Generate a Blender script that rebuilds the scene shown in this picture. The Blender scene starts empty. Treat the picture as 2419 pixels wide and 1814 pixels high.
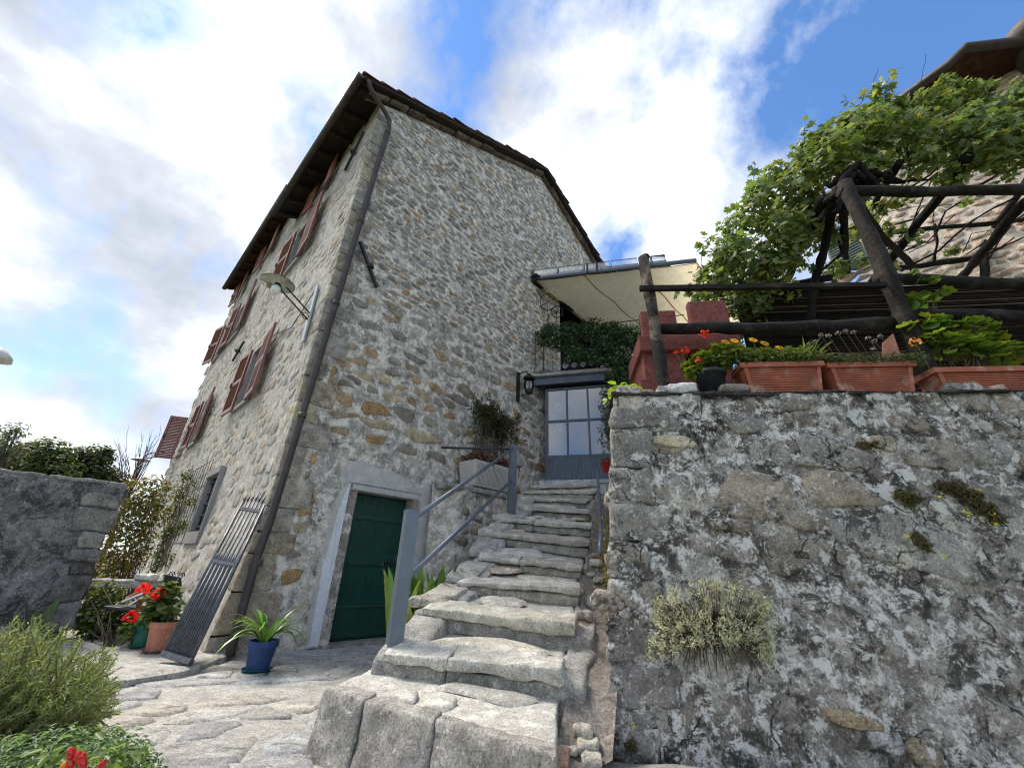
import bpy, math, random
import numpy as np
from mathutils import Vector, Matrix, noise as mnoise

# ------------------------------------------------------------------ camera
scene = bpy.context.scene
CAM = Vector((0.0, 0.0, 1.0))
FOC, PITCH, ROLL, YAW = 945.0, math.radians(24.8), math.radians(2.2), math.radians(45.4)
PW, PH = 2419.0, 1814.0
cam = bpy.data.cameras.new('camera'); cam_o = bpy.data.objects.new('camera', cam)
scene.collection.objects.link(cam_o); scene.camera = cam_o
cam.sensor_fit = 'HORIZONTAL'; cam.sensor_width = 36.0; cam.lens = 36.0 * FOC / PW
cam.clip_start = 0.05; cam.clip_end = 3000
_f = Vector((0, math.cos(PITCH), math.sin(PITCH)))
_u0 = Vector((0, -math.sin(PITCH), math.cos(PITCH))); _r0 = Vector((1, 0, 0))
_r = _r0 * math.cos(ROLL) + _u0 * math.sin(ROLL)
_u = _u0 * math.cos(ROLL) - _r0 * math.sin(ROLL)
cam_o.matrix_world = Matrix(((_r.x, _u.x, -_f.x, CAM.x), (_r.y, _u.y, -_f.y, CAM.y), (_r.z, _u.z, -_f.z, CAM.z), (0, 0, 0, 1)))

# ------------------------------------------------------------------ light
SUN_AZ, SUN_EL = math.radians(-66), math.radians(56)      # azimuth from +Y towards +X
world = bpy.data.worlds.new('World'); scene.world = world; world.use_nodes = True
wt = world.node_tree; wt.nodes.clear()
def W(t, **k):
    n = wt.nodes.new(t)
    for a, b in k.items():
        if hasattr(n, a): setattr(n, a, b)
        else: n.inputs[a].default_value = b
    return n
def wmath(op, a, b=None, c=None):
    n = wt.nodes.new('ShaderNodeMath'); n.operation = op
    for i, x in enumerate((a, b, c)):
        if x is None: continue
        if isinstance(x, (int, float)): n.inputs[i].default_value = x
        else: wt.links.new(x, n.inputs[i])
    return n.outputs[0]
def wramp(x, stops):
    n = wt.nodes.new('ShaderNodeValToRGB'); wt.links.new(x, n.inputs[0])
    e = n.color_ramp.elements
    while len(e) < len(stops): e.new(0.5)
    for q, (p, c) in zip(e, stops):
        q.position = p; q.color = (c[0], c[1], c[2], 1) if not isinstance(c, (int, float)) else (c, c, c, 1)
    return n.outputs[0]
sky = W('ShaderNodeTexSky', sky_type='NISHITA', sun_disc=False)
sky.sun_elevation = SUN_EL; sky.sun_rotation = SUN_AZ; sky.altitude = 300; sky.air_density = 1.0; sky.dust_density = 0.1; sky.ozone_density = 6.0
hsv = W('ShaderNodeHueSaturation', Saturation=1.08, Value=1.0); wt.links.new(sky.outputs[0], hsv.inputs['Color'])
bg1 = W('ShaderNodeBackground', Strength=0.068); wt.links.new(hsv.outputs[0], bg1.inputs[0])
tc = W('ShaderNodeTexCoord'); sp = W('ShaderNodeSeparateXYZ'); wt.links.new(tc.outputs['Generated'], sp.inputs[0])
def wnoise(scale, detail, rough, dist, rot=(0, 0, 0), sc=(1, 1, 1), loc=(0, 0, 0)):
    m = W('ShaderNodeMapping'); m.inputs['Rotation'].default_value = rot; m.inputs['Scale'].default_value = sc; m.inputs['Location'].default_value = loc
    wt.links.new(tc.outputs['Generated'], m.inputs[0])
    n = W('ShaderNodeTexNoise', Scale=scale, Detail=detail, Roughness=rough, Distortion=dist); wt.links.new(m.outputs[0], n.inputs[0])
    return n.outputs[0]
n1 = wnoise(2.2, 9, 0.55, 0.0, (0, 0, .3), (1, 1, 1.5), (2.0, 4.8, 2.5))
n2 = wnoise(3.6, 10, 0.58, 0.1, (.3, .75, .4), (1.0, 1.0, 0.6), (1.6, 1.0, 1.9))
n3 = wnoise(3.0, 8, 0.55, 0.0, (0, 0, .2), (1, 1, 1.6), (8.3, 7.5, 7.3))
side = wmath('MULTIPLY', sp.outputs[0], -0.075)            # cloud thickens towards -X
den = wmath('ADD', wmath('ADD', wmath('MULTIPLY', n1, 0.42), wmath('MULTIPLY', n2, 0.68)), side)
mask = wramp(den, [(0.455, 0.0), (0.525, 0.5), (0.61, 1.0)])
body = wmath('ADD', wmath('ADD', wmath('MULTIPLY', n3, 0.75), wmath('MULTIPLY', n1, 0.35)), wmath('MULTIPLY', n2, -0.1))
ccol = wramp(body, [(0.32, (0.125, 0.138, 0.165)), (0.46, (0.20, 0.213, 0.236)), (0.56, (0.31, 0.318, 0.328)), (0.68, (0.45, 0.445, 0.435))])
bg2 = W('ShaderNodeBackground', Strength=1.0); wt.links.new(ccol, bg2.inputs[0])
mx = W('ShaderNodeMixShader'); wt.links.new(mask, mx.inputs[0]); wt.links.new(bg1.outputs[0], mx.inputs[1]); wt.links.new(bg2.outputs[0], mx.inputs[2])
wo = W('ShaderNodeOutputWorld'); wt.links.new(mx.outputs[0], wo.inputs[0])

sun = bpy.data.lights.new('sun', 'SUN'); sun.energy = 1.5; sun.angle = math.radians(20); sun.color = (1.0, 0.93, 0.83)
sun_o = bpy.data.objects.new('sun', sun); scene.collection.objects.link(sun_o)
sd = Vector((math.sin(SUN_AZ) * math.cos(SUN_EL), math.cos(SUN_AZ) * math.cos(SUN_EL), math.sin(SUN_EL)))
sun_o.rotation_euler = sd.to_track_quat('Z', 'Y').to_euler(); sun_o.location = (-10, 10, 20)
vs = scene.view_settings; vs.view_transform = 'Standard'; vs.look = 'None'; vs.exposure = 2.02; vs.gamma = 1.0; vs.use_curve_mapping = False
scene.cycles.max_bounces = 5; scene.cycles.diffuse_bounces = 3; scene.cycles.transparent_max_bounces = 6
scene.cycles.use_denoising = True; scene.cycles.filter_width = 1.1

# ------------------------------------------------------------------ measuring helpers (photo pixel -> point in the place)
def ray(px, py):
    x, y = px - PW / 2, py - PH / 2
    return _r * x - _u * y + _f * FOC
def pxY(px, py, Y):
    d = ray(px, py); return CAM + d * (Y / d.y)
def pxZ(px, py, z):
    d = ray(px, py); return CAM + d * ((z - CAM.z) / d.z)
def pxP(px, py, p0, n):
    d = ray(px, py); return CAM + d * ((Vector(p0) - CAM).dot(n) / d.dot(n))
def proj(p):
    q = Vector(p) - CAM; z = q.dot(_f)
    return (PW / 2 + FOC * q.dot(_r) / max(z, 1e-3), PH / 2 - FOC * q.dot(_u) / max(z, 1e-3), z)
U = Vector((math.cos(YAW), math.sin(YAW), 0)); V = Vector((-math.sin(YAW), math.cos(YAW), 0))
C0 = Vector((-3.09, 5.40, 0.0))                       # foot of the house corner
def H(u, v, z): return C0 + U * u + V * v + Vector((0, 0, z))
def onG(px, py, v=0.0):
    p = pxP(px, py, C0 + V * v, V) - C0; return p.dot(U), p.z
def onF(px, py, u=0.0):
    p = pxP(px, py, C0 + U * u, U) - C0; return p.dot(V), p.z
W0 = Vector((0.89, 3.2, 0)); WA = Vector((0.9918, -0.1279, 0)); WB = Vector((0.1279, 0.9918, 0)); WZ = 2.40   # front of the retaining wall
def onW(px, py, back=0.0):
    p = pxP(px, py, W0 + WB * back, WB) - W0; return p.dot(WA), p.z
def Wp(s, back, z): return W0 + WA * s + WB * back + Vector((0, 0, z))

# ------------------------------------------------------------------ mesh helpers
COL = scene.collection
R = random.Random(7)
def rr(a, b): return R.uniform(a, b)
def shade(c, k): return (c[0] * k, c[1] * k, c[2] * k)
def vary(c, a=0.15): 
    k = 1 + rr(-a, a); return (c[0] * k * (1 + rr(-.05, .05)), c[1] * k, c[2] * k * (1 + rr(-.06, .06)))
def link(o, parent=None):
    COL.objects.link(o)
    if parent is not None: o.parent = parent
    return o
def root_loc(o):
    while o.parent is not None: o = o.parent
    return o.location
def meta(o, label=None, cat=None, group=None, kind=None):
    for k, v in (('label', label), ('category', cat), ('group', group), ('kind', kind)):
        if v: o[k] = v
    return o
def thing(name, label, cat, loc=(0, 0, 0), group=None):
    o = bpy.data.objects.new(name, None); o.empty_display_size = 0.1; link(o); o.location = loc
    return meta(o, label, cat, group)
def mesh_np(name, v, f, col=None, smooth=True):
    """v (n,3), f list of tuples or (m,k) array"""
    me = bpy.data.meshes.new(name)
    v = np.asarray(v, dtype=np.float32)
    if isinstance(f, np.ndarray):
        m, k = f.shape
        me.vertices.add(len(v)); me.vertices.foreach_set('co', v.ravel())
        me.loops.add(m * k); me.loops.foreach_set('vertex_index', f.astype(np.int32).ravel())
        me.polygons.add(m); me.polygons.foreach_set('loop_start', np.arange(0, m * k, k, dtype=np.int32))
        me.update(calc_edges=True)
    else:
        me.from_pydata(v.tolist(), [], f)
    me.polygons.foreach_set('use_smooth', np.full(len(me.polygons), smooth, dtype=bool))
    if col is not None:
        a = me.color_attributes.new('Col', 'FLOAT_COLOR', 'POINT')
        c = np.ones((len(v), 4), dtype=np.float32); c[:, :3] = np.asarray(col, dtype=np.float32)
        a.data.foreach_set('color', c.ravel())
    return me
def place(name, me, mat, parent=None, loc=None, **k):
    if mat is not None and not me.materials: me.materials.append(mat)
    o = link(bpy.data.objects.new(name, me), parent)
    if loc is not None: o.location = loc
    return meta(o, **k)
class MB:
    def __init__(s): s.v = []; s.f = []; s.c = []; s.cur = (.5, .5, .5)
    def add(s, vs, fs, col=None):
        b = len(s.v); s.v.extend([tuple(x) for x in vs]); s.f.extend([tuple(b + i for i in q) for q in fs])
        s.c.extend([col or s.cur] * len(vs)); return s
    def box(s, c, h, M=None, col=None):
        vs = []
        for x, y, z in ((-1,-1,-1),(1,-1,-1),(1,1,-1),(-1,1,-1),(-1,-1,1),(1,-1,1),(1,1,1),(-1,1,1)):
            p = Vector((x * h[0], y * h[1], z * h[2])); p = (M @ p if M else p) + Vector(c); vs.append(p)
        return s.add(vs, ((0,3,2,1),(4,5,6,7),(0,1,5,4),(1,2,6,5),(2,3,7,6),(3,0,4,7)), col)
    def hexa(s, p, col=None):      # 8 corners: bottom 4 then top 4
        return s.add(p, ((0,3,2,1),(4,5,6,7),(0,1,5,4),(1,2,6,5),(2,3,7,6),(3,0,4,7)), col)
    def beam(s, p0, p1, w, h, up=(0, 0, 1), col=None):
        p0, p1 = Vector(p0), Vector(p1); d = (p1 - p0).normalized(); x = d.cross(Vector(up)).normalized(); y = x.cross(d)
        a, b = x * w / 2, y * h / 2
        return s.hexa([p0 - a - b, p0 + a - b, p1 + a - b, p1 - a - b, p0 - a + b, p0 + a + b, p1 + a + b, p1 - a + b], col)
    def tube(s, pts, r, n=8, cap=True, col=None, wob=0.0):
        pts = [Vector(p) for p in pts]; k = len(pts); rs = r if isinstance(r, (list, tuple)) else [r] * k
        vs = []; ref = None
        for i, p in enumerate(pts):
            d = (pts[min(i + 1, k - 1)] - pts[max(i - 1, 0)]).normalized()
            if ref is None: ref = Vector((0, 0, 1)) if abs(d.z) < .9 else Vector((1, 0, 0))
            x = (ref - d * ref.dot(d)).normalized(); ref = x; y = d.cross(x)
            for j in range(n):
                a = 2 * math.pi * j / n; q = rs[i] * (1 + (rr(-wob, wob) if wob else 0))
                vs.append(p + x * math.cos(a) * q + y * math.sin(a) * q)
        fs = [(i * n + j, i * n + (j + 1) % n, (i + 1) * n + (j + 1) % n, (i + 1) * n + j) for i in range(k - 1) for j in range(n)]
        if cap: fs += [tuple(range(n - 1, -1, -1)), tuple(range((k - 1) * n, k * n))]
        return s.add(vs, fs, col)
    def lathe(s, prof, c, n=20, col=None, ax=None):
        c = Vector(c); vs = []
        for r, z in prof:
            for j in range(n):
                a = 2 * math.pi * j / n; p = Vector((r * math.cos(a), r * math.sin(a), z)); vs.append((ax @ p if ax else p) + c)
        k = len(prof)
        fs = [(i * n + j, i * n + (j + 1) % n, (i + 1) * n + (j + 1) % n, (i + 1) * n + j) for i in range(k - 1) for j in range(n)]
        if prof[0][0] > 1e-4: fs.append(tuple(range(n - 1, -1, -1)))
        if prof[-1][0] > 1e-4: fs.append(tuple(range((k - 1) * n, k * n)))
        return s.add(vs, fs, col)
    def build(s, name, mat, parent=None, loc=None, smooth=False, **k):
        L = Vector(loc) if loc is not None else (root_loc(parent) if parent is not None else Vector((0, 0, 0)))
        v = np.array(s.v, dtype=np.float32) - np.array(L, dtype=np.float32)
        me = mesh_np(name, v, s.f, s.c, smooth)
        return place(name, me, mat, parent, None if parent is not None else L, **k)
def fbm(p, sc, oc=4): return mnoise.fractal(Vector(p) * sc, 0.9, 2.1, oc)
def rock(c8, n=5, r=0.12, amp=0.02, sc=4.0, seed=0.0, dims=None):
    """weathered block from 8 corner points; returns verts, faces"""
    P = [Vector(p) for p in c8]
    if dims is None: dims = ((P[1] - P[0]).length / 2, (P[3] - P[0]).length / 2, (P[4] - P[0]).length / 2)
    rad = min(r, min(dims) * .8); idx = {}; vs = []; fs = []; ax3 = []
    for d in dims:
        k = max(1, min(14, int(round(d / max(dims) * n)))); e = min(.45, rad / d); ax3.append([-1, -1 + e * .35, -1 + e] + [-1 + e + (2 - 2 * e) * i / k for i in range(1, k)] + [1 - e, 1 - e * .35, 1])
    nx, ny, nz = [len(a) - 1 for a in ax3]
    def vert(i, j, k):
        key = (i, j, k)
        if key in idx: return idx[key]
        q = [ax3[0][i] * dims[0], ax3[1][j] * dims[1], ax3[2][k] * dims[2]]
        inn = [max(-(d - rad), min(d - rad, x)) for x, d in zip(q, dims)]
        dd = Vector([a - b for a, b in zip(q, inn)]); L = dd.length; nn = dd / L if L > 1e-9 else Vector((0, 0, 1))
        q = Vector(inn) + nn * rad
        a, b, c = [(x / d + 1) / 2 for x, d in zip(q, dims)]
        w = ((1-a)*(1-b)*(1-c), a*(1-b)*(1-c), a*b*(1-c), (1-a)*b*(1-c), (1-a)*(1-b)*c, a*(1-b)*c, a*b*c, (1-a)*b*c)
        p = Vector((0, 0, 0))
        for ww, pp in zip(w, P): p += pp * ww
        ex, ey, ez = (P[1] - P[0]).normalized(), (P[3] - P[0]).normalized(), (P[4] - P[0]).normalized()
        N = ex * nn.x + ey * nn.y + ez * nn.z
        p = p + N * amp * fbm(p + Vector((seed, seed * .7, -seed)), sc, 4)
        idx[key] = len(vs); vs.append(p); return idx[key]
    for i in range(nx):
        for j in range(ny):
            fs.append((vert(i, j, 0), vert(i, j + 1, 0), vert(i + 1, j + 1, 0), vert(i + 1, j, 0)))
            fs.append((vert(i, j, nz), vert(i + 1, j, nz), vert(i + 1, j + 1, nz), vert(i, j + 1, nz)))
        for k in range(nz):
            fs.append((vert(i, 0, k), vert(i + 1, 0, k), vert(i + 1, 0, k + 1), vert(i, 0, k + 1)))
            fs.append((vert(i, ny, k), vert(i, ny, k + 1), vert(i + 1, ny, k + 1), vert(i + 1, ny, k)))
    for j in range(ny):
        for k in range(nz):
            fs.append((vert(0, j, k), vert(0, j, k + 1), vert(0, j + 1, k + 1), vert(0, j + 1, k)))
            fs.append((vert(nx, j, k), vert(nx, j + 1, k), vert(nx, j + 1, k + 1), vert(nx, j, k + 1)))
    return vs, fs
def boxc(o, ex, ey, ez):
    o, ex, ey, ez = Vector(o), Vector(ex), Vector(ey), Vector(ez)
    return [o, o + ex, o + ex + ey, o + ey, o + ez, o + ex + ez, o + ex + ey + ez, o + ey + ez]
def rubble(x0, x1, y0, y1, hfn, asp, rg, jit=.28):
    """coursed rubble: cells of a jittered row layout as 2-D polygons"""
    pts = []; y = y0
    while y < y1:
        h = hfn(y) * rg.uniform(.6, 1.45); x = x0 - rg.uniform(0, h * asp)
        while x < x1 + h * asp:
            w = h * asp * rg.choice((.45, .7, .9, 1.0, 1.3, 1.8))
            pts.append((x + w / 2 + rg.uniform(-jit, jit) * h, y + h / 2 + rg.uniform(-jit, jit) * h, h)); x += w
        y += h
    g = {}; cs = max(hfn(y0), hfn(y1)) * asp
    for i, (x, y, h) in enumerate(pts): g.setdefault((int(x // cs), int(y // cs)), []).append(i)
    out = []
    for i, (x, y, h) in enumerate(pts):
        gx, gy = int(x // cs), int(y // cs); nb = []
        for a in (-1, 0, 1):
            for b in (-1, 0, 1):
                nb += [j for j in g.get((gx + a, gy + b), ()) if j != i]
        nb.sort(key=lambda j: ((pts[j][0] - x) / asp) ** 2 + (pts[j][1] - y) ** 2)
        H_ = h * 1.2; poly = [(x - H_ * asp, y - H_), (x + H_ * asp, y - H_), (x + H_ * asp, y + H_), (x - H_ * asp, y + H_)]
        for j in nb[:16]:
            mx_, my_ = (pts[j][0] + x) / 2, (pts[j][1] + y) / 2; nx_, ny_ = (pts[j][0] - x) / asp ** 2, (pts[j][1] - y)
            res = []; m = len(poly)
            for k in range(m):
                p, q = poly[k], poly[(k + 1) % m]
                dp = (p[0] - mx_) * nx_ + (p[1] - my_) * ny_; dq = (q[0] - mx_) * nx_ + (q[1] - my_) * ny_
                if dp <= 0: res.append(p)
                if dp * dq < 0:
                    t = dp / (dp - dq); res.append((p[0] + (q[0] - p[0]) * t, p[1] + (q[1] - p[1]) * t))
            poly = res
            if len(poly) < 3: break
        if len(poly) >= 3: out.append((x, y, h, poly))
    return out
def resample(poly, n, rg, rough):
    L = [math.dist(poly[i], poly[(i + 1) % len(poly)]) for i in range(len(poly))]; T = sum(L); res = []; off = rg.random() * T / n
    acc = 0; i = 0
    for k in range(n):
        t = off + k * T / n
        while t > acc + L[i % len(L)] and i < 60: acc += L[i % len(L)]; i += 1
        p, q = poly[i % len(L)], poly[(i + 1) % len(L)]; s = (t - acc) / max(L[i % len(L)], 1e-6)
        res.append((p[0] + (q[0] - p[0]) * s, p[1] + (q[1] - p[1]) * s))
    cx = sum(p[0] for p in res) / n; cy = sum(p[1] for p in res) / n; out = []
    for p in res:
        k = 1 + rg.uniform(-rough * 1.6, rough); out.append((cx + (p[0] - cx) * k, cy + (p[1] - cy) * k))
    return out, (cx, cy)
def stone_geo(poly, cen, hgt, rg, to3, sink=.015, tilt=.3):
    n = len(poly); vs = []; tx, ty = rg.uniform(-tilt, tilt), rg.uniform(-tilt, tilt); ext = max(math.dist(p, cen) for p in poly)
    for s, d, j in ((1.05, -sink, 0), (.96, hgt * .55, .3), (.82, hgt, .25)):
        for p in poly:
            x, y = cen[0] + (p[0] - cen[0]) * s, cen[1] + (p[1] - cen[1]) * s
            dd = d if d < 0 else d * (1 + rg.uniform(-j, j) + tx * (x - cen[0]) / ext + ty * (y - cen[1]) / ext)
            vs.append(to3(x, y, dd))
    vs.append(to3(cen[0], cen[1], hgt * (1 + rg.uniform(-.2, .2))))
    fs = [(a * n + k, a * n + (k + 1) % n, (a + 1) * n + (k + 1) % n, (a + 1) * n + k) for a in (0, 1) for k in range(n)]
    fs += [(2 * n + k, 2 * n + (k + 1) % n, 3 * n) for k in range(n)]
    return vs, fs
def lay_stones(stones, parent, mat, nsingle, name='stone', rest='bedded_stones'):
    """stones: (vs, fs, col); the ones that show largest become objects of their own"""
    def size(s):
        q = [proj(v) for v in s[0]]
        if min(p[2] for p in q) < .2: return -1
        xs, ys = [p[0] for p in q], [p[1] for p in q]
        if max(xs) < 0 or min(xs) > PW or max(ys) < 0 or min(ys) > PH: return -1
        return (max(xs) - min(xs)) * (max(ys) - min(ys))
    order = sorted(range(len(stones)), key=lambda i: -size(stones[i]))
    L = np.array(root_loc(parent), dtype=np.float32)
    for i in order[:nsingle]:
        vs, fs, col = stones[i]
        place(name, mesh_np(name, np.array([tuple(v) for v in vs], dtype=np.float32) - L, fs, [col] * len(vs)), mat, parent)
    if len(order) > nsingle:
        mb = MB()
        for i in order[nsingle:]: mb.add(*stones[i])
        mb.build(rest, mat, parent, smooth=True, kind='stuff')
# ------------------------------------------------------------------ materials
class NT:
    def __init__(s, name):
        s.m = bpy.data.materials.new(name); s.m.use_nodes = True; s.t = s.m.node_tree; s.t.nodes.clear()
        s.out = s.t.nodes.new('ShaderNodeOutputMaterial'); s.b = s.t.nodes.new('ShaderNodeBsdfPrincipled')
        s.t.links.new(s.b.outputs[0], s.out.inputs[0]); s.co = s.t.nodes.new('ShaderNodeTexCoord').outputs['Object']
    def set(s, inp, val):
        i = s.b.inputs[inp]
        if hasattr(val, 'is_output'): s.t.links.new(val, i)
        else: i.default_value = (*val, 1) if isinstance(val, tuple) and len(val) == 3 else val
    def lk(s, n, i, x):
        if hasattr(x, 'is_output'): s.t.links.new(x, n.inputs[i])
        else: n.inputs[i].default_value = (*x, 1) if isinstance(x, tuple) and len(x) == 3 and n.inputs[i].type == 'RGBA' else x
    def noise(s, scale, detail=6, rough=.6, dist=0.0, stretch=None):
        n = s.t.nodes.new('ShaderNodeTexNoise'); co = s.co
        if stretch:
            m = s.t.nodes.new('ShaderNodeMapping'); m.inputs['Scale'].default_value = stretch; s.t.links.new(co, m.inputs[0]); co = m.outputs[0]
        s.t.links.new(co, n.inputs[0]); n.inputs['Scale'].default_value = scale; n.inputs['Detail'].default_value = detail
        n.inputs['Roughness'].default_value = rough; n.inputs['Distortion'].default_value = dist; return n.outputs[0]
    def voro(s, scale, feat='F1'):
        n = s.t.nodes.new('ShaderNodeTexVoronoi'); n.feature = feat; s.t.links.new(s.co, n.inputs[0]); n.inputs['Scale'].default_value = scale; return n.outputs[0]
    def ramp(s, x, a, b, v0=0.0, v1=1.0):
        n = s.t.nodes.new('ShaderNodeMapRange'); s.t.links.new(x, n.inputs[0]); n.interpolation_type = 'SMOOTHSTEP'
        for i, q in zip((1, 2, 3, 4), (a, b, v0, v1)): n.inputs[i].default_value = q
        return n.outputs[0]
    def mix(s, f, a, b, mode='MIX'):
        n = s.t.nodes.new('ShaderNodeMix'); n.data_type = 'RGBA'; n.blend_type = mode
        s.lk(n, 0, f); s.lk(n, 6, a); s.lk(n, 7, b); return n.outputs[2]
    def math(s, op, a, b=0.0):
        n = s.t.nodes.new('ShaderNodeMath'); n.operation = op; s.lk(n, 0, a); s.lk(n, 1, b); return n.outputs[0]
    def attr(s): n = s.t.nodes.new('ShaderNodeAttribute'); n.attribute_name = 'Col'; return n.outputs[0]
    def bump(s, h, strength, dist, prev=None):
        n = s.t.nodes.new('ShaderNodeBump'); s.lk(n, 'Height', h); n.inputs['Strength'].default_value = strength; n.inputs['Distance'].default_value = dist
        if prev is not None: s.t.links.new(prev, n.inputs['Normal'])
        return n.outputs[0]
def rockmat(name, base=None, dark=(.05, .05, .048), dk=(.52, .64), dks=2.2, white=(.55, .55, .52), wh=(.60, .68), whs=9, b1=.6, b2=.5, tone=(.55, 1.4), fine=60, stretch=None, blotch=None, fa=(.55, 1.45), fleck=.7, pit=.7, crack=0):
    n = NT(name); c = n.attr() if base is None else n.mix(0.0, base, base)
    if base is not None and blotch: c = n.mix(n.ramp(n.noise(3.1, 9, .75, .4, stretch), .44, .57), base, blotch)
    t = n.math('MULTIPLY', n.ramp(n.noise(7, 9, .72, .2, stretch), .28, .72, *tone), n.ramp(n.noise(fine, 6, .8), .32, .68, *fa))
    c = n.mix(1.0, c, t, 'MULTIPLY')
    if dk: c = n.mix(n.math('MULTIPLY', n.ramp(n.noise(dks, 12, .80, .4, stretch), *dk), .85), c, dark)
    if wh: c = n.mix(n.math('MULTIPLY', n.ramp(n.noise(whs, 12, .80, .3, stretch), *wh), .85), c, white)
    if pit: c = n.mix(n.math('MULTIPLY', n.ramp(n.noise(26, 6, .75), .40, .34), pit), c, dark)
    if fleck: c = n.mix(n.math('MULTIPLY', n.ramp(n.noise(33, 5, .7), .60, .66), fleck), c, white)
    hh = None
    if crack:
        v = n.t.nodes.new('ShaderNodeTexVoronoi'); v.feature = 'DISTANCE_TO_EDGE'; v.inputs['Scale'].default_value = crack
        w = n.t.nodes.new('ShaderNodeVectorMath'); w.operation = 'ADD'; nz = n.t.nodes.new('ShaderNodeTexNoise'); nz.inputs['Scale'].default_value = 5; nz.inputs['Detail'].default_value = 6; n.t.links.new(n.co, nz.inputs[0])
        sc = n.t.nodes.new('ShaderNodeVectorMath'); sc.operation = 'SCALE'; sc.inputs['Scale'].default_value = .35; n.t.links.new(nz.outputs['Color'], sc.inputs[0])
        n.t.links.new(n.co, w.inputs[0]); n.t.links.new(sc.outputs[0], w.inputs[1]); n.t.links.new(w.outputs[0], v.inputs['Vector'])
        line = n.math('MULTIPLY', n.ramp(v.outputs['Distance'], .022, .006), n.ramp(n.noise(3, 4), .485, .585)); c = n.mix(n.math('MULTIPLY', line, .85), c, (.02, .02, .02)); hh = n.math('SUBTRACT', 1.0, line)
    n.set('Base Color', c); n.set('Roughness', .92); n.set('Specular IOR Level', .2)
    h = n.bump(n.noise(14, 10, .72, .3, stretch), b1, .03); h = n.bump(n.noise(fine * 1.3, 6, .75), b2, .008, h)
    if hh is not None: h = n.bump(hh, .8, .02, h)
    n.set('Normal', h); return n.m
def plain(name, col, rough=.6, metal=0.0, var=.25, sc=8, bump=.15, spec=.4, dirt=None, stretch=None):
    n = NT(name); c = n.mix(1.0, col, n.ramp(n.noise(sc, 6, .6, 0, stretch), .25, .75, 1 - var, 1 + var), 'MULTIPLY')
    if dirt: c = n.mix(n.ramp(n.noise(sc * .6, 8, .7, .5, stretch), .5, .68), c, dirt)
    n.set('Base Color', c); n.set('Roughness', n.ramp(n.noise(sc * 2, 4), .2, .8, max(0, rough - .12), min(1, rough + .12)) if rough > .15 else rough); n.set('Metallic', metal); n.set('Specular IOR Level', spec)
    if bump: n.set('Normal', n.bump(n.noise(sc * 4, 6, .6, 0, stretch), bump, .01))
    return n.m
def leafmat(name, trans=.42, rough=.45):
    n = NT(name); oi = n.t.nodes.new('ShaderNodeObjectInfo')
    c = n.mix(1.0, n.attr(), n.ramp(n.noise(25, 3), .2, .8, .75, 1.25), 'MULTIPLY')
    c = n.mix(1.0, c, n.ramp(oi.outputs['Random'], 0, 1, .8, 1.2), 'MULTIPLY')
    n.set('Base Color', c); n.set('Roughness', rough); n.set('Specular IOR Level', .35)
    tr = n.t.nodes.new('ShaderNodeBsdfTranslucent'); n.t.links.new(n.mix(1.0, c, (1.25, 1.35, .6), 'MULTIPLY'), tr.inputs[0])
    ms = n.t.nodes.new('ShaderNodeMixShader'); ms.inputs[0].default_value = trans
    n.t.links.new(n.b.outputs[0], ms.inputs[1]); n.t.links.new(tr.outputs[0], ms.inputs[2]); n.t.links.new(ms.outputs[0], n.out.inputs[0])
    return n.m
def clothmat(name):
    n = NT(name); c = n.mix(1.0, n.attr(), n.ramp(n.noise(6, 4), .2, .8, .92, 1.08), 'MULTIPLY'); n.set('Base Color', c); n.set('Roughness', .9)
    tr = n.t.nodes.new('ShaderNodeBsdfTranslucent'); n.t.links.new(c, tr.inputs[0]); ms = n.t.nodes.new('ShaderNodeMixShader'); ms.inputs[0].default_value = .5
    n.t.links.new(n.b.outputs[0], ms.inputs[1]); n.t.links.new(tr.outputs[0], ms.inputs[2]); n.t.links.new(ms.outputs[0], n.out.inputs[0]); return n.m
def woodmat(name, col, light, vert=True, rough=.8):
    n = NT(name); st = (14, 14, 1.2)
    c = n.mix(n.ramp(n.noise(2.5, 8, .7, .6, None), .45, .68), col, light)
    c = n.mix(1.0, c, n.ramp(n.noise(9, 8, .7, .8), .25, .75, .45, 1.5), 'MULTIPLY')
    c = n.mix(n.math('MULTIPLY', n.ramp(n.noise(38, 6, .8, 1.5), .58, .66), .7), c, light)
    n.set('Base Color', c); n.set('Roughness', rough); n.set('Specular IOR Level', .2)
    n.set('Normal', n.bump(n.noise(60, 6, .75, .5), .6, .006, n.bump(n.noise(22, 8, .7, 1.2), 1.0, .03))); return n.m
M = {}
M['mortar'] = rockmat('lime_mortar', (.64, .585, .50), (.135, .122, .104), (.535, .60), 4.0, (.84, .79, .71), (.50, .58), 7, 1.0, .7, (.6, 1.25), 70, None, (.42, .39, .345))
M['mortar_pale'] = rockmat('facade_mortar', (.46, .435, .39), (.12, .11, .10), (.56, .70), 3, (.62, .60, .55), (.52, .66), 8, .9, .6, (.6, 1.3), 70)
M['rubble'] = rockmat('rubble_stone', None, (.11, .10, .088), (.56, .65), 4.5, (.74, .70, .63), (.56, .62), 9, 1.0, .7)
M['rubble_pale'] = rockmat('facade_stone', None, (.09, .085, .08), (.60, .76), 3.2, (.58, .56, .51), (.62, .72), 11, .7, .5)
M['quoin'] = rockmat('quoin_stone', None, (.055, .052, .048), (.50, .66), 2.4, (.5, .49, .45), (.64, .72), 9, .7, .6)
M['lichen'] = rockmat('lichen_wall', (.45, .415, .36), (.052, .048, .042), (.49, .55), 5.0, (.88, .85, .79), (.512, .56), 9, 1.0, .8, (.55, 1.4), 75, None, (.25, .222, .185), crack=1.9)
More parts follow.
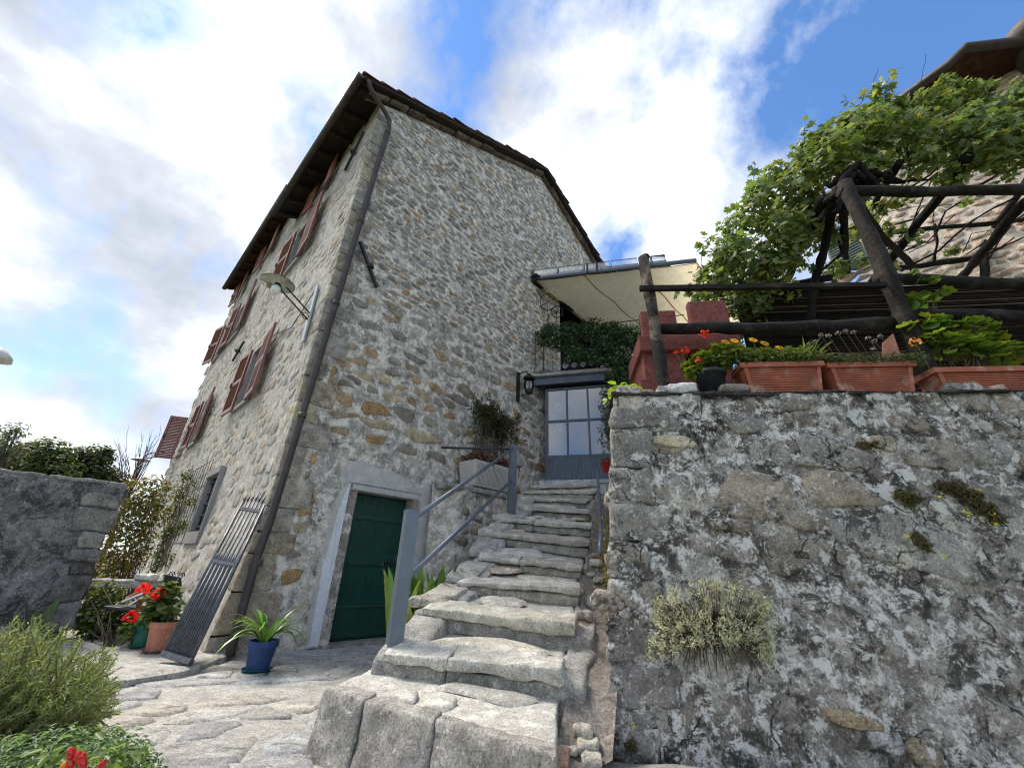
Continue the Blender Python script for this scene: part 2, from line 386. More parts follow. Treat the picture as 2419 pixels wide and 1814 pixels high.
M['lichen_stone'] = rockmat('lichen_stone', None, (.055, .053, .05), (.52, .59), 5, (.78, .76, .72), (.54, .60), 10, 1.0, .8, (.55, 1.4), 75, crack=3.0)
M['darkwall'] = rockmat('dark_plaster', (.19, .185, .178), (.04, .039, .038), (.48, .58), 3.5, (.46, .46, .45), (.57, .66), 9, .9, .6, (.5, 1.5), 60)
M['plaster'] = rockmat('door_plaster', (.50, .49, .46), (.16, .155, .15), (.56, .72), 3, (.66, .645, .61), (.55, .66), 7, .35, .35, (.85, 1.1), 60, fa=(.88, 1.12), fleck=.2, pit=.15)
M['limewash'] = rockmat('limewash', (.68, .70, .73), (.3, .3, .3), (.62, .75), 5, (.82, .83, .84), (.5, .65), 9, .4, .3, (.9, 1.08), 60, fa=(.92, 1.08), fleck=0, pit=.1)
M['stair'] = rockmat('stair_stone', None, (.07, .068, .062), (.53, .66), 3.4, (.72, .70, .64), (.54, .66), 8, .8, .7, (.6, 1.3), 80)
M['stairbed'] = rockmat('stair_mortar', (.40, .385, .35), (.07, .068, .064), (.54, .66), 3.0, (.68, .66, .62), (.54, .66), 8, .9, .8, (.6, 1.3), 80)
M['dirt'] = rockmat('channel_dirt', (.36, .30, .25), (.09, .075, .06), (.58, .74), 4, (.55, .51, .46), (.6, .7), 10, .8, .8, (.6, 1.3), 80)
M['paving'] = rockmat('paving_stone', None, (.13, .13, .128), (.53, .62), 3.6, (.54, .53, .50), (.56, .66), 5, .6, .6, (.65, 1.3), 70, (1, 1.6, 1))
M['pavebed'] = rockmat('paving_bed', (.40, .385, .355), (.16, .155, .145), (.54, .66), 4, (.55, .54, .5), (.55, .68), 8, .7, .7, (.7, 1.25), 70)
M['slate'] = rockmat('slate', (.06, .06, .062), (.02, .02, .02), (.5, .65), 5, (.3, .3, .29), (.66, .74), 12, .8, .5, (.5, 1.5), 60)
M['stuccored'] = rockmat('red_pebble_concrete', (.25, .085, .072), (.13, .045, .04), (.50, .62), 14, (.48, .22, .19), (.57, .66), 30, .4, .9, (.7, 1.3), 110)
M['terracotta'] = plain('terracotta', (.37, .125, .078), .8, 0, .22, 6, .15, .15, (.55, .40, .33))
M['terraold'] = plain('old_terracotta', (.40, .17, .11), .85, 0, .2, 9, .2, .2, (.52, .40, .36))
M['iron'] = plain('wrought_iron', (.035, .037, .042), .5, .4, .4, 20, .3, .5)
M['gate'] = plain('gate_iron', (.085, .092, .105), .42, .5, .35, 18, .35, .5)
M['steel'] = plain('grey_painted_steel', (.13, .155, .19), .38, .35, .12, 12, .05, .5)
M['doorsteel'] = plain('door_paint', (.065, .08, .105), .45, .2, .3, 6, .08, .5, None, (6, 6, .6))
M['galv'] = plain('galvanised_plate', (.42, .46, .48), .5, .5, .12, 10, .08, .5)
M['pipe'] = plain('downpipe_copper', (.07, .058, .055), .6, .15, .3, 6, .05, .3)
M['green'] = plain('green_door_paint', (.005, .052, .036), .42, 0, .35, 5, .12, .45, None, (8, 8, .7))
M['shutter'] = plain('shutter_paint', (.22, .075, .057), .38, 0, .25, 9, .08, .5)
M['soffit'] = woodmat('soffit_wood', (.028, .022, .018), (.05, .038, .03))
M['soffitred'] = woodmat('soffit_red_wood', (.055, .024, .018), (.08, .038, .028))
M['oldwood'] = woodmat('weathered_log', (.020, .0165, .014), (.068, .057, .047))
M['vinewood'] = woodmat('vine_bark', (.008, .0065, .0055), (.022, .017, .014))
M['tile'] = rockmat('roof_tile', (.20, .105, .07), (.06, .055, .05), (.48, .62), 3, (.36, .32, .28), (.58, .68), 9, .5, .4)
M['glassdark'] = plain('window_glass', (.02, .024, .028), .06, 0, .1, 2, 0, .9)
M['glassdoor'] = plain('door_glass', (.11, .125, .145), .05, 0, .12, 2, 0, 1.0)
M['dark'] = plain('room_dark', (.012, .012, .013), .9, 0, .2, 3, 0, .1)
M['fabric'] = clothmat('awning_fabric')
M['leaf'] = leafmat('leaf'); M['leaf_gloss'] = leafmat('glossy_leaf', .12, .28); M['petal'] = leafmat('petal', .35, .6)
M['twig'] = plain('twig', (.10, .075, .055), .8, 0, .35, 20, .3, .2)
M['stem'] = plain('green_stem', (.10, .14, .045), .6, 0, .3, 15, .1, .3)
M['cane'] = plain('reed_cane', (.07, .045, .032), .7, 0, .5, 9, .2, .25)
M['enamel'] = plain('white_enamel', (.60, .62, .58), .3, 0, .08, 4, .03, .5, (.3, .26, .2))
M['lampblack'] = plain('lamp_black', (.03, .028, .028), .4, .3, .2, 9, .05, .5)
M['bulb'] = plain('bulb_glass', (.82, .83, .84), .12, 0, .02, 3, 0, .6)
M['trough'] = rockmat('trough_stone', (.50, .48, .44), (.16, .15, .14), (.60, .76), 3, (.66, .64, .60), (.56, .68), 7, .3, .5, (.85, 1.15), 60, (14, 14, .8), fa=(.85, 1.15), fleck=.1, pit=.2)
M['brick'] = rockmat('orange_brick', (.52, .20, .11), (.2, .08, .05), (.62, .75), 6, (.6, .35, .25), (.6, .7), 12, .4, .4)
M['blackpot'] = plain('black_plastic', (.018, .022, .028), .45, 0, .25, 6, .05, .4, (.05, .06, .07))
M['bluepot'] = plain('blue_pot', (.014, .045, .14), .5, 0, .35, 9, .1, .35, (.05, .07, .11))
M['greenpot'] = plain('green_pot', (.006, .10, .075), .45, 0, .25, 7, .05, .4)
M['soil'] = rockmat('soil', (.05, .035, .025), (.02, .015, .01), (.5, .6), 9, (.12, .09, .06), (.6, .7), 20, .8, .8)
M['river'] = rockmat('river_stone', (.20, .19, .165), (.08, .08, .075), (.56, .7), 5, (.3, .29, .26), (.62, .72), 12, .2, .4)
M['whiterock'] = rockmat('white_rock', (.60, .59, .56), (.16, .15, .13), (.58, .68), 6, (.75, .74, .72), (.5, .62), 10, .9, .5)
M['redplastic'] = plain('red_plastic', (.55, .035, .02), .4, 0, .15, 6, .04, .4)
M['rope'] = plain('cable', (.05, .05, .05), .6, 0, .2, 5, 0, .2)
M['render'] = plain('grey_render', (.30, .29, .28), .9, 0, .12, 3, .1, .1)
M['wood_pale'] = woodmat('pale_board', (.22, .19, .15), (.42, .38, .32))
M['whitepaint'] = plain('white_paint', (.72, .72, .70), .5, 0, .1, 6, .05, .4)
def clearglass(name, col):
    n = NT(name); tr = n.t.nodes.new('ShaderNodeBsdfTransparent'); tr.inputs[0].default_value = (*col, 1); gl = n.t.nodes.new('ShaderNodeBsdfGlossy'); gl.inputs['Roughness'].default_value = .03
    fr = n.t.nodes.new('ShaderNodeFresnel'); fr.inputs[0].default_value = 1.5; ms = n.t.nodes.new('ShaderNodeMixShader'); n.t.links.new(fr.outputs[0], ms.inputs[0]); n.t.links.new(tr.outputs[0], ms.inputs[1]); n.t.links.new(gl.outputs[0], ms.inputs[2]); n.t.links.new(ms.outputs[0], n.out.inputs[0]); return n.m
M['clear'] = clearglass('clear_glass', (.95, .97, .97))
STN = [(.34, .31, .25), (.31, .29, .24), (.37, .30, .21), (.40, .28, .16), (.28, .27, .24), (.36, .28, .19), (.25, .24, .21), (.42, .37, .28)]
STN_UP = [(.30, .285, .255), (.26, .25, .23), (.24, .235, .22), (.34, .31, .26), (.29, .27, .23), (.21, .205, .19), (.36, .30, .23)]
M['mortar_warm'] = rockmat('warm_mortar', (.74, .64, .53), (.3, .25, .2), (.6, .75), 3, (.82, .75, .65), (.52, .64), 8, .6, .6, (.75, 1.2), 60)
M['greyshutter'] = plain('grey_green_shutter', (.14, .19, .18), .5, 0, .15, 6, .05, .4)
M['darkstone'] = rockmat('dark_wall_stone', None, (.022, .022, .024), (.5, .64), 3, (.4, .4, .39), (.60, .70), 10, .8, .6)
M['chilli'] = plain('chilli_red', (.5, .008, .006), .18, 0, .1, 9, 0, .6)
M['chilliorange'] = plain('chilli_orange', (.7, .2, .01), .18, 0, .1, 9, 0, .6)
M['tread'] = rockmat('worn_lit_tread', None, (.16, .155, .14), (.56, .68), 4.5, (.76, .73, .66), (.52, .62), 7, .7, .7, (.7, 1.25), 80)  # wear plus extra paleness that puts the sky light on step tops into colour
M['rubble_low'] = rockmat('lower_rubble_stone', None, (.09, .08, .07), (.58, .72), 4.5, (.60, .57, .50), (.60, .68), 10, .9, .6)
M['glassdoor'].node_tree.nodes['Principled BSDF'].inputs['IOR'].default_value = 1.8
M['lichen_joint'] = rockmat('wall_joint', (.20, .19, .175), (.03, .03, .03), (.48, .58), 5, (.6, .6, .57), (.56, .64), 11, 1.0, .7, (.4, 1.5), 75)
STN = [(.36, .29, .195), (.33, .28, .205), (.38, .275, .155), (.41, .26, .125), (.29, .26, .205), (.36, .25, .15), (.26, .235, .19), (.42, .34, .22)]
STN_UP = [(.35, .31, .25), (.32, .29, .24), (.30, .275, .235), (.40, .345, .26), (.34, .30, .23), (.27, .248, .212), (.42, .33, .23)]
M['chdirt'] = rockmat('channel_rubble', (.27, .235, .20), (.08, .07, .06), (.52, .66), 5, (.5, .47, .43), (.56, .66), 12, 1.0, .9, (.5, 1.4), 60)
M['reed'] = clothmat('reed_stalk')
M['peeled'] = woodmat('peeled_post', (.030, .026, .023), (.36, .30, .22))
M['pale_leaf'] = leafmat('pale_leaf', .08, .7)
M['earth'] = rockmat('earth', (.10, .11, .05), (.04, .035, .02), (.5, .6), 2, (.16, .16, .08), (.55, .65), 5)
M['rosestem'] = plain('rosemary_stem', (.15, .14, .08), .7, 0, .3, 15, .1, .2)
# ------------------------------------------------------------------ the stone house
APU, APZ, E0 = 5.4, 13.0, 10.2
def verge(u): return E0 + .52 * u if u < APU else APZ + .004 - .60 * (u - APU)
def batter(z): return -.24 * max(0.0, 1 - z / 1.9) ** 1.4
house = thing('stone_house', 'tall old rubble stone house with brown shutters, green cellar door and gable roof', 'house', H(0, 0, 0))
DU0, DU1, DZ = 1.16, 2.14, 2.0         # cellar door opening
BU0, BU1, BZ0, BZ1 = 6.3, 8.4, 5.7, 8.3    # balcony doorway
def gable_pt(u, z, d): return H(u, -d, z)
def fac_pt(v, z, d): return H(batter(z) - d, v, z)
def wall_grid(xs, zs, inside, pt, amp, sc):
    idx = {}; vs = []; fs = []
    def vid(i, j):
        if (i, j) not in idx:
            p = pt(xs[i], zs[j], 0); q = pt(xs[i], zs[j], amp * fbm(p, sc, 5)); idx[(i, j)] = len(vs); vs.append(q)
        return idx[(i, j)]
    for i in range(len(xs) - 1):
        for j in range(len(zs) - 1):
            if inside((xs[i] + xs[i + 1]) / 2, (zs[j] + zs[j + 1]) / 2):
                fs.append((vid(i, j), vid(i + 1, j), vid(i + 1, j + 1), vid(i, j + 1)))
    return vs, fs
def lines(a, b, st, extra=()):
    l = sorted(set([round(a + (b - a) * i / int((b - a) / st), 4) for i in range(int((b - a) / st) + 1)] + list(extra)))
    return [x for k, x in enumerate(l) if k == 0 or x - l[k - 1] > .006 or x in extra]
inG = lambda u, z: z < verge(u) + .05 and not (DU0 < u < DU1 and z < DZ) and not (BU0 < u < BU1 and BZ0 < z < BZ1)
vs_, fs_ = wall_grid(lines(0, 10.4, .07, (DU0, DU1, BU0, BU1)), lines(-.2, 13.05, .07, (DZ, BZ0, BZ1)), inG, gable_pt, .022, 2.2)
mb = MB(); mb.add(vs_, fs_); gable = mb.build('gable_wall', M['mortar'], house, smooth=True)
rg = random.Random(11)
FW = [(3.1, 4.05, 3.95, 5.35), (8.0, 8.9, 3.95, 5.35), (2.75, 3.75, 7.45, 8.8), (7.85, 9.0, 7.5, 8.85), (2.35, 3.0, 9.35, 10.0), (7.3, 8.05, 10.5, 11.25), (3.15, 4.1, 1.42, 2.45), (10.1, 10.8, 3.95, 5.3), (10.2, 11.0, 7.5, 8.9)]
inF = lambda v, z: z < (10.4 if v < 4.9 else 11.5) and not any(a < v < b and c < z < d for a, b, c, d in FW)
ex_v = [x for w in FW for x in w[:2]] + [4.9]; ex_z = [x for w in FW for x in w[2:]]
vs_, fs_ = wall_grid(lines(0, 11.9, .08, ex_v), lines(-.2, 11.5, .08, ex_z), inF, fac_pt, .014, 2.5)
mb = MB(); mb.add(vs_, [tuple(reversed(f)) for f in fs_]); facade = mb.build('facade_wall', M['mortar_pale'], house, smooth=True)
def in_surround(u, z): return .72 < u < 2.75 and z < 2.62
gst = []; gst_lo = []
for x, y, h, poly in rubble(.3, 10.2, 0, 13, lambda z: .25 if z < 3.6 else (.25 - .12 * min(1, (z - 3.6) / 2.8)), 2.1, rg):
    if not inG(x, y) or y > verge(x) - .12 or in_surround(x, y) or not inG(x - h, y) or not inG(x + h, y) or not inG(x, y - h * .6): continue
    if x > 2.2 and y < 2.35: continue
    lo = max(0, min(1, (5.2 - y) / 3.5))
    if rg.random() < .06 + .26 * lo: continue
    if min(p[0] for p in poly) < .34: poly = [(max(p[0], .34), p[1]) for p in poly]
    if any(in_surround(*p) or not inG(*p) for p in poly): continue
    poly2, cen = resample(poly, rg.choice((6, 7, 8)) if lo < .3 else rg.choice((8, 9, 10)), rg, .15)
    k = rg.uniform(.62, .98) - .10 * lo * rg.random(); t_ = rg.uniform(-.22, .22); ct_, st_ = math.cos(t_) * k, math.sin(t_) * k; sq = rg.uniform(.7, 1.0)
    poly2 = [(cen[0] + (p[0] - cen[0]) * ct_ - (p[1] - cen[1]) * st_ * sq, cen[1] + (p[0] - cen[0]) * st_ + (p[1] - cen[1]) * ct_ * sq) for p in poly2]
    vs_, fs_ = stone_geo(poly2, cen, rg.uniform(.002, .013) * (1 + .8 * lo), rg, lambda a, b, d: gable_pt(a, b, d + .6 * .022 * fbm(gable_pt(a, b, 0), 2.2, 5)))
    c = rg.choice(STN if rg.random() < lo * 1.6 + .22 else STN_UP); c = shade(c, rg.uniform(.75, 1.2)); (gst_lo if lo > .25 else gst).append((vs_, fs_, c))
lay_stones(gst_lo, gable, M['rubble_low'], 150)
lay_stones(gst, gable, M['rubble'], 60)
fst = []
STF = [(.41, .385, .33), (.37, .35, .305), (.42, .375, .295), (.33, .315, .285), (.45, .415, .35), (.41, .335, .25)]
for x, y, h, poly in rubble(.35, 11.7, 0, 11.4, lambda z: .2, 1.7, rg):
    if not all(inF(x + a, y + b) for a, b in ((0, 0), (-h * .9, 0), (h * .9, 0), (0, h * .6), (0, -h * .6))): continue
    if rg.random() < .22: continue
    poly = [(max(p[0], .2), p[1]) for p in poly]; poly2, cen = resample(poly, 8, rg, .10); k = rg.uniform(.68, .9); poly2 = [(cen[0] + (p[0] - cen[0]) * k, cen[1] + (p[1] - cen[1]) * k) for p in poly2]
    vs_, fs_ = stone_geo(poly2, cen, rg.uniform(.002, .009), rg, fac_pt)
    fst.append((vs_, [tuple(reversed(f)) for f in fs_], shade(rg.choice(STF), rg.uniform(.8, 1.15))))
lay_stones(fst, facade, M['rubble_pale'], 90)
# corner blocks
z = -.1; k = 0
while z < 10.0:
    h = rr(.24, .46); lg = rr(.40, .60) if k % 2 else rr(.26, .36); lf = rr(.10, .16) if k % 2 else rr(.2, .3)
    c8 = []
    for zz_ in (z, z + h - .015):
        b = batter(max(zz_, 0)) - .006
        for u, v in ((b, -.022), (lg, -.018 - rr(0, .008)), (lg, .2), (b, lf)): c8.append(H(u, v, zz_))
    vs_, fs_ = rock(c8, 9, .018, .010, 6, k * 3.1); mb = MB(); col = R.choice([(.36, .325, .265), (.33, .305, .255), (.40, .36, .29), (.30, .28, .245), (.37, .315, .235)]); mb.add(vs_, fs_, shade(col, rr(.9, 1.15)) if k != 8 else (.48, .42, .27))
    mb.build('quoin', M['quoin'], house, smooth=True); z += h; k += 1
# bodies behind the walls (keeps the sky out of the openings)
mb = MB()
mb.hexa([H(.5, .5, 0), H(10.2, .5, 0), H(10.2, 11.6, 0), H(.5, 11.6, 0), H(.5, .5, 10), H(10.2, .5, 10), H(10.2, 11.6, 10), H(.5, 11.6, 10)])
mb.build('inner_wall', M['dark'], house)
mb = MB(); mb.add([H(0, 11.9, 0), H(10.4, 11.9, 0), H(10.4, 11.9, 11.4), H(APU, 11.9, 14), H(0, 11.9, 11.4)], [(0, 1, 2, 3, 4)]); mb.add([H(10.4, 0, 0), H(10.4, 11.9, 0), H(10.4, 11.9, 10), H(10.4, 0, 10)], [(0, 1, 2, 3)])
mb.build('rear_wall', M['mortar'], house)
# roofs: boards, rafters, verge tiles, gutter
def roof(v0, v1, dz, ov, smat, nraf, vlist):
    ue = -ov; RT = lambda u, t: verge(u) + dz + .03 + t
    mb = MB()
    for a, b in ((ue, APU), (APU, 11.0)):
        mb.hexa([H(a, v0, RT(a, 0)), H(b, v0, RT(b, 0)), H(b, v1, RT(b, 0)), H(a, v1, RT(a, 0)), H(a, v0, RT(a, .07)), H(b, v0, RT(b, .07)), H(b, v1, RT(b, .07)), H(a, v1, RT(a, .07))])
    ro = mb.build('roof', smat, house)
    mb = MB()
    for a, b in ((ue + .02, APU), (APU, 10.9)):
        mb.hexa([H(a, v0 + .03, RT(a, .075)), H(b, v0 + .03, RT(b, .075)), H(b, v1 - .02, RT(b, .075)), H(a, v1 - .02, RT(a, .075)), H(a, v0 + .03, RT(a, .16)), H(b, v0 + .03, RT(b, .16)), H(b, v1 - .02, RT(b, .16)), H(a, v1 - .02, RT(a, .16))])
    mb.build('tile_bed', M['tile'], ro)
    me = None
    for i in range(nraf):
        v = v0 + .25 + (v1 - v0 - .5) * i / (nraf - 1); mb = MB()
        mb.beam(H(ue + .05, v, RT(ue + .05, -.065)), H(.4, v, RT(.4, -.065)), .1, .12); mb.build('rafter', smat, ro)
    for v in vlist:                                   # barrel tiles that show along the verge
        for a, b, sg in ((ue, APU, 1), (APU, 10.8, -1)):
            n = int(abs(b - a) / .36)
            for i in range(n):
                u0, u1 = a + (b - a) * i / n, a + (b - a) * (i + 1.25) / n
                if sg < 0: u0, u1 = u1, u0
                u1 = min(u1, APU + .1) if sg > 0 else u1
                p0 = H(u0, v + rr(-.03, .03), RT(u0 if sg > 0 else u0, .10 + .035 * 1)); p1 = H(u1, v, RT(min(u1, APU) if sg > 0 else max(u1, APU), .10))
                d = (p1 - p0).normalized(); x = V; y = d.cross(x); y = y if y.z > 0 else -y; vs2 = []
                for p, rad in ((p0, .095), (p1, .075)):
                    for q in (1.0, .84):
                        for j in range(7):
                            an = math.pi * j / 6; vs2.append(p + x * math.cos(an) * rad * q + y * math.sin(an) * rad * q)
                fs2 = [(j, j + 1, 14 + j + 1, 14 + j) for j in range(6)] + [(7 + j + 1, 7 + j, 21 + j, 21 + j + 1) for j in range(6)] + [(j, 7 + j, 8 + j, j + 1) for j in range(6)]
                mb = MB(); mb.add(vs2, fs2); mb.build('roof_tile', M['tile'], ro, smooth=True)
    mb = MB(); pr = []
    for v in (v0 - .03, v1 + .02):
        for q in (.075, .068):
            for j in range(9):
                an = math.pi + math.pi * j / 8; pr.append(H(ue - .06 + q * math.cos(an), v, RT(ue, .02) + q * math.sin(an)))
    mb.add(pr, [(j, j + 1, 18 + j + 1, 18 + j) for j in range(8)] + [(9 + j + 1, 9 + j, 27 + j, 27 + j + 1) for j in range(8)] + [tuple(range(9)), tuple(range(26, 17, -1))])
    mb.build('gutter', M['pipe'], house, smooth=True)
    return ro
roof(-.27, 4.95, 0.0, .52, M['soffit'], 8, (-.2, .02))
roof(4.9, 12.15, 1.12, .42, M['soffitred'], 10, ())
mb = MB()                                            # rough stone edging under the verge
for a, b in ((-.3, APU), (APU, 10.6)):
    n = int(abs(b - a) / .42)
    for i in range(n):
        u0, u1 = a + (b - a) * i / n, a + (b - a) * (i + .96) / n; d0 = rr(.10, .17)
        vs_, fs_ = rock([H(u0, -d0, verge(u0) - .09), H(u1, -d0, verge(u1) - .09), H(u1, .1, verge(u1) - .09), H(u0, .1, verge(u0) - .09), H(u0, -d0, verge(u0) + .02), H(u1, -d0, verge(u1) + .02), H(u1, .1, verge(u1) + .02), H(u0, .1, verge(u0) + .02)], 5, .02, .02, 6, i)
        m2 = MB(); m2.add(vs_, fs_, shade((.16, .12, .09), rr(.6, 1.2))); m2.build('verge_stone', M['quoin'], house, smooth=True)
pp = [H(-.42, -.26, 10.02), H(-.36, -.24, 9.93), H(-.2, -.2, 9.84), H(.12, -.14, 9.72), H(.22, -.13, 9.62), H(.25, -.12, 9.45)] + [H(.25 - .25 * t, -.12, 9.45 - 9.45 * t) for t in (.3, .6, .85)] + [H(0, -.13, 1.0), H(-.01, -.16, .25), H(-.01, -.18, .02)]
mb = MB(); mb.tube(pp, .048, 12); dp = mb.build('downpipe', M['pipe'], house, smooth=True)
for t in (9.3, 6.7, 4.85, 2.9, 1.0):
    q = .25 - .25 * (9.45 - t) / 9.45; mb = MB(); mb.tube([H(q, -.12, t), H(q, -.12, t - .07)], .058, 12); mb.build('pipe_collar', M['pipe'], dp, smooth=True)
# iron tie bars
for p0, p1, md in ((H(.28, -.05, 6.3), H(.76, -.05, 5.55), H(.55, -.07, 5.9)), (H(-.05, .46, 9.56), H(-.05, 1.03, 8.82), H(-.07, .78, 9.2)), (H(-.05, 5.9, 6.35), H(-.05, 6.6, 6.0), H(-.07, 6.25, 6.18))):
    mb = MB(); mb.beam(p0, p1, .05, .045, (0, 0, 1)); mb.box(md, (.05, .05, .03)); mb.build('tie_bar', M['iron'], house)
# windows and shutters
def pane_win(a, b, c, d):
    mb = MB(); mb.hexa([H(.2, a, c), H(.2, b, c), H(.24, b, c), H(.24, a, c), H(.2, a, d), H(.2, b, d), H(.24, b, d), H(.24, a, d)]); w = mb.build('window', M['glassdark'], house)
    mb = MB()
    for q0, q1 in (((a, c), (b, c)), ((a, d), (b, d)), ((a, c), (a, d)), ((b, c), (b, d)), (((a + b) / 2, c), ((a + b) / 2, d)), ((a, (c + d) / 2), (b, (c + d) / 2))):
        mb.beam(H(.18, *q0), H(.18, *q1), .05, .05, tuple(U))
    mb.build('window_frame', M['shutter'], w)
    mb = MB()
    for q in (((a, c), (a, d)), ((b, c), (b, d)), ((a, d), (b, d))): mb.beam(H(.08, *q[0]), H(.08, *q[1]), .03, .24, tuple(U))
    mb.build('reveal', M['render'], w)
    mb = MB(); mb.hexa([H(-.07, a - .06, c - .07), H(-.07, b + .06, c - .07), H(.2, b + .06, c - .07), H(.2, a - .06, c - .07), H(-.07, a - .06, c), H(-.07, b + .06, c), H(.2, b + .06, c), H(.2, a - .06, c)]); mb.build('sill', M['render'], w)
for w in FW[:6] + FW[7:]: pane_win(*w)
def shutter_mesh(w, h):
    fr = MB(); t = .045
    for x in (.035, w - .035): fr.box((x, 0, h / 2), (.035, t / 2, h / 2))
    for z in (.05, h * .5, h - .05): fr.box((w / 2, 0, z), (w / 2 - .07, t / 2, .045))
    sl = MB(); Mx = Matrix.Rotation(math.radians(35), 3, 'X')
    for z0, z1 in ((.1, h * .5 - .05), (h * .5 + .05, h - .1)):
        n = int((z1 - z0) / .052)
        for i in range(n): sl.box((w / 2, 0, z0 + (i + .5) * (z1 - z0) / n), (w / 2 - .07, .026, .006), Mx)
    hw = MB(); hw.box((0, .03, h * .5), (.012, .014, h * .34)); hw = MB().box((w - .05, .035, h * .5), (.012, .015, .06))
    return [(n_, mesh_np(n_, np.array(m_.v), m_.f, m_.c, False), mt) for n_, m_, mt in (('shutter', fr, 'shutter'), ('louvre_slats', sl, 'shutter'), ('latch', hw, 'iron'))]
def shutter(vh, z0, w, h, sgn, ang):
    """hinged at vh; sgn -1 lies towards the corner, +1 away; ang = stand-off from the wall"""
    ms = shutter_mesh(w, h); a = math.radians(ang)
    ex = V * sgn * math.cos(a) - U * math.sin(a); ez = Vector((0, 0, 1)); ey = ez.cross(ex)
    p = H(-.085, vh, z0) - house.location
    MX = Matrix(((ex.x, ey.x, 0, p.x), (ex.y, ey.y, 0, p.y), (0, 0, 1, p.z), (0, 0, 0, 1)))
    o = place('shutter', ms[0][1], M['shutter'], house); o.matrix_local = MX
    place('louvre_slats', ms[1][1], M['shutter'], o, kind='stuff'); place('latch', ms[2][1], M['iron'], o)
for vh, z0, w, h, sg, an in ((3.1, 3.88, .78, 1.5, -1, 4), (4.05, 3.9, .72, 1.5, 1, 3), (8.0, 3.92, .72, 1.45, -1, 4), (8.9, 3.92, .66, 1.45, 1, 3), (11.2, 3.9, .5, 1.45, 1, 62),
                             (2.75, 7.38, .84, 1.45, -1, 4), (3.75, 7.4, .8, 1.45, 1, 3), (7.85, 7.5, .74, 1.6, -1, 4), (9.0, 7.5, .74, 1.6, 1, 3), (11.0, 7.5, .72, 1.55, 1, 12), (10.2, 7.5, .6, 1.55, -1, 4),
                             (2.35, 9.25, .55, .8, -1, 4), (3.0, 9.25, .55, .8, 1, 3), (7.3, 10.2, .68, 1.05, -1, 4), (8.05, 10.2, .66, 1.05, 1, 3), (10.7, 10.2, .66, 1.05, -1, 4), (11.2, 10.2, .6, 1.05, 1, 6)):
    shutter(vh, z0, w, h, sg, an)
# barred ground-floor window
a, b, c, d = FW[6]
mb = MB(); mb.hexa([H(.28, a, c), H(.28, b, c), H(.3, b, c), H(.3, a, c), H(.28, a, d), H(.28, b, d), H(.3, b, d), H(.3, a, d)]); bw = mb.build('barred_window', M['glassdark'], house)
mb = MB()
for q0, q1, ww in (((a - .08, c - .1), (b + .08, c - .1), .2), ((a - .04, d + .06), (b + .04, d + .06), .12)): mb.beam(H(.08, *q0), H(.08, *q1), .36, ww, (0, 0, 1))
for vv in (a, b): mb.beam(H(.1, vv, c), H(.1, vv, d), .36, .06, tuple(V))
mb.build('stone_frame', M['render'], bw)
for i in range(4): mb = MB(); vv = a + (b - a) * (i + .5) / 4; mb.tube([H(.02, vv, c - .02), H(.02, vv, d + .02)], .014, 8); mb.build('bar', M['iron'], bw, smooth=True)
for i in range(5): mb = MB(); zz_ = c + (d - c) * (i + .5) / 5; mb.tube([H(.0, a - .02, zz_), H(.0, b + .02, zz_)], .014, 8); mb.build('bar', M['iron'], bw, smooth=True)
# cellar door
DV = .2
mb = MB(); mb.beam(H(DU0 + .005, DV + .035, 1.0), H(DU1 - .005, DV + .035, 1.0), .05, 2.0); door = mb.build('cellar_door', M['green'], house)
for i in range(2):
    u0, u1 = DU0 + (DU1 - DU0) * i / 2 + .002, DU0 + (DU1 - DU0) * (i + 1) / 2 - .002
    mb = MB(); mb.hexa([H(u0, DV - .012, .03), H(u1, DV - .012, .03), H(u1, DV + .01, .03), H(u0, DV + .01, .03), H(u0, DV - .012, DZ - .02), H(u1, DV - .012, DZ - .02), H(u1, DV + .01, DZ - .02), H(u0, DV + .01, DZ - .02)]); mb.build('plank', M['green'], door)
for z0, z1 in ((.06, .12), (.42, .45), (.98, 1.14), (1.62, 1.68)):
    mb = MB(); e = .024 if z1 - z0 > .1 else .02
    mb.hexa([H(DU0 + .01, DV - .012 - e, z0), H(DU1 - .01, DV - .012 - e, z0), H(DU1 - .01, DV - .012, z0), H(DU0 + .01, DV - .012, z0), H(DU0 + .01, DV - .012 - e * .6, z1), H(DU1 - .01, DV - .012 - e * .6, z1), H(DU1 - .01, DV - .012, z1), H(DU0 + .01, DV - .012, z1)]); mb.build('batten', M['green'], door)
mb = MB(); mb.tube([H(DU1 - .28, DV - .07, 1.02), H(DU1 - .05, DV - .07, 1.03), H(DU1 - .03, DV - .06, 1.1)], .012, 6); mb.box(H(DU1 - .28, DV - .05, 1.0), (.015, .02, .04)); mb.box(H(DU1 - .05, DV - .04, 1.08), (.02, .02, .06)); mb.build('bolt', M['iron'], door)
mb = MB()
for u0, u1 in ((DU0 - .14, DU0), (DU1, DU1 + .14)): mb.hexa([H(u0, -.015 if u0 > 1.5 else .0, -.1), H(u1, -.015 if u0 > 1.5 else 0, -.1), H(u1, .35, -.1), H(u0, .35, -.1), H(u0, -.015 if u0 > 1.5 else 0, DZ), H(u1, -.015 if u0 > 1.5 else 0, DZ), H(u1, .35, DZ), H(u0, .35, DZ)])
mb.build('door_jamb', M['dirt'], house)
mb = MB(); vs_, fs_ = rock(boxc(H(DU0 - .1, -.02, DZ), U * 1.2, V * .4, (0, 0, .1)), 8, .01, .008, 6); mb.add(vs_, fs_, (.3, .28, .24)); mb.build('lintel', M['plaster'], house, smooth=True)
mb = MB(); vs_, fs_ = rock(boxc(H(DU0 - .12, -.12, -.1), U * 1.25, V * .5, (0, 0, .115)), 8, .02, .01, 6); mb.add(vs_, fs_, (.25, .24, .22)); mb.build('doorstep', M['quoin'], house, smooth=True)
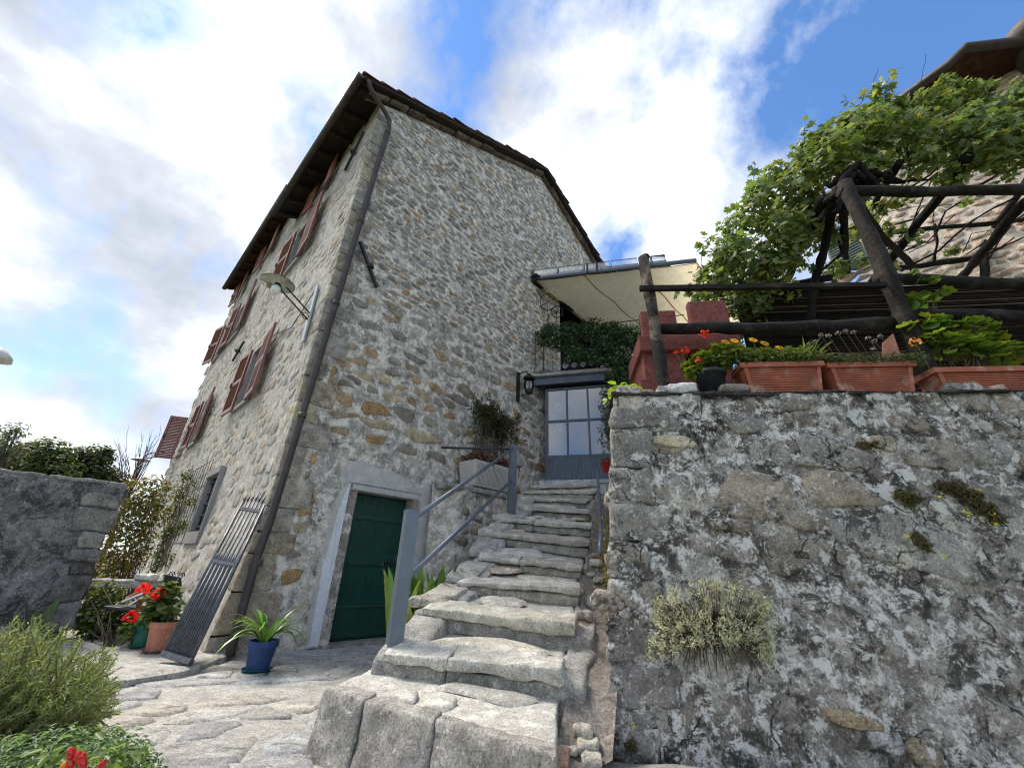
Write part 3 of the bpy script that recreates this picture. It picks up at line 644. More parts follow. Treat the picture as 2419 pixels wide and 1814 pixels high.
def patch(name, pts, d, mat):
    n = len(pts); cu, cz = sum(p[0] for p in pts) / n, sum(p[1] for p in pts) / n
    top = [H(u, -d + .006 * fbm((u, z, 0), 3), z) for u, z in pts]; bot = [H(cu + (u - cu) * 1.01, .02, cz + (z - cz) * 1.01) for u, z in pts]
    mb = MB(); mb.add(top + bot, [tuple(range(n))] + [(i, n + i, n + (i + 1) % n, (i + 1) % n) for i in range(n)]); return mb.build(name, mat, house)
def wavy(pts, st=.06, amp=.02):
    out = []
    for (a, b), (c, d) in zip(pts, pts[1:]):
        n = max(1, int(math.hypot(c - a, d - b) / st))
        for i in range(n):
            t = i / n; x, y = a + (c - a) * t, b + (d - b) * t; out.append((x + amp * fbm((x * 1.0, y, 3), 6), y + amp * fbm((x, y, 9), 6)))
    return out + [pts[-1]]
sur = [onG(640 + x / 4.148, 900 + y / 4.148) for x, y in ((690, 1060), (665, 965), (740, 830), (800, 795), (870, 785), (960, 820), (1060, 860), (1110, 850), (1240, 925), (1350, 960), (1430, 1030), (1480, 1030), (1530, 985), (1565, 1080))]
patch('plaster_surround', wavy([(.86, 0), (.8, .8), (.84, 1.6)] + sur + [(2.66, 1.7), (2.62, 0), (2.285, 0)], .05, .022) + [(2.285, 2.10), (1.015, 2.10), (1.015, 0)], .034, M['plaster'])
patch('limewash_strip', wavy([(.90, .02), (.86, .9), (.92, 1.7), (1.0, 2.08)], .07, .012) + [(1.01, 2.08), (1.01, .02)], .046, M['limewash'])
# ------------------------------------------------------------------ ground and courtyard paving
mb = MB(); G = 400.0
mb.add([(-G, -G, -.12), (G, -G, -.12), (G, G, -.12), (-G, G, -.12)], [(0, 1, 2, 3)])
mb.build('ground', M['earth'], kind='structure')
xs, ys = lines(-7, 1.2, .1), lines(.6, 8.2, .1); vs_ = []; fs_ = []
for j, y in enumerate(ys):
    for i, x in enumerate(xs): vs_.append((x, y, -.012 + .012 * fbm((x, y, 0), 2.0) - max(0, 2.0 - y) * .03))
for j in range(len(ys) - 1):
    for i in range(len(xs) - 1): fs_.append((j * len(xs) + i, j * len(xs) + i + 1, (j + 1) * len(xs) + i + 1, (j + 1) * len(xs) + i))
mb = MB(); mb.add(vs_, fs_); court = mb.build('courtyard_pavement', M['pavebed'], smooth=True, kind='structure')
rg = random.Random(5); pst = []
a_p = math.radians(20); ca, sa = math.cos(a_p), math.sin(a_p)
PAV = [(.36, .355, .34), (.31, .31, .305), (.40, .385, .355), (.37, .355, .325), (.43, .40, .345), (.33, .335, .335), (.40, .365, .315)]
for x, y, h, poly in rubble(-6.5, 6, -1, 9, lambda t: .30, 1.7, rg, .32):
    X, Y = x * ca - y * sa, x * sa + y * ca
    if not (-5.6 < X < .2 and 1.3 < Y < 7.2): continue
    hc = (Vector((X, Y, 0)) - C0); hu, hv = hc.dot(U), hc.dot(V)
    if (hu > -.3 and hv > -.12) or Y > 6.9: continue
    if X > -1.0 and Y > 2.6 or rg.random() < .15: continue
    poly2, cen = resample(poly, 10, rg, .08); k = rg.uniform(.78, .97); poly2 = [(cen[0] + (p[0] - cen[0]) * k, cen[1] + (p[1] - cen[1]) * k) for p in poly2]
    to3 = lambda a, b, d: Vector((a * ca - b * sa, a * sa + b * ca, d * .55 - max(0, 2.0 - (a * sa + b * ca)) * .03 + .006 * fbm((a, b, 5), 1.2)))
    v2, f2 = stone_geo(poly2, cen, rg.uniform(.005, .013), rg, to3, .03, .25); pst.append((v2, f2, shade(rg.choice(PAV), rg.uniform(.8, 1.12))))
lay_stones(pst, court, M['paving'], 260, 'flagstone', 'bedded_flagstones')
# raised slab strip along the facade
def slab(name, pts, z0, z1, mat, parent=None, col=(.42, .40, .36), amp=.015, **k):
    mb = MB(); n = len(pts); vs2 = []
    for zz_, s in ((z0, 1.0), (z1 - .02, 1.0), (z1, .985)):
        cx = sum(p[0] for p in pts) / n; cy = sum(p[1] for p in pts) / n
        for p in pts: vs2.append((cx + (p[0] - cx) * s, cy + (p[1] - cy) * s, zz_ + (amp * fbm((p[0], p[1], 2), 3) if zz_ > z0 else 0)))
    mb.add(vs2, [(a * n + i, a * n + (i + 1) % n, (a + 1) * n + (i + 1) % n, (a + 1) * n + i) for a in (0, 1) for i in range(n)] + [tuple(range(2 * n, 3 * n))], col)
    return mb.build(name, mat, parent, **k)
def chain(pts, st=.18, amp=.02):
    out = []
    for (a, b), (c, d) in zip(pts, pts[1:] + pts[:1]):
        n = max(1, int(math.hypot(c - a, d - b) / st))
        for i in range(n):
            t = i / n; x, y = a + (c - a) * t, b + (d - b) * t; out.append((x + amp * fbm((x, y, 3), 3), y + amp * fbm((x, y, 9), 3)))
    return out
kb = [pxZ(*p, .05) for p in ((470, 1572), (425, 1583), (330, 1598), (235, 1612), (150, 1600), (120, 1560))]
edge = [(p.x, p.y) for p in kb] + [(H(-.2, 7, 0).x - 2.0, H(-.2, 7, 0).y), (H(.3, 7, 0).x, H(.3, 7, 0).y), (H(.2, .1, 0).x, H(.2, .1, 0).y)]
mb = MB(); slab('raised_pavement', chain(edge), -.05, .055, M['paving'], None, (.40, .385, .35), kind='structure')
# ------------------------------------------------------------------ stone stair
stair = thing('stone_stair', 'worn stone stair of sloping treads climbing beside the retaining wall to the glazed door', 'stairs', (-.3, 3, 0))
# (nose L, nose R, riser foot L, riser foot R) as photo pixel + distance, measured step by step
SD = [((764, 1631, 3.02), (1320, 1796, 2.2), (712, 1800, 2.95), (1326, 1880, 2.2)),
      ((903, 1543, 3.38), (1324, 1580, 2.98), (886, 1577, 3.42), (1331, 1650, 3.0)),
      ((996, 1436, 3.85), (1362, 1474, 3.5), (985, 1468, 3.88), (1355, 1528, 3.52)),
      ((1078, 1379, 4.35), (1372, 1390, 4.1), (1080, 1388, 4.38), (1368, 1422, 4.12)),
      ((1128, 1318, 4.9), (1376, 1343, 4.7), (1134, 1331, 4.92), (1372, 1356, 4.72)),
      ((1152, 1264, 5.5), (1395, 1281, 5.35), (1160, 1275, 5.52), (1391, 1309, 5.37)),
      ((1178, 1228, 6.1), (1400, 1242, 5.95), (1186, 1240, 6.12), (1395, 1260, 5.97)),
      ((1226, 1196, 6.75), (1395, 1208, 6.6), (1226, 1215, 6.77), (1395, 1224, 6.62)),
      ((1230, 1175, 7.35), (1386, 1182, 7.2), (1230, 1189, 7.37), (1383, 1195, 7.22)),
      ((1228, 1164, 7.9), (1412, 1157, 7.85), (1230, 1170, 7.92), (1396, 1180, 7.87)),
      ((1252, 1150, 8.5), (1425, 1140, 8.45), (1255, 1162, 8.52), (1420, 1158, 8.47))]
S3 = [[pxY(*p) for p in s] for s in SD]
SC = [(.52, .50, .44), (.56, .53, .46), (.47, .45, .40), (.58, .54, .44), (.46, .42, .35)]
rg = random.Random(21)
for i, (nl, nr, fl, fr) in enumerate(S3):
    last = i == len(S3) - 1
    bl, br = (S3[i + 1][2], S3[i + 1][3]) if not last else (nl + Vector((.1, .9, .06)), nr + Vector((.1, .9, .06)))
    dl = Vector((0, .12, 0))
    dn = Vector((0, 0, -.55))
    # bedding mass of the step
    wl = Vector((-.10, 0, 0)) if i > 1 else Vector((0, 0, 0))
    c8 = [fl + dl + dn, fr + dl + dn, br + dl * 2 + dn, bl + dl * 2 + dn + wl, nl + dl + Vector((0, 0, -.012)), nr + dl + Vector((0, 0, -.012)), br + dl * 2 + Vector((0, 0, -.006)), bl + dl * 2 + wl + Vector((0, 0, -.006))]
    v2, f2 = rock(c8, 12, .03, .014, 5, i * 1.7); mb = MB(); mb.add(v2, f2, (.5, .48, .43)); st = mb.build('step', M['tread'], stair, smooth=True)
    # stones along the nose
    cuts = [0.0, .23, .56, 1.0] if i == 0 else ([0.0, .40, 1.0] if i == 1 else ([0.0, rg.uniform(.3, .7), 1.0] if rg.random() < .45 else [0.0, 1.0]))
    cuts = [c for k, c in enumerate(cuts) if k == 0 or c - cuts[k - 1] > .13]; cuts[-1] = 1.0
    dep = .22 if i else .11
    for k in range(len(cuts) - 1):
        a, b = cuts[k] + .003, cuts[k + 1] - .003; jz = Vector((0, rg.uniform(-.02, .02), rg.uniform(-.006, .012)))
        n0, n1, g0, g1 = nl.lerp(nr, a), nl.lerp(nr, b), fl.lerp(fr, a), fl.lerp(fr, b); b0, b1 = bl.lerp(br, a), bl.lerp(br, b)
        t = dep / max(.2, (b0 - n0).length); up = Vector((0, 0, .012)); lo_ = Vector((0, 0, -.05))
        e0, e1 = n0.lerp(b0, t), n1.lerp(b1, t)
        fr_ = .52 if i else .14; m0, m1 = n0.lerp(g0, fr_), n1.lerp(g1, fr_); mb0, mb1 = Vector((e0.x, e0.y, e0.z + m0.z - n0.z)), Vector((e1.x, e1.y, e1.z + m1.z - n1.z)); fw = Vector((0, -.015, 0)); rc = Vector((0, .012, 0))
        if i: # worn slab also tinted pale for top light, riser stone darkened for shade
            c8 = [m0 + jz + fw, m1 + jz + fw, mb1, mb0, n0 + jz + up + fw, n1 + jz + up + fw, e1 + up, e0 + up]
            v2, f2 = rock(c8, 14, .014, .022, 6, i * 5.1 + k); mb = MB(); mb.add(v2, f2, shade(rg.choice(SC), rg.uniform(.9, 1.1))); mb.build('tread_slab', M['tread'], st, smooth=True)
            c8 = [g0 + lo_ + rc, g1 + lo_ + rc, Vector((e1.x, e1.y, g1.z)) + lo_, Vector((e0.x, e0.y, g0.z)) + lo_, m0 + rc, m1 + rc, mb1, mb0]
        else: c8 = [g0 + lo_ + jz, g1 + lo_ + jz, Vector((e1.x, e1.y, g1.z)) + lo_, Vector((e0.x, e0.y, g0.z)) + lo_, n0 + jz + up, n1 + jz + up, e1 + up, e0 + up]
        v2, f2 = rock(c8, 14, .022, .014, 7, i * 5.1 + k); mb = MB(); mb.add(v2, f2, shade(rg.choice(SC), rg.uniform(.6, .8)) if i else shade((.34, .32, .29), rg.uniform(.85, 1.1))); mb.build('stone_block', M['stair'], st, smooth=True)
    # flat stones let into the tread
    if i < 8:
        Lx = (nr - nl).length; Ly = (bl - nl).length
        for x, y, h, poly in rubble(.12, Lx - .1, dep + .02, max(dep + .1, Ly - .02), lambda t: .20 if i else .17, 2.2, rg):
            if not (.1 < x < Lx - .1 and dep < y < Ly - .04) or rg.random() < (.3 if i else .45): continue
            poly = [(min(max(p[0], .08), Lx - .06), min(max(p[1], dep), Ly - .01)) for p in poly]; poly2, cen = resample(poly, 9, rg, .10); poly2 = [(cen[0] + (p[0] - cen[0]) * .8, cen[1] + (p[1] - cen[1]) * .8) for p in poly2]
            def to3(a, b, d):
                s, t = a / Lx, b / Ly; return nl.lerp(nr, s).lerp(bl.lerp(br, s), t) + Vector((0, 0, d))
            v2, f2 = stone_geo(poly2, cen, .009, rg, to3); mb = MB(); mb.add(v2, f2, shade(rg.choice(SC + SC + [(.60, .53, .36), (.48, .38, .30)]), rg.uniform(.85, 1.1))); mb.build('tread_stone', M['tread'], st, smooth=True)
    # rough stones on the outer edge
    if 2 <= i <= 6:
        o = nl.lerp(bl, .1) + Vector((-.02, 0, -.02)); e = bl - nl
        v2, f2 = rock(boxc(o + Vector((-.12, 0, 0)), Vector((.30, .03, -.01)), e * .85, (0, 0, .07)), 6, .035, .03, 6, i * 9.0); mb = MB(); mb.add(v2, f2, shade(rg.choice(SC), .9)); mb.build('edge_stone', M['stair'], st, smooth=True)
# flank of the flight towards the cellar door
mb = MB(); pts = [s[0] for s in S3[1:]]; top = [p + Vector((-.06, .0, -.03)) for p in pts]; 
for k in range(len(top) - 1):
    a, b = top[k], top[k + 1]; n = 4
    v2, f2 = rock([Vector((a.x, a.y, -.1)), Vector((a.x + .3, a.y, -.1)), Vector((b.x + .3, b.y, -.1)), Vector((b.x, b.y, -.1)), a, a + Vector((.3, 0, 0)), b + Vector((.3, 0, 0)), b], 10, .03, .03, 3, k); mb.add(v2, f2)
mb.build('flank_wall', M['stairbed'], stair, smooth=True)
mb = MB()
for k in range(1, len(S3) - 2):
    a, b = S3[k][1], S3[k + 1][1]; lo_ = Vector((0, 0, -.06)); w_ = Vector((.13, 0, -.04)); o_ = Vector((-.05, .06, 0))
    v2, f2 = rock([Vector((a.x, a.y, -.1)) + o_, Vector((a.x + .2, a.y, -.1)), Vector((b.x + .2, b.y + .1, -.1)), Vector((b.x, b.y + .1, -.1)) + o_, a + lo_ + o_, a + lo_ + w_, b + lo_ * 2.2 + w_, b + lo_ * 2.2 + o_], 9, .04, .05, 5, k * 3.3); m2 = MB(); m2.add(v2, f2, (.3, .29, .26)); m2.build('flank_stone', M['stairbed'], stair, smooth=True)
# drain channel between the stair and the retaining wall
ch = [(1352, 1782, 2.62), (1358, 1750, 2.75), (1378, 1640, 3.0), (1393, 1520, 3.55), (1400, 1420, 4.1), (1408, 1330, 4.8), (1412, 1270, 5.5), (1414, 1225, 6.2), (1416, 1185, 7.0), (1420, 1160, 8.0)]
cp = [pxY(*p) - Vector((0, 0, .05)) for p in ch]; vs_ = []; fs_ = []
for k, p in enumerate(cp):
    for j in range(9):
        q = p + Vector((-.10 + .04 * j * (.95 if k < 3 else 1), 0, 0)); vs_.append(q + Vector((0, 0, .025 * fbm(q, 5) + .03 * ((j - 4) / 4) ** 2)))
    if k: fs_ += [((k - 1) * 9 + j, (k - 1) * 9 + j + 1, k * 9 + j + 1, k * 9 + j) for j in range(8)]
mb = MB(); mb.add(vs_, fs_); chn = mb.build('drain_channel', M['chdirt'], smooth=True, kind='structure')
rg = random.Random(3)
for k in range(10):
    t = rg.random() * 5.5; i = int(t); p = cp[i].lerp(cp[i + 1], t - i) + Vector((rg.uniform(-.1, .12), 0, .02)); s = rg.uniform(.03, .085)
    v2, f2 = rock(boxc(p - Vector((s, s, s * .4)), (s * 2, 0, 0), (s * .3, s * 1.6, 0), (0, .01, s)), 4, s * .6, s * .3, 9, k); mb = MB(); mb.add(v2, f2, shade(rg.choice([(.42, .36, .3), (.35, .3, .26), (.5, .3, .2), (.5, .46, .38)]), rg.uniform(.8, 1.1))); mb.build('loose_stone', M['stair'], chn, smooth=True)
# ------------------------------------------------------------------ retaining wall
rwall = thing('retaining_wall', 'lichen-covered retaining wall of rough mortared stones carrying the terrace', 'wall', Wp(0, 0, 0))
def rw_lean(z): return .14 * z / WZ - .14
def rw_sh(s, z): return -.22 * (1 - z / WZ) * max(0.0, 1 - max(s, 0) / 1.6)
def rw_pt(s, z, d): return Wp(s + rw_sh(s, z), rw_lean(z) - d, z)
SB = 8.0; sdir = (pxY(1446, 1100, 9.3) - W0); sdir.z = 0; sdir.normalize()    # the side that runs back along the stair
snor = Vector((-sdir.y, sdir.x, 0))
def side_pt(t, z, d): return W0 + WA * rw_sh(0, z) * max(.35, 1 - t / 5) + WB * rw_lean(z) * .6 + sdir * t + snor * d + Vector((0, 0, z))
xs, zs = lines(0, 5.2, .028), lines(-.2, WZ, .028); vs_ = []; fs_ = []
def rwd(s, z): p = (s, z, 0); return .055 * fbm(p, 1.6, 3) + .028 * fbm((s, z, 7), 6, 4) + .010 * fbm((s, z, 3), 22, 3)
for x in xs:
    for z_ in zs:
        e = min(1, x / .12); vs_.append(rw_pt(x, z_, rwd(x, z_) * 1.0 - .03 * (1 - e) ** 2))
nz_ = len(zs)
fs_ = [(i * nz_ + j, (i + 1) * nz_ + j, (i + 1) * nz_ + j + 1, i * nz_ + j + 1) for i in range(len(xs) - 1) for j in range(nz_ - 1)]
mb = MB(); mb.add(vs_, fs_); face = mb.build('wall_face', M['lichen'], rwall, smooth=True)
ts = lines(0, 7.5, .1); zs = lines(-.2, WZ, .06); vs_ = [side_pt(t, z_, .05 * fbm((t, z_, 4), 2.5, 5) + (.0 if t > .05 else -.02)) for t in ts for z_ in zs]; nz_ = len(zs)
mb = MB(); mb.add(vs_, [(i * nz_ + j, i * nz_ + j + 1, (i + 1) * nz_ + j + 1, (i + 1) * nz_ + j) for i in range(len(ts) - 1) for j in range(nz_ - 1)]); mb.build('return_face', M['lichen'], rwall, smooth=True)
rg = random.Random(31); wst = []
LST = [(.36, .34, .30), (.40, .37, .32), (.33, .30, .26), (.37, .31, .24), (.43, .39, .33), (.32, .275, .225)]
for x, y, h, poly in rubble(0, 5.1, .05, WZ - .06, lambda z: .27, 1.5, rg, .36):
    if not (0.1 < x < 5 and y < WZ - .06) or rg.random() < .48: continue
    if .35 < x < 1.7 and .0 < y < .8 and rg.random() < .85: continue
    poly2, cen = resample(poly, 12, rg, .07); k = rg.uniform(.66, .92); poly2 = [(max(.02, cen[0] + (p[0] - cen[0]) * k), cen[1] + (p[1] - cen[1]) * k) for p in poly2]
    v2, f2 = stone_geo(poly2, cen, rg.uniform(.006, .02), rg, lambda a, b, d: rw_pt(a, b, d + rwd(cen[0], cen[1]) * .3 + rwd(a, b) * .7 + .008 * fbm((a, b, 8), 14, 3)), .07, .5)
    wst.append((v2, f2, shade(rg.choice(LST), rg.uniform(.8, 1.3))))
for (px_, py_, w_, h_, c_) in ((1600, 1040, .36, .11, (.60, .53, .36)), (2110, 1310, .19, .17, (.56, .52, .40)), (2010, 1690, .26, .09, (.42, .32, .19)), (2160, 1770, .16, .14, (.40, .33, .22)), (2080, 1740, .16, .10, (.62, .60, .57)), (1890, 1230, .34, .12, (.36, .31, .25)), (1740, 1240, .28, .10, (.30, .25, .20)),
                               (2180, 1090, .24, .09, (.42, .38, .31)), (1930, 1090, .22, .08, (.36, .34, .29)), (1490, 1180, .22, .14, (.36, .33, .28)), (1510, 1330, .22, .13, (.22, .20, .18)), (1480, 1420, .18, .12, (.40, .33, .26)), (1900, 1310, .10, .06, (.12, .10, .09))):
    s0, z0 = onW(px_, py_, -.06); an0 = rg.random() * 6
    poly = []
    for q in range(10):
        an = 2 * math.pi * (q + rg.uniform(-.3, .3)) / 10; k = (1 + rg.uniform(-.16, .16)) / max(abs(math.cos(an)), abs(math.sin(an))) ** .75; poly.append((s0 + math.cos(an) * w_ * .5 * k, z0 + math.sin(an) * h_ * .5 * k - math.cos(an) * w_ * .06))
    v2, f2 = stone_geo(poly, (s0, z0), .016, rg, lambda a, b, d: rw_pt(a, b, d + rwd(a, b) * .7 + max(0, rwd(s0, z0)) * .3 + .008 + .008 * fbm((a, b, 8), 14, 3)), .07, .4); wst.append((v2, f2, c_))
lay_stones(wst, face, M['lichen_stone'], 200)
# corner stones of the retaining wall
z = 0.0; k = 0
while z < WZ - .2:
    h = rr(.2, .34); 
    if z + h > WZ - .08: h = WZ - .1 - z
    w_ = rr(.26, .5); o = Wp(-.015 + rw_sh(0, z), rw_lean(z) - .035, z); lx = WA * (rw_sh(0, z + h) - rw_sh(0, z))
    v2, f2 = rock([o, o + WA * w_, o + WA * w_ + WB * .12, o + sdir * .34, o + lx + Vector((0, 0, h - .012)) + WB * .01, o + lx + WA * w_ * .92 + Vector((0, 0, h - .02)), o + lx + WA * w_ * .9 + WB * .12 + Vector((0, 0, h - .012)), o + lx + sdir * .34 + Vector((0, 0, h - .012))], 10, .03, .035, 6, k * 2.3 + 50)
    mb = MB(); mb.add(v2, f2, shade(R.choice([(.36, .34, .3), (.27, .25, .22), (.42, .38, .32), (.24, .22, .2)]), rr(.8, 1.15))); mb.build('corner_stone', M['lichen_stone'], rwall, smooth=True); z += h; k += 1
# slate coping
s = -.02
while s < 5.1:
    w_ = rr(.25, .6); th = rr(.018, .034); yo = rr(.015, .055)
    v2, f2 = rock(boxc(Wp(s, -yo, WZ - .008 + rr(-.004, .004)), WA * w_ * .99 + Vector((0, 0, rr(-.012, .012))), WB * (.42 + yo), (0, 0, th)), 7, .008, .02, 7, s * 5)
    mb = MB(); mb.add(v2, f2, (.07, .07, .07)); mb.build('coping_slate', M['slate'], rwall, smooth=True); s += w_
# terrace behind
mb = MB(); q = [Wp(-.0, .05, WZ - .02), Wp(9, .05, WZ - .02), Wp(9, 9, WZ - .02), W0 + sdir * 7.5 + Vector((0, 0, WZ - .02))]
mb.add(q, [(0, 1, 2, 3)]); mb.build('terrace', M['pavebed'], kind='structure')
# gravel kerb at the foot of the wall
q = [pxZ(*p, .03) for p in ((1330, 1800), (1470, 1796), (1640, 1814))]
mb = MB(); v2, f2 = rock(boxc(Vector((.28, 2.1, -.15)), (2.6, -.25, 0), (.3, .85, 0), (0, 0, .20)), 14, .05, .03, 6); mb.add(v2, f2, (.42, .41, .39)); mb.build('gravel_kerb', M['stairbed'], smooth=True, kind='structure')
# ------------------------------------------------------------------ ledge beside the stair (carries the trough)
ledge = thing('stone_ledge', 'rough mortared ledge wall between cellar door and stair, under the trough', 'wall', H(2.5, -.3, 0))
xs = lines(2.42, 5.0, .07); zs = lines(-.1, 2.3, .07); vs_ = []
for x in xs:
    for z_ in zs:
        o = -.5 - .05 * (z_ < .1); o = o * (.25 + .75 * min(1, (x - 2.42) / .3)) if x < 2.72 else o
        q = H(x, o, z_); vs_.append(q - V * .05 * fbm(q, 2.2, 5))
nz_ = len(zs); fs_ = [(i * nz_ + j, (i + 1) * nz_ + j, (i + 1) * nz_ + j + 1, i * nz_ + j + 1) for i in range(len(xs) - 1) for j in range(nz_ - 1)]
mb = MB(); mb.add(vs_, fs_); lf = mb.build('ledge_face', M['mortar'], ledge, smooth=True)
v2, f2 = rock(boxc(H(2.45, -.54, 2.2), U * 2.6, V * .56, (0, 0, .09)), 14, .02, .03, 5); mb = MB(); mb.add(v2, f2, (.3, .29, .27)); mb.build('ledge_cap', M['quoin'], ledge, smooth=True)
rg = random.Random(8); lst = []
for x, y, h, poly in rubble(2.75, 4.9, .1, 2.1, lambda z: .22, 1.6, rg):
    if not (2.85 < x < 4.9 and y < 2.1) or rg.random() < .55: continue
    poly2, cen = resample(poly, 10, rg, .1); poly2 = [(cen[0] + (p[0] - cen[0]) * .75, cen[1] + (p[1] - cen[1]) * .75) for p in poly2]
    v2, f2 = stone_geo(poly2, cen, .03, rg, lambda a, b, d: H(a, -.5 - d, b)); lst.append((v2, f2, shade(rg.choice(STN_UP), rg.uniform(.7, 1.1))))
lay_stones(lst, lf, M['rubble'], 60)
# ------------------------------------------------------------------ handrails
hr = thing('handrail', 'grey steel handrail with square posts on the outer side of the stair', 'handrail', pxY(935, 1497, 3.5))
pa, pb = pxY(934, 1497, 3.5), pxY(1207, 1218, 6.45)
ta, tb = pxY(999, 1210, 3.5), pxY(1217, 1053, 6.45)
def post(a, b, w, rot):
    mb = MB(); d = (b - a); b2 = Vector((a.x, a.y, b.z)); Mx = Matrix.Rotation(rot, 3, 'Z')
    mb.box((a + b2) / 2 - Vector((0, 0, .04)), (w / 2, w / 2, (b2.z - a.z) / 2 + .04), Mx); p = mb.build('post', M['steel'], hr)
    mb = MB(); mb.box(b2 + Vector((0, 0, .006)), (w / 2 + .004, w / 2 + .004, .006), Mx); mb.build('post_cap', M['steel'], p); return b2
tA, tB = post(pa, ta, .105, math.radians(28)), post(pb, tb, .105, math.radians(20))
for dz in (-.04, -.50):
    mb = MB(); mb.tube([tA + Vector((.03, .03, dz)), tB + Vector((0, 0, dz - .06 if dz < -.1 else dz))], .021, 10); mb.build('rail', M['steel'], hr, smooth=True)
e = H(2.35, -.05, 0); mb = MB(); ev = pxP(1043, 1057, C0 - V * .5, V); mb.tube([tB + Vector((0, 0, -.06)), ev], .018, 8); mb.build('rail', M['iron'], hr, smooth=True)
h2 = thing('handrail', 'curved grey steel grab bar fixed to the retaining wall beside the stair', 'handrail', pxY(1418, 1310, 4.1))
bar = [pxY(1418, 1309, 4.0), pxY(1418, 1285, 4.05), pxY(1420, 1262, 4.2), pxY(1419, 1238, 4.6), pxY(1418, 1195, 5.2), pxY(1413, 1140, 6.0), pxY(1409, 1108, 6.8)]
mb = MB(); mb.tube(bar, .022, 10); mb.build('rail', M['steel'], h2, smooth=True)
for q in (2, 5): mb = MB(); p = bar[q]; mb.tube([p, p + Vector((.16 if q == 2 else .3, .05, 0))], .010, 8); mb.build('bracket', M['steel'], h2, smooth=True)
# ------------------------------------------------------------------ glazed door under the balcony
gd = thing('glazed_door', 'slate-blue steel door with six glass panes at the head of the stair', 'door', pxY(1292, 1141, 9.1))
g0, g1 = pxY(1292, 1141, 9.1), pxY(1470, 1139, 8.65); gx = (g1 - g0); gx.z = 0; GWd = gx.length; gx.normalize(); gn = Vector((gx.y, -gx.x, 0)); gz0 = g0.z; gz1 = pxY(1292, 922, 9.1).z
def gp(a, z, d=0.0): return Vector((g0.x, g0.y, 0)) + gx * a + gn * d + Vector((0, 0, z))
def gbox(a0, a1, z0, z1, d0, d1): return [gp(a0, z0, d1), gp(a1, z0, d1), gp(a1, z0, d0), gp(a0, z0, d0), gp(a0, z1, d1), gp(a1, z1, d1), gp(a1, z1, d0), gp(a0, z1, d0)]
ca_ = [.0, pxY(1341, 1050, 9.0).x - g0.x, pxY(1392, 1050, 8.9).x - g0.x, GWd]; ca_ = [0, (ca_[1]) / gx.x, ca_[2] / gx.x, GWd]
zp = pxY(1320, 1079, 9.05).z; zm = pxY(1320, 996, 9.05).z
mb = MB(); mb.hexa(gbox(0, GWd, gz0, zp, -.03, .02)); mb.build('kick_panel', M['doorsteel'], gd)
mb = MB(); mb.hexa(gbox((ca_[1] + ca_[2]) / 2 + .0, (ca_[1] + ca_[2]) / 2 + .03, gz0 + .01, zp - .01, .02, .032)); mb.build('seam', M['doorsteel'], gd)
for k in range(3):
    for z0, z1 in ((zp, zm), (zm, gz1)):
        mb = MB(); mb.hexa(gbox(ca_[k] + .02, ca_[k + 1] - .02, z0 + .02, z1 - .02, -.015, -.005)); mb.build('pane', M['glassdoor'], gd)
for k, a in enumerate(ca_): w_ = .035 if k in (0, 3) else .022; mb = MB(); mb.hexa(gbox(a - w_, a + w_, gz0 if k in (0, 3) else zp, gz1 + .02, -.03, .025)); mb.build('mullion', M['steel'] if 0 else M['doorsteel'], gd)
for z_ in (zp, zm, gz1): mb = MB(); mb.hexa(gbox(0, GWd, z_ - .025, z_ + .025, -.03, .0235)); mb.build('rail', M['doorsteel'], gd)
for a_, z_ in ((.22, zm + .28), (.24, zm - .24)):
    mb = MB()
    for q in ((0, .12, .10, .12), (0, .12, 0, .02), (0, .02, .02, .10), (.10, .12, .02, .10)): mb.hexa(gbox(a_ + q[0], a_ + q[1], z_ + q[2] * 1.3, z_ + q[3] * 1.3, -.004, -.001))
    mb.build('paper_sign', M['whitepaint'], gd)
z5 = pxY(1275, 905, 9.1).z
mb = MB(); mb.hexa(gbox(-.06, GWd + .3, gz1 + .025, z5, -.06, -.03)); mb.build('transom', M['dark'], gd)
mb = MB(); mb.hexa(gbox(-.12, GWd + .3, gz0 - .35, gz0 - .005, -.3, .35)); mb.build('threshold', M['quoin'], gd)
mb = MB(); mb.hexa(gbox(-.3, 2.6, 2.0, 5.4, -.35, -.3)); mb.build('porch_wall', M['mortar'], gd)
# steel beam and balcony
bal = thing('balcony', 'small balcony slab with scrolled iron railing above the glazed door', 'balcony', gp(0, z5))
zb0, zb1 = pxY(1275, 906, 8.95).z, pxY(1275, 889, 8.95).z
mb = MB(); mb.hexa(gbox(-.32, 1.42, zb0, zb1 - .02, .10, .13)); mb.hexa(gbox(-.32, 1.42, zb1 - .02, zb1, .0, .16)); mb.hexa(gbox(-.32, 1.42, zb0 - .02, zb0, .0, .16)); mb.build('steel_beam', M['doorsteel'], bal)
v2, f2 = rock(gbox(-.36, 3.6, zb1 + .004, zb1 + .10, -1.4, .2), 14, .02, .015, 5); mb = MB(); mb.add(v2, f2, (.42, .40, .37)); mb.build('slab', M['stair'], bal, smooth=True)
zr0, zr1 = zb1 + .13, pxY(1277, 781, 9.0).z
for z_ in (zr0, zr1): mb = MB(); mb.tube([gp(-.28, z_, .12), gp(3.4, z_, .12)], .013, 8); mb.build('rail', M['iron'], bal, smooth=True)
mb = MB(); mb.tube([gp(-.28, zr1, .12), gp(-.28, zr1, -.9)], .013, 8); mb.build('rail', M['iron'], bal, smooth=True)
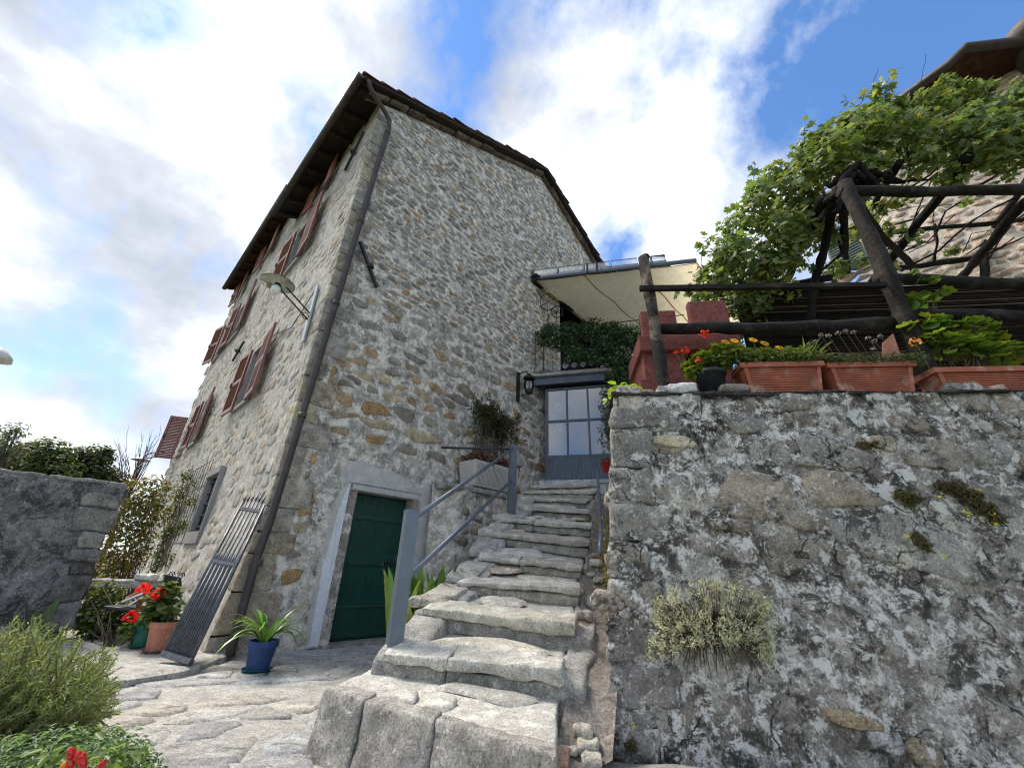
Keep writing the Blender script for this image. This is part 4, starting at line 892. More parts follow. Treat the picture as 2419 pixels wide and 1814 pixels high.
for i in range(14):
    a_ = -.28 + .22 * i; mb = MB(); mb.tube([gp(a_, zb1 + .1, .12), gp(a_, zr1, .12)], .008, 6); b_ = mb.build('baluster', M['iron'], bal, smooth=True)
    if i < 7:
        for sg in (-1, 1):
            pts = []
            for t in range(22):
                an = t / 21 * 2.2 * 2 * math.pi; r_ = .085 * (1 - t / 24); pts.append(gp(a_ + .11 + sg * r_ * math.cos(an) * .9, zr0 + .13 + r_ * math.sin(an) + (.12 if sg > 0 else 0) * 0, .12))
            if sg > 0: mb = MB(); mb.tube(pts, .012, 5); mb.build('scroll', M['galv'], b_, smooth=True)
# glass and fabric canopy above the balcony
cz = 8.42; cpy = thing('canopy', 'glass canopy on dark rails with cream fabric blind slung below it', 'canopy', H(5.0, 0, cz))
A = H(5.05, -.02, cz); Bp = pxZ(1521, 643, cz); Cp = pxZ(1645, 616, cz); dv = (Cp - A); dv.z = 0; dv.normalize(); A2 = A; C2 = A + dv * ((Cp - A).length)
back = U * 4.4
mb = MB(); nx_, ny_ = 24, 14; vs_ = []
for i in range(nx_ + 1):
    for j in range(ny_ + 1):
        p = A.lerp(C2, i / nx_) + back * (j / ny_); sag = -.10 * abs(math.sin(math.pi * j / ny_ * 3)) - .03 * abs(math.sin(math.pi * i / nx_ * 3)); vs_.append(p + Vector((0, 0, -.06 + sag)))
mb.add(vs_, [(i * (ny_ + 1) + j, (i + 1) * (ny_ + 1) + j, (i + 1) * (ny_ + 1) + j + 1, i * (ny_ + 1) + j + 1) for i in range(nx_) for j in range(ny_)], (.92, .79, .53)); fb = mb.build('fabric_blind', M['fabric'], cpy, smooth=True)
def fab(i, j): return A.lerp(C2, i / nx_) + back * (j / ny_) + Vector((0, 0, -.06 - .10 * abs(math.sin(math.pi * j / ny_ * 3)) - .03 * abs(math.sin(math.pi * i / nx_ * 3))))
for i in (0, 8, 16, 24):
    mb = MB(); ps = [fab(i, j) + Vector((0, 0, -.008)) for j in range(ny_ + 1)]; w2 = dv * .02; mb.add([p - w2 for p in ps] + [p + w2 for p in ps], [(j, j + 1, ny_ + 2 + j, ny_ + 1 + j) for j in range(ny_)], (.40, .26, .08)); mb.build('seam', M['fabric'], fb)
mb = MB(); mb.beam(A - dv * .05, C2, .07, .07); mb.build('front_rail', M['doorsteel'], cpy)
mb = MB(); mb.beam(A - dv * .05 + Vector((0, 0, .06)), C2 + Vector((0, 0, .06)), .03, .03); mb.build('front_rail', M['galv'], cpy)
for k in range(5):
    a_, b_ = A.lerp(C2, k / 6 + .005), A.lerp(C2, (k + 1) / 6 - .005); up = Vector((0, 0, .13)); th = Vector((0, 0, .014))
    mb = MB(); mb.hexa([a_ + up, b_ + up, b_ + up + back, a_ + up + back, a_ + up + th, b_ + up + th, b_ + up + back + th, a_ + up + back + th]); mb.build('glass_pane', M['clear'], cpy)
    mb = MB(); o_ = -U * .03; mb.hexa([a_ + o_ + up * .5, b_ + o_ + up * .5, b_ + up * .5, a_ + up * .5, a_ + o_ + up * 2.4, b_ + o_ + up * 2.4, b_ + up * 2.4, a_ + up * 2.4]); mb.build('glass_upstand', M['clear'], cpy)
for t in (.01, .36, .42, .75): mb = MB(); p = A.lerp(C2, t) - U * .05; mb.box(p + Vector((0, 0, .12)), (.02, .02, .16), Matrix.Rotation(YAW, 3, 'Z')); mb.build('bracket', M['doorsteel'], cpy)
mb = MB(); mb.beam(H(5.0, -.06, cz - .08), H(9.4, -.06, cz - .08), .1, .1); mb.build('wall_rail', M['soffit'], cpy)
mb = MB(); mb.beam(H(4.95, -.12, cz + .03), H(5.5, -.12, cz + .03), .22, .03); mb.build('wall_rail', M['slate'], cpy)
# ------------------------------------------------------------------ leaves
def rnd_unit(n, g): v = g.normal(size=(n, 3)); return v / np.linalg.norm(v, axis=1, keepdims=True)
def T_oval(w=.5, fold=.12): return np.array([(0, 0, 0), (w * .42, .3, fold), (w * .38, .7, fold), (0, 1, 0), (-w * .38, .7, fold), (-w * .42, .3, fold)]), [(0, 1, 2, 3), (0, 3, 4, 5)]
def T_vine():
    rad = [(.12, -90), (.55, -62), (.42, -38), (.66, -12), (.40, 12), (.72, 42), (.46, 66), (.80, 90), (.46, 114), (.72, 138), (.40, 168), (.66, 192), (.42, 218), (.55, 242)]
    v = [(0, .35, .06)] + [(r * math.cos(math.radians(a)), .35 + r * math.sin(math.radians(a)), -.10 * r + (.05 if i % 2 else 0)) for i, (r, a) in enumerate(rad)]
    n = len(rad); return np.array(v), [(0, 1 + i, 1 + (i + 1) % n) for i in range(n)]
def T_round(n=12, cup=.12):
    v = [(0, .15, 0)]
    for i in range(n):
        a = math.radians(-70 + 320 * i / (n - 1) - 20); r = .5 * (1 + .10 * (-1) ** i); v.append((r * math.cos(a), .45 + r * math.sin(a), cup * (1 + .4 * (-1) ** i)))
    return np.array(v), [(0, 1 + i, 2 + i) for i in range(n - 1)]
def T_strip(w=.08): return np.array([(-w / 2, 0, 0), (w / 2, 0, 0), (w * .35, .6, .05), (0, 1, .02), (-w * .35, .6, .05)]), [(0, 1, 2, 4), (4, 2, 3)]
def scatter(tpl, pos, nrm, axis, size, cols):
    tv, tf = tpl; n = len(pos); m = len(tv)
    nrm = nrm / np.linalg.norm(nrm, axis=1, keepdims=True); x = np.cross(axis, nrm); l = np.linalg.norm(x, axis=1, keepdims=True); l[l < 1e-6] = 1; x /= l; y = np.cross(nrm, x)
    B = np.stack([x, y, nrm], axis=1) * np.asarray(size).reshape(-1, 1, 1)
    v = np.einsum('mk,nkj->nmj', tv, B) + pos[:, None, :]
    fs = []
    for f in tf: fs.append(f)
    F = [tuple(i * m + q for q in f) for i in range(n) for f in fs]
    return v.reshape(-1, 3), F, np.repeat(np.asarray(cols), m, axis=0)
def foliage(name, tpl, pos, nrm, axis, size, cols, mat, parent, smooth=True, kind=None):
    v, F, c = scatter(tpl, pos, nrm, axis, size, cols); v = v - np.array(root_loc(parent))
    return place(name, mesh_np(name, v, F, c, smooth), mat, parent, kind=kind)
def pal(g, n, cols, var=.22, w=None):
    c = np.array(cols)[g.choice(len(cols), n, p=w)]; return c * (1 + g.uniform(-var, var, (n, 1)))
def in_blobs(g, n, blobs, shell=.35):
    """points in a set of ellipsoids (x,y,z,rx,ry,rz), biased to the outside; returns pos, outward dir"""
    w = np.array([b[3] * b[4] * b[5] for b in blobs]) ** .8; k = g.choice(len(blobs), n, p=w / w.sum()); B = np.array(blobs)[k]
    d = rnd_unit(n, g); r = g.uniform(shell, 1, (n, 1)) ** .6; return B[:, :3] + d * r * B[:, 3:], d
def leafy(name, label, cat, base, blobs, n, tpl, size, cols, mat, seed, up=.8, stems=0, stem_r=.006, group=None, svar=.35, fname='foliage', stem_mat='twig', shell=.3, w=None, hang=0.0):
    g = np.random.default_rng(seed); o = thing(name, label, cat, base, group)
    pos, d = in_blobs(g, n, blobs, shell); nr = d * .6 + rnd_unit(n, g) * .55 + np.array([0, 0, up]); ax = rnd_unit(n, g) + d * .6 - np.array([0, 0, hang])
    foliage(fname, tpl, pos, nr, ax, size * (1 + g.uniform(-svar, svar, n)), pal(g, n, cols, w=w), mat, o)
    if stems:
        mb = MB(); b = Vector(base)
        for i in range(stems):
            p = Vector(pos[g.integers(n)]); s = b + Vector((g.normal() * .04, g.normal() * .04, 0)); q = s.lerp(p, .55) + Vector((g.normal() * .04, g.normal() * .04, .05)); mb.tube([s, q, p], [stem_r, stem_r * .8, stem_r * .4], 5)
        mb.build('stem', M[stem_mat], o, smooth=True, kind='stuff')
    return o
def ribbon(mb, base, d, L, w, droop, col, seg=6, fold=.15):
    base, d = Vector(base), Vector(d).normalized(); s = d.cross(Vector((0, 0, 1))); s = s.normalized() if s.length > .05 else Vector((1, 0, 0)); p = base.copy(); vs2 = []; dd = d.copy()
    for i in range(seg + 1):
        t = i / seg; ww = w * (math.sin(math.pi * min(1, .18 + t * .82)) ** .7) * (1 if t < .98 else .05); nrm = s.cross(dd).normalized()
        vs2 += [p - s * ww / 2 + nrm * ww * fold, p, p + s * ww / 2 + nrm * ww * fold]; p = p + dd * (L / seg); dd = (dd + Vector((0, 0, -droop / seg))).normalized()
    mb.add(vs2, [(i * 3 + a, i * 3 + a + 1, (i + 1) * 3 + a + 1, (i + 1) * 3 + a) for i in range(seg) for a in (0, 1)], col)
def flower_head(name, parent, c, r, cols, seed, n=26, petal=.5):
    g = np.random.default_rng(seed); pos, d = in_blobs(g, n, [(c[0], c[1], c[2], r, r, r * .7)], .6); return foliage(name, T_oval(.9, .1), pos, d + rnd_unit(n, g) * .4, rnd_unit(n, g), np.full(n, r * petal * 2 * .6), pal(g, n, cols, .15), M['petal'], parent)
GR = [(.055, .115, .022), (.075, .14, .028), (.04, .085, .018), (.10, .165, .035)]
# ------------------------------------------------------------------ things on the terrace wall
def trough(name, label, px0, px1, pyr, pyb, back, clip=None):
    s0, z1 = onW(px0, pyr, back); s1, _ = onW(px1, pyr, back); z0 = WZ + .022; z1 = max(z1, z0 + .15)
    if clip: s1 = s0 + clip
    o = thing(name, label, 'planter', Wp((s0 + s1) / 2, back, z0), 'terracotta troughs on the wall'); D = .22; t = .035
    def bx(a0, a1, b0, b1, c0, c1, in0=0.0): return [Wp(a0 + in0, b0 + in0, c0), Wp(a1 - in0, b0 + in0, c0), Wp(a1 - in0, b1, c0), Wp(a0 + in0, b1, c0), Wp(a0, b0, c1), Wp(a1, b0, c1), Wp(a1, b1, c1), Wp(a0, b1, c1)]
    mb = MB(); mb.hexa(bx(s0 + .03, s1 - .03, back + .02, back + D, z0, z1 - .045, .03)); mb.build('body', M['terracotta'], o)
    mb = MB()
    for q in (bx(s0, s1, back - .005, back + t, z1 - .045, z1), bx(s0, s1, back + D - t + .02, back + D + .02, z1 - .045, z1), bx(s0, s0 + t, back + t, back + D - t + .02, z1 - .045, z1), bx(s1 - t, s1, back + t, back + D - t + .02, z1 - .045, z1)): mb.hexa(q)
    mb.build('rim', M['terracotta'], o)
    n = 11
    for i in range(n):
        f0 = (i + .25) / n; zc = z0 + .012 + (z1 - .06 - z0) * f0; off = .03 * (1 - f0); mb = MB(); mb.tube([Wp(s0 + .075 + off, back + .02 + off * .95, zc), Wp(s1 - .075 - off, back + .02 + off * .95, zc)], .0062, 6); mb.build('rib', M['terracotta'], o, smooth=True)
        if i % 1 == 0: mb = MB(); mb.tube([Wp(s0 + .03 + off, back + .05 + off, zc), Wp(s0 + .03 + off, back + D - .02, zc)], .0062, 6); mb.build('rib', M['terracotta'], o, smooth=True)
    for a_, a2 in ((s0 + .03, s0 + .062), (s1 - .062, s1 - .03)): mb = MB(); q = .03 if a_ < (s0 + s1) / 2 else -.03; mb.hexa([Wp(a_ + q, back + .045, z0), Wp(a2 + q, back + .045, z0), Wp(a2 + q, back + .06, z0), Wp(a_ + q, back + .06, z0), Wp(a_, back + .008, z1 - .045), Wp(a2, back + .008, z1 - .045), Wp(a2, back + .03, z1 - .045), Wp(a_, back + .03, z1 - .045)]); mb.build('corner_pilaster', M['terracotta'], o)
    mb = MB(); mb.hexa(bx(s0 + t, s1 - t, back + t, back + D - t, z1 - .06, z1 - .022)); mb.build('soil', M['soil'], o)
    return s0, s1, z1
T1 = trough('terracotta_trough', 'ribbed terracotta trough beside the black pot, with yellow daisies growing in it', 1747, 1947, 857, 926, .04)
T2 = trough('terracotta_trough', 'middle ribbed terracotta trough touching the pergola post, with dried seed heads in it', 1952, 2163, 857, 921, .04)
T3 = trough('terracotta_trough', 'ribbed terracotta trough at the edge of the picture, full of big yellowing round leaves', 2203, 2450, 868, 918, .04, 1.0)
# plants in the troughs
g = np.random.default_rng(41)
def tuft(name, label, cat, s0, s1, z, spec, base_n, cols, seed):
    o = thing(name, label, cat, Wp((s0 + s1) / 2, .15, z)); rg = random.Random(seed); mb = MB()
    for i in range(base_n):
        a = rg.uniform(0, 6.28); ribbon(mb, Wp(rg.uniform(s0, s1), .15 + rg.uniform(-.07, .07), z - .03), (math.cos(a) * rg.uniform(.2, .9), math.sin(a) * rg.uniform(.2, .7) - .15, rg.uniform(.5, 1)), rg.uniform(*spec[0]), spec[1], rg.uniform(*spec[2]), vary(rg.choice(cols), .25), 5)
    mb.build('blade', M['leaf'], o, smooth=True, kind='stuff'); return o
LG = [(.10, .16, .05), (.14, .19, .06), (.07, .12, .035), (.20, .22, .09)]
o = leafy('daisy_plant', 'low green daisy plant with yellow blooms in the terracotta trough by the black pot', 'flower', Wp(T1[0] + .15, .15, T1[2]), [tuple(Wp(T1[0] + .04 + .08 * i, .10, T1[2] + .07)) + (.08, .09, .10) for i in range(8)], 1700, T_oval(.4), .042, [(.15, .22, .05), (.21, .27, .07), (.24, .22, .09), (.11, .17, .045)], M['leaf'], 42, .6, 10, .003)
def daisy(parent, px, py, back, r=.038, base=None):
    s, z = onW(px, py, back); c = Wp(s, back, z); vs2, F, cc = scatter(T_oval(.42, .05), np.repeat(np.array([tuple(c)]), 14, 0), np.tile(np.array([0., -.85, .45]), (14, 1)), np.array([[math.cos(t), math.sin(t) * .47, math.sin(t) * .88] for t in np.linspace(0, 6.28, 14, endpoint=False)]), np.full(14, r * 1.15), pal(g, 14, [(.80, .50, .01), (.85, .42, .01)], .1))
    fl = place('flower', mesh_np('flower', vs2 - np.array(root_loc(parent)), F, cc), M['petal'], parent)
    mb = MB(); mb.lathe([(.0, -.004), (r * .3, 0), (r * .2, .008), (0.0, .01)], c, 8, (.45, .22, .01)); mb.build('centre', M['petal'], fl, smooth=True)
    mb = MB(); mb.tube([c, Wp(s + .02, back + .03, T1[2])], .003, 5, col=(.1, .15, .05)); mb.build('stalk', M['stem'], fl)
for q in ((1779, 803), (1806, 811), (1714, 808), (1735, 805), (1842, 822), (1762, 826)): daisy(o, q[0], q[1], .12)
tuft('grass_lily', 'arching narrow-leaved grass lily spilling over the rim of the terracotta trough', 'plant', T1[0] + .45, T1[1] - .03, T1[2], ((.16, .34), .013, (.5, 1.9)), 130, [(.13, .18, .06), (.24, .27, .11), (.09, .13, .04), (.33, .34, .16)], 44)
o = leafy('sedum_mat', 'low dark creeping sedum covering the soil of the middle trough', 'plant', Wp(T2[0] + .3, .15, T2[2]), [tuple(Wp(T2[0] + .06 + .085 * i, .09, T2[2] + .03)) + (.075, .10, .06) for i in range(9)], 2200, T_oval(.4), .026, [(.07, .10, .045), (.09, .13, .05), (.13, .12, .065), (.05, .075, .035)], M['leaf'], 45, .5)
o = thing('seed_heads', 'dried round purple-grey seed heads on thin stalks above the middle trough', 'flower', Wp(T2[0] + .3, .17, T2[2]))
for k, (qx, qy) in enumerate(((1912, 814), (1925, 808), (1940, 792), (1957, 794), (1980, 788), (1998, 783), (2016, 786), (2051, 800), (2066, 806), (2080, 795), (2062, 826))):
    s, z = onW(qx, qy, .2); c = Wp(s, .2, z); gg = np.random.default_rng(k); n = 46; d = rnd_unit(n, gg); d[:, 2] = np.abs(d[:, 2]) * .8
    hd = foliage('seed_head', T_oval(.6), np.array(c) + d * .022, d, rnd_unit(n, gg), np.full(n, .011), pal(gg, n, [(.34, .29, .30), (.22, .18, .19), (.46, .42, .42)], .2), M['petal'], o)
    mb = MB(); mb.tube([c, Wp(s + .02, .17, (z + T2[2]) / 2), Wp(s + .025 + .02 * (k % 3), .15, T2[2])], .0022, 4); mb.build('stalk', M['twig'], hd)
mb = MB(); a_, b_ = onW(2082, 850, .16), onW(2128, 790, .16)
sp_ = [onW(*q, .16) for q in ((2086, 808), (2110, 787), (2128, 840), (2122, 858), (2084, 858))]; n = len(sp_)
mb.add([Wp(s, .16, z) for s, z in sp_] + [Wp(s + .01, .185, z + .005) for s, z in sp_], [tuple(range(n)), tuple(range(2 * n - 1, n - 1, -1))] + [(i, n + i, n + (i + 1) % n, (i + 1) % n) for i in range(n)]); mb.build('pottery_shard', M['terraold'], None, Wp(sp_[3][0], .16, T2[2]), label='pinkish broken pottery shard standing upright in the middle trough', category=None) if False else meta(mb.build('pottery_shard', M['terraold'], None, Wp(sp_[3][0], .16, T2[2])), 'pinkish broken pottery shard standing upright in the middle trough', 'shard')
GER = [(.16, .25, .045), (.22, .31, .05), (.11, .19, .035), (.33, .32, .04), (.27, .32, .05)]
bl = []
for (qx, qy, bk, r) in ((2180, 765, .22, .10), (2230, 770, .22, .12), (2290, 780, .22, .14), (2330, 820, .22, .14), (2200, 800, .2, .12), (2260, 820, .2, .15), (2340, 855, .18, .1), (2160, 775, .2, .06), (2390, 830, .25, .12)):
    s, z = onW(qx, qy, bk); bl.append(tuple(Wp(s, bk, z)) + (r, r * .8, r * .75))
gp_ = leafy('geranium_plant', 'bushy geranium of round scalloped leaves, some yellow, in the trough by the picture edge', 'plant', Wp(T3[0] + .35, .15, T3[2]), bl, 340, T_round(), .09, GER, M['leaf'], 47, 1.3, 22, .006, stem_mat='twig', shell=.45)
bl = []
for (qx, qy, bk, r) in ((2150, 655, .24, .05), (2180, 670, .24, .06), (2205, 690, .24, .06), (2150, 712, .22, .06), (2200, 715, .22, .06)):
    s, z = onW(qx, qy, bk); bl.append(tuple(Wp(s, bk, z)) + (r, r, r * .8))
leafy('geranium_shoot', 'tall geranium shoot of round green leaves climbing in front of the pergola rails', 'plant', Wp(onW(2180, 760, .24)[0], .24, T3[2]), bl, 26, T_round(), .09, [(.10, .19, .03), (.14, .23, .035), (.19, .24, .04)], M['leaf'], 48, 1.0, 5, .005, shell=.4)
mb = MB(); mb.lathe([(.0, 0), (.022, .004), (.03, .02), (.018, .03)], (0, 0, 0), 9)
s, z = onW(2162, 808, .12); fl = flower_head('nasturtium_flower', None, Wp(s, .12, z), .035, [(.75, .26, .02), (.8, .34, .03)], 9, 14, .7) if False else None
o2 = thing('orange_flower', 'single pale orange bloom beside the pergola post above the troughs', 'flower', Wp(s, .12, T3[2])); flower_head('petals', o2, Wp(s, .12, z), .04, [(.70, .24, .03), (.75, .36, .06)], 9, 16, .7)
mb = MB(); mb.tube([Wp(s, .12, z), Wp(s + .05, .15, T3[2])], .003, 5); mb.build('stalk', M['stem'], o2)
# black pot with red geranium
s, z = onW(1688, 930, .12); zt = onW(1688, 880, .12)[1]; pc = Wp(s, .14, WZ + .022); ph = max(.17, zt - pc.z)
o = thing('plant_pot', 'round black plastic pot standing on the slates beside a smooth stone', 'pot', pc)
mb = MB(); mb.lathe([(.095, 0), (.12, ph - .03), (.132, ph - .03), (.134, ph), (.12, ph), (.11, ph - .03), (0.0, ph - .035)], pc, 24); mb.build('body', M['blackpot'], o, smooth=True)
mb = MB(); mb.lathe([(.11, ph - .032), (.0, ph - .02)], pc, 16); mb.build('soil', M['soil'], o)
bl = []
for (qx, qy, r) in ((1660, 850, .10), (1700, 835, .11), (1730, 830, .09), (1640, 880, .08), (1630, 865, .06), (1700, 860, .09)):
    a_, b_ = onW(qx, qy, .13); bl.append(tuple(Wp(a_, .13, b_)) + (r, r, r * .8))
o = leafy('geranium_plant', 'small light green geranium with scarlet blooms in the black pot', 'flower', pc + Vector((0, 0, ph)), bl, 480, T_round(9), .046, [(.16, .24, .03), (.22, .28, .045), (.10, .18, .03), (.27, .30, .06)], M['leaf'], 52, .9, 16, .005, shell=.3)
for k, (qx, qy, r) in enumerate(((1663, 788, .035), (1617, 828, .035), (1597, 833, .022), (1652, 852, .04))):
    a_, b_ = onW(qx, qy, .08); c = Wp(a_, .08, b_); fl = flower_head('flower', o, c, r, [(.70, .02, .012), (.80, .06, .03)] if k < 3 else [(.75, .10, .03), (.8, .16, .06)], 60 + k, 20, .7); mb = MB(); mb.tube([c, Wp(a_ + .06, .12, b_ - .14)], .0028, 4); mb.build('stalk', M['stem'], fl)
def pebble(name, label, cat, c, dx, dy, dz, mat, col, seed, rad=.9, amp=.02):
    v2, f2 = rock(boxc(Vector(c) - WA * dx - WB * dy, WA * dx * 2, WB * dy * 2, Vector((0, 0, dz * 2))), 10, min(dx, dy, dz) * rad, amp, 5, seed); mb = MB(); mb.add(v2, f2, col); return meta(mb.build(name, mat, None, c, smooth=True), label, cat)
s, _ = onW(1732, 925, .02); pebble('river_stone', 'smooth oval grey river stone lying in front of the terracotta trough', 'stone', Wp(s, .03, WZ + .02), .115, .075, .035, M['river'], (.2, .19, .17), 3, .98, .006)
s, _ = onW(1596, 925, .05); pebble('white_rock', 'jagged white quartz rock at the foot of the fence post', 'rock', Wp(s, .07, WZ + .02), .165, .09, .042, M['whiterock'], (.6, .6, .57), 13, .5, .05)
s, _ = onW(1528, 925, .06); pebble('brown_rock', 'small brown rubble stone between the white rock and the small pot', 'rock', Wp(s, .1, WZ + .02), .07, .06, .03, M['quoin'], (.33, .24, .18), 17, .6, .03)
s, _ = onW(1474, 930, .05); c = Wp(s, .10, WZ + .02); o = thing('plant_saucer', 'shallow terracotta pot at the wall corner', 'pot', c)
mb = MB(); mb.lathe([(.085, 0), (.10, .035), (.108, .035), (.108, .05), (.095, .05), (.09, .03), (0, .03)], c, 20); mb.build('body', M['terracotta'], o, smooth=True)
leafy('lime_plant', 'lime yellow leafy plant in the shallow pot at the wall corner', 'plant', c + Vector((0, 0, .04)), [(c.x + dx, c.y + .02, c.z + dz, r, r, r * .7) for dx, dz, r in ((-.02, .09, .08), (.06, .10, .07), (-.09, .05, .05), (-.12, -.02, .04))], 70, T_oval(.8, .1), .075, [(.36, .46, .05), (.45, .52, .08), (.28, .40, .04)], M['leaf'], 55, .9, 6, .003)
# red pebble-concrete unit
ru = thing('concrete_barbecue', 'red pebble-finish concrete unit with projecting slab and two upright panels behind the fence post', 'barbecue', Wp(onW(1570, 915, .7)[0], .8, WZ))
def wb(p, b0, b1, z0=None, rad=.02, name='panel', amp=.0015):
    a_, zt_ = onW(p[0], p[1], b0); c_, zb_ = onW(p[2], p[3], b0); zb_ = zb_ if z0 is None else z0
    v2, f2 = rock(boxc(Wp(a_, b0, zb_), WA * (c_ - a_), WB * (b1 - b0), (0, 0, zt_ - zb_)), 8, rad * .45, amp, 3); mb = MB(); mb.add(v2, f2); return mb.build(name, M['stuccored'], ru, smooth=False)
wb((1516, 815, 1630, 900), .62, 1.25, WZ - .02, .015, 'base'); wb((1630, 808, 1740, 900), .63, 1.25, WZ - .02, .015, 'base')
wb((1508, 792, 1755, 822), .55, 1.3, None, .03, 'slab'); wb((1512, 895, 1660, 925), .56, 1.3, WZ - .02, .015, 'plinth')
wb((1512, 735, 1606, 800), .75, .85, None, .03); wb((1624, 712, 1735, 800), .95, 1.05, None, .03)
# rustic fence
fn = thing('rustic_fence', 'rustic fence of one peeled post, a plank and a log along the terrace edge', 'fence', Wp(onW(1568, 915, .3)[0], .3, WZ))
def wl(q, back): s, z = onW(*q, back); return Wp(s, back, z)
def log(name, parent, pts, r, mat='oldwood', n=10, seg=10, wob=.10, taper=1.0):
    P = [Vector(p) for p in pts]; out = []; rs = []
    for a_, b_ in zip(P, P[1:]):
        for i in range(seg): out.append(a_.lerp(b_, i / seg))
    out.append(P[-1]); N = len(out); out = [p + Vector((fbm(p, 1.3), fbm(p + Vector((9, 0, 0)), 1.3), fbm(p + Vector((0, 9, 0)), 1.3))) * (r * .35 + .018 if mat == 'vinewood' else r * .35) for p in out]
    rs = [r * (1 + (taper - 1) * i / N) * (1 + (.32 if mat == 'vinewood' else .15) * fbm(p, 9 if mat == 'vinewood' else 3)) for i, p in enumerate(out)]; mb = MB(); mb.tube(out, rs, n, True, None, wob); return mb.build(name, M[mat], parent, smooth=True)
b0 = wl((1568, 915), .26); b0.z = WZ; b1 = wl((1532, 608), .26); b1 = Vector((b0.x - .01, b0.y, b1.z)); log('post', fn, [b0, b1], .062, 'peeled', 12, 12, .06, .85)
mb = MB(); mb.lathe([(.05, 0), (.045, .02), (.02, .035), (0, .036)], b1 - Vector((0, 0, .004)), 12); mb.build('post_top', M['oldwood'], fn, smooth=True)
p0, p1 = wl((1511, 682), .18), wl((2092, 674), .18); mb = MB(); mb.beam(p0, p1, .045, .05); mb.build('plank', M['oldwood'], fn)
log('log_rail', fn, [wl((1562, 777), .30), wl((2110, 766), .30)], .062, 'oldwood', 12, 16, .09)
# pergola
pg = thing('pergola', 'rustic dark timber pergola of crooked logs over the terrace', 'pergola', Wp(onW(2210, 915, .2)[0], .2, WZ))
q0 = wl((2213, 912), .22); q0.z = WZ; q1 = wl((1993, 436), .22); q1 = Vector((q0.x, q0.y, q1.z)); log('post', pg, [q0, q1], .078, 'oldwood', 12, 14, .08, .82)
log('beam', pg, [wl((1985, 455), .24), wl((2419, 448), .24), wl((2560, 446), .24)], .055, 'oldwood', 10, 12)
log('rail', pg, [wl((2070, 656), .26), wl((2419, 668), .26), wl((2600, 672), .26)], .052, 'oldwood', 10, 12); log('rail', pg, [wl((2118, 738), .26), wl((2419, 748), .26), wl((2600, 752), .26)], .06, 'oldwood', 10, 12)
for a_, b_, r in (((1945, 470, 3.6), (1845, 690, 6.2), .06), ((2290, 372, 3.3), (2040, 690, 6.0), .06), ((2419, 478, 3.4), (2230, 705, 5.8), .06), ((2130, 380, 3.5), (1960, 640, 6.4), .045), ((2500, 330, 3.2), (2330, 560, 5.6), .05), ((2010, 470, 3.5), (2160, 640, 5.6), .05), ((1990, 470, 3.6), (2000, 640, 5.5), .05)):
    log('rafter', pg, [pxY(*a_), pxY(*b_)], r, 'vinewood', 9, 10)
for a_, b_, r in (((1690, 700, 5.2), (1960, 655, 5.0), .05), ((1860, 690, 5.6), (1880, 800, 5.6), .07), ((2325, 560, 5.4), (2330, 720, 5.4), .06), ((1980, 560, 5.4), (2419, 520, 5.0), .04), ((2080, 640, 5.6), (2419, 590, 5.4), .05)):
    log('pole', pg, [pxY(*a_), pxY(*b_)], r, 'vinewood', 9, 10)
# reed screen
rs_ = thing('reed_screen', 'dark horizontal reed screen hanging behind the pergola rails', 'screen', Wp(1.5, 2.4, WZ)); g = np.random.default_rng(66)
a0, a1 = onW(1735, 700, 2.0)[0], onW(2480, 700, 2.0)[0]; zt = onW(1900, 672, 2.0)[1]; zb = WZ + .02
mb = MB()
for i in range(300):
    z_ = zb + (zt - zb) * (i % 150) / 150; b_ = 2.0 + .03 * (i // 150) + g.uniform(0, .02)
    if g.random() < .06: continue
    mb.tube([Wp(a0 + g.uniform(0, .15), b_, z_), Wp((a0 + a1) / 2, b_ + g.uniform(-.01, .01), z_ + g.uniform(-.012, .012)), Wp(a1 - g.uniform(0, .2), b_, z_ + g.uniform(-.01, .01))], g.uniform(.004, .008), 5, col=tuple(np.array((.06, .042, .03)) * g.choice([.4, .7, 1, 1.3, 5.5], p=[.25, .3, .25, .1, .1])))
mb.build('reed', M['reed'], rs_, kind='stuff')
for k in range(12): mb = MB(); s0_ = a0 + .05 + (a1 - a0 - .1) * k / 12; mb.hexa([Wp(s0_ + q[0] * (a1 - a0 - .1) / 12 * .98, 2.1 + q[1] * .02, z_) for z_ in (zb, zt - .03) for q in ((0, 0), (1, 0), (1, 1), (0, 1))]); mb.build('dark_backing', M['vinewood'], rs_)  # dark sheet added to stand in for the dim space behind the reeds
for t in (.1, .5, .9): mb = MB(); mb.beam(Wp(a0 + (a1 - a0) * t, 2.04, zb), Wp(a0 + (a1 - a0) * t, 2.04, zt), .03, .03, (0, 1, 0)); mb.build('batten', M['vinewood'], rs_)
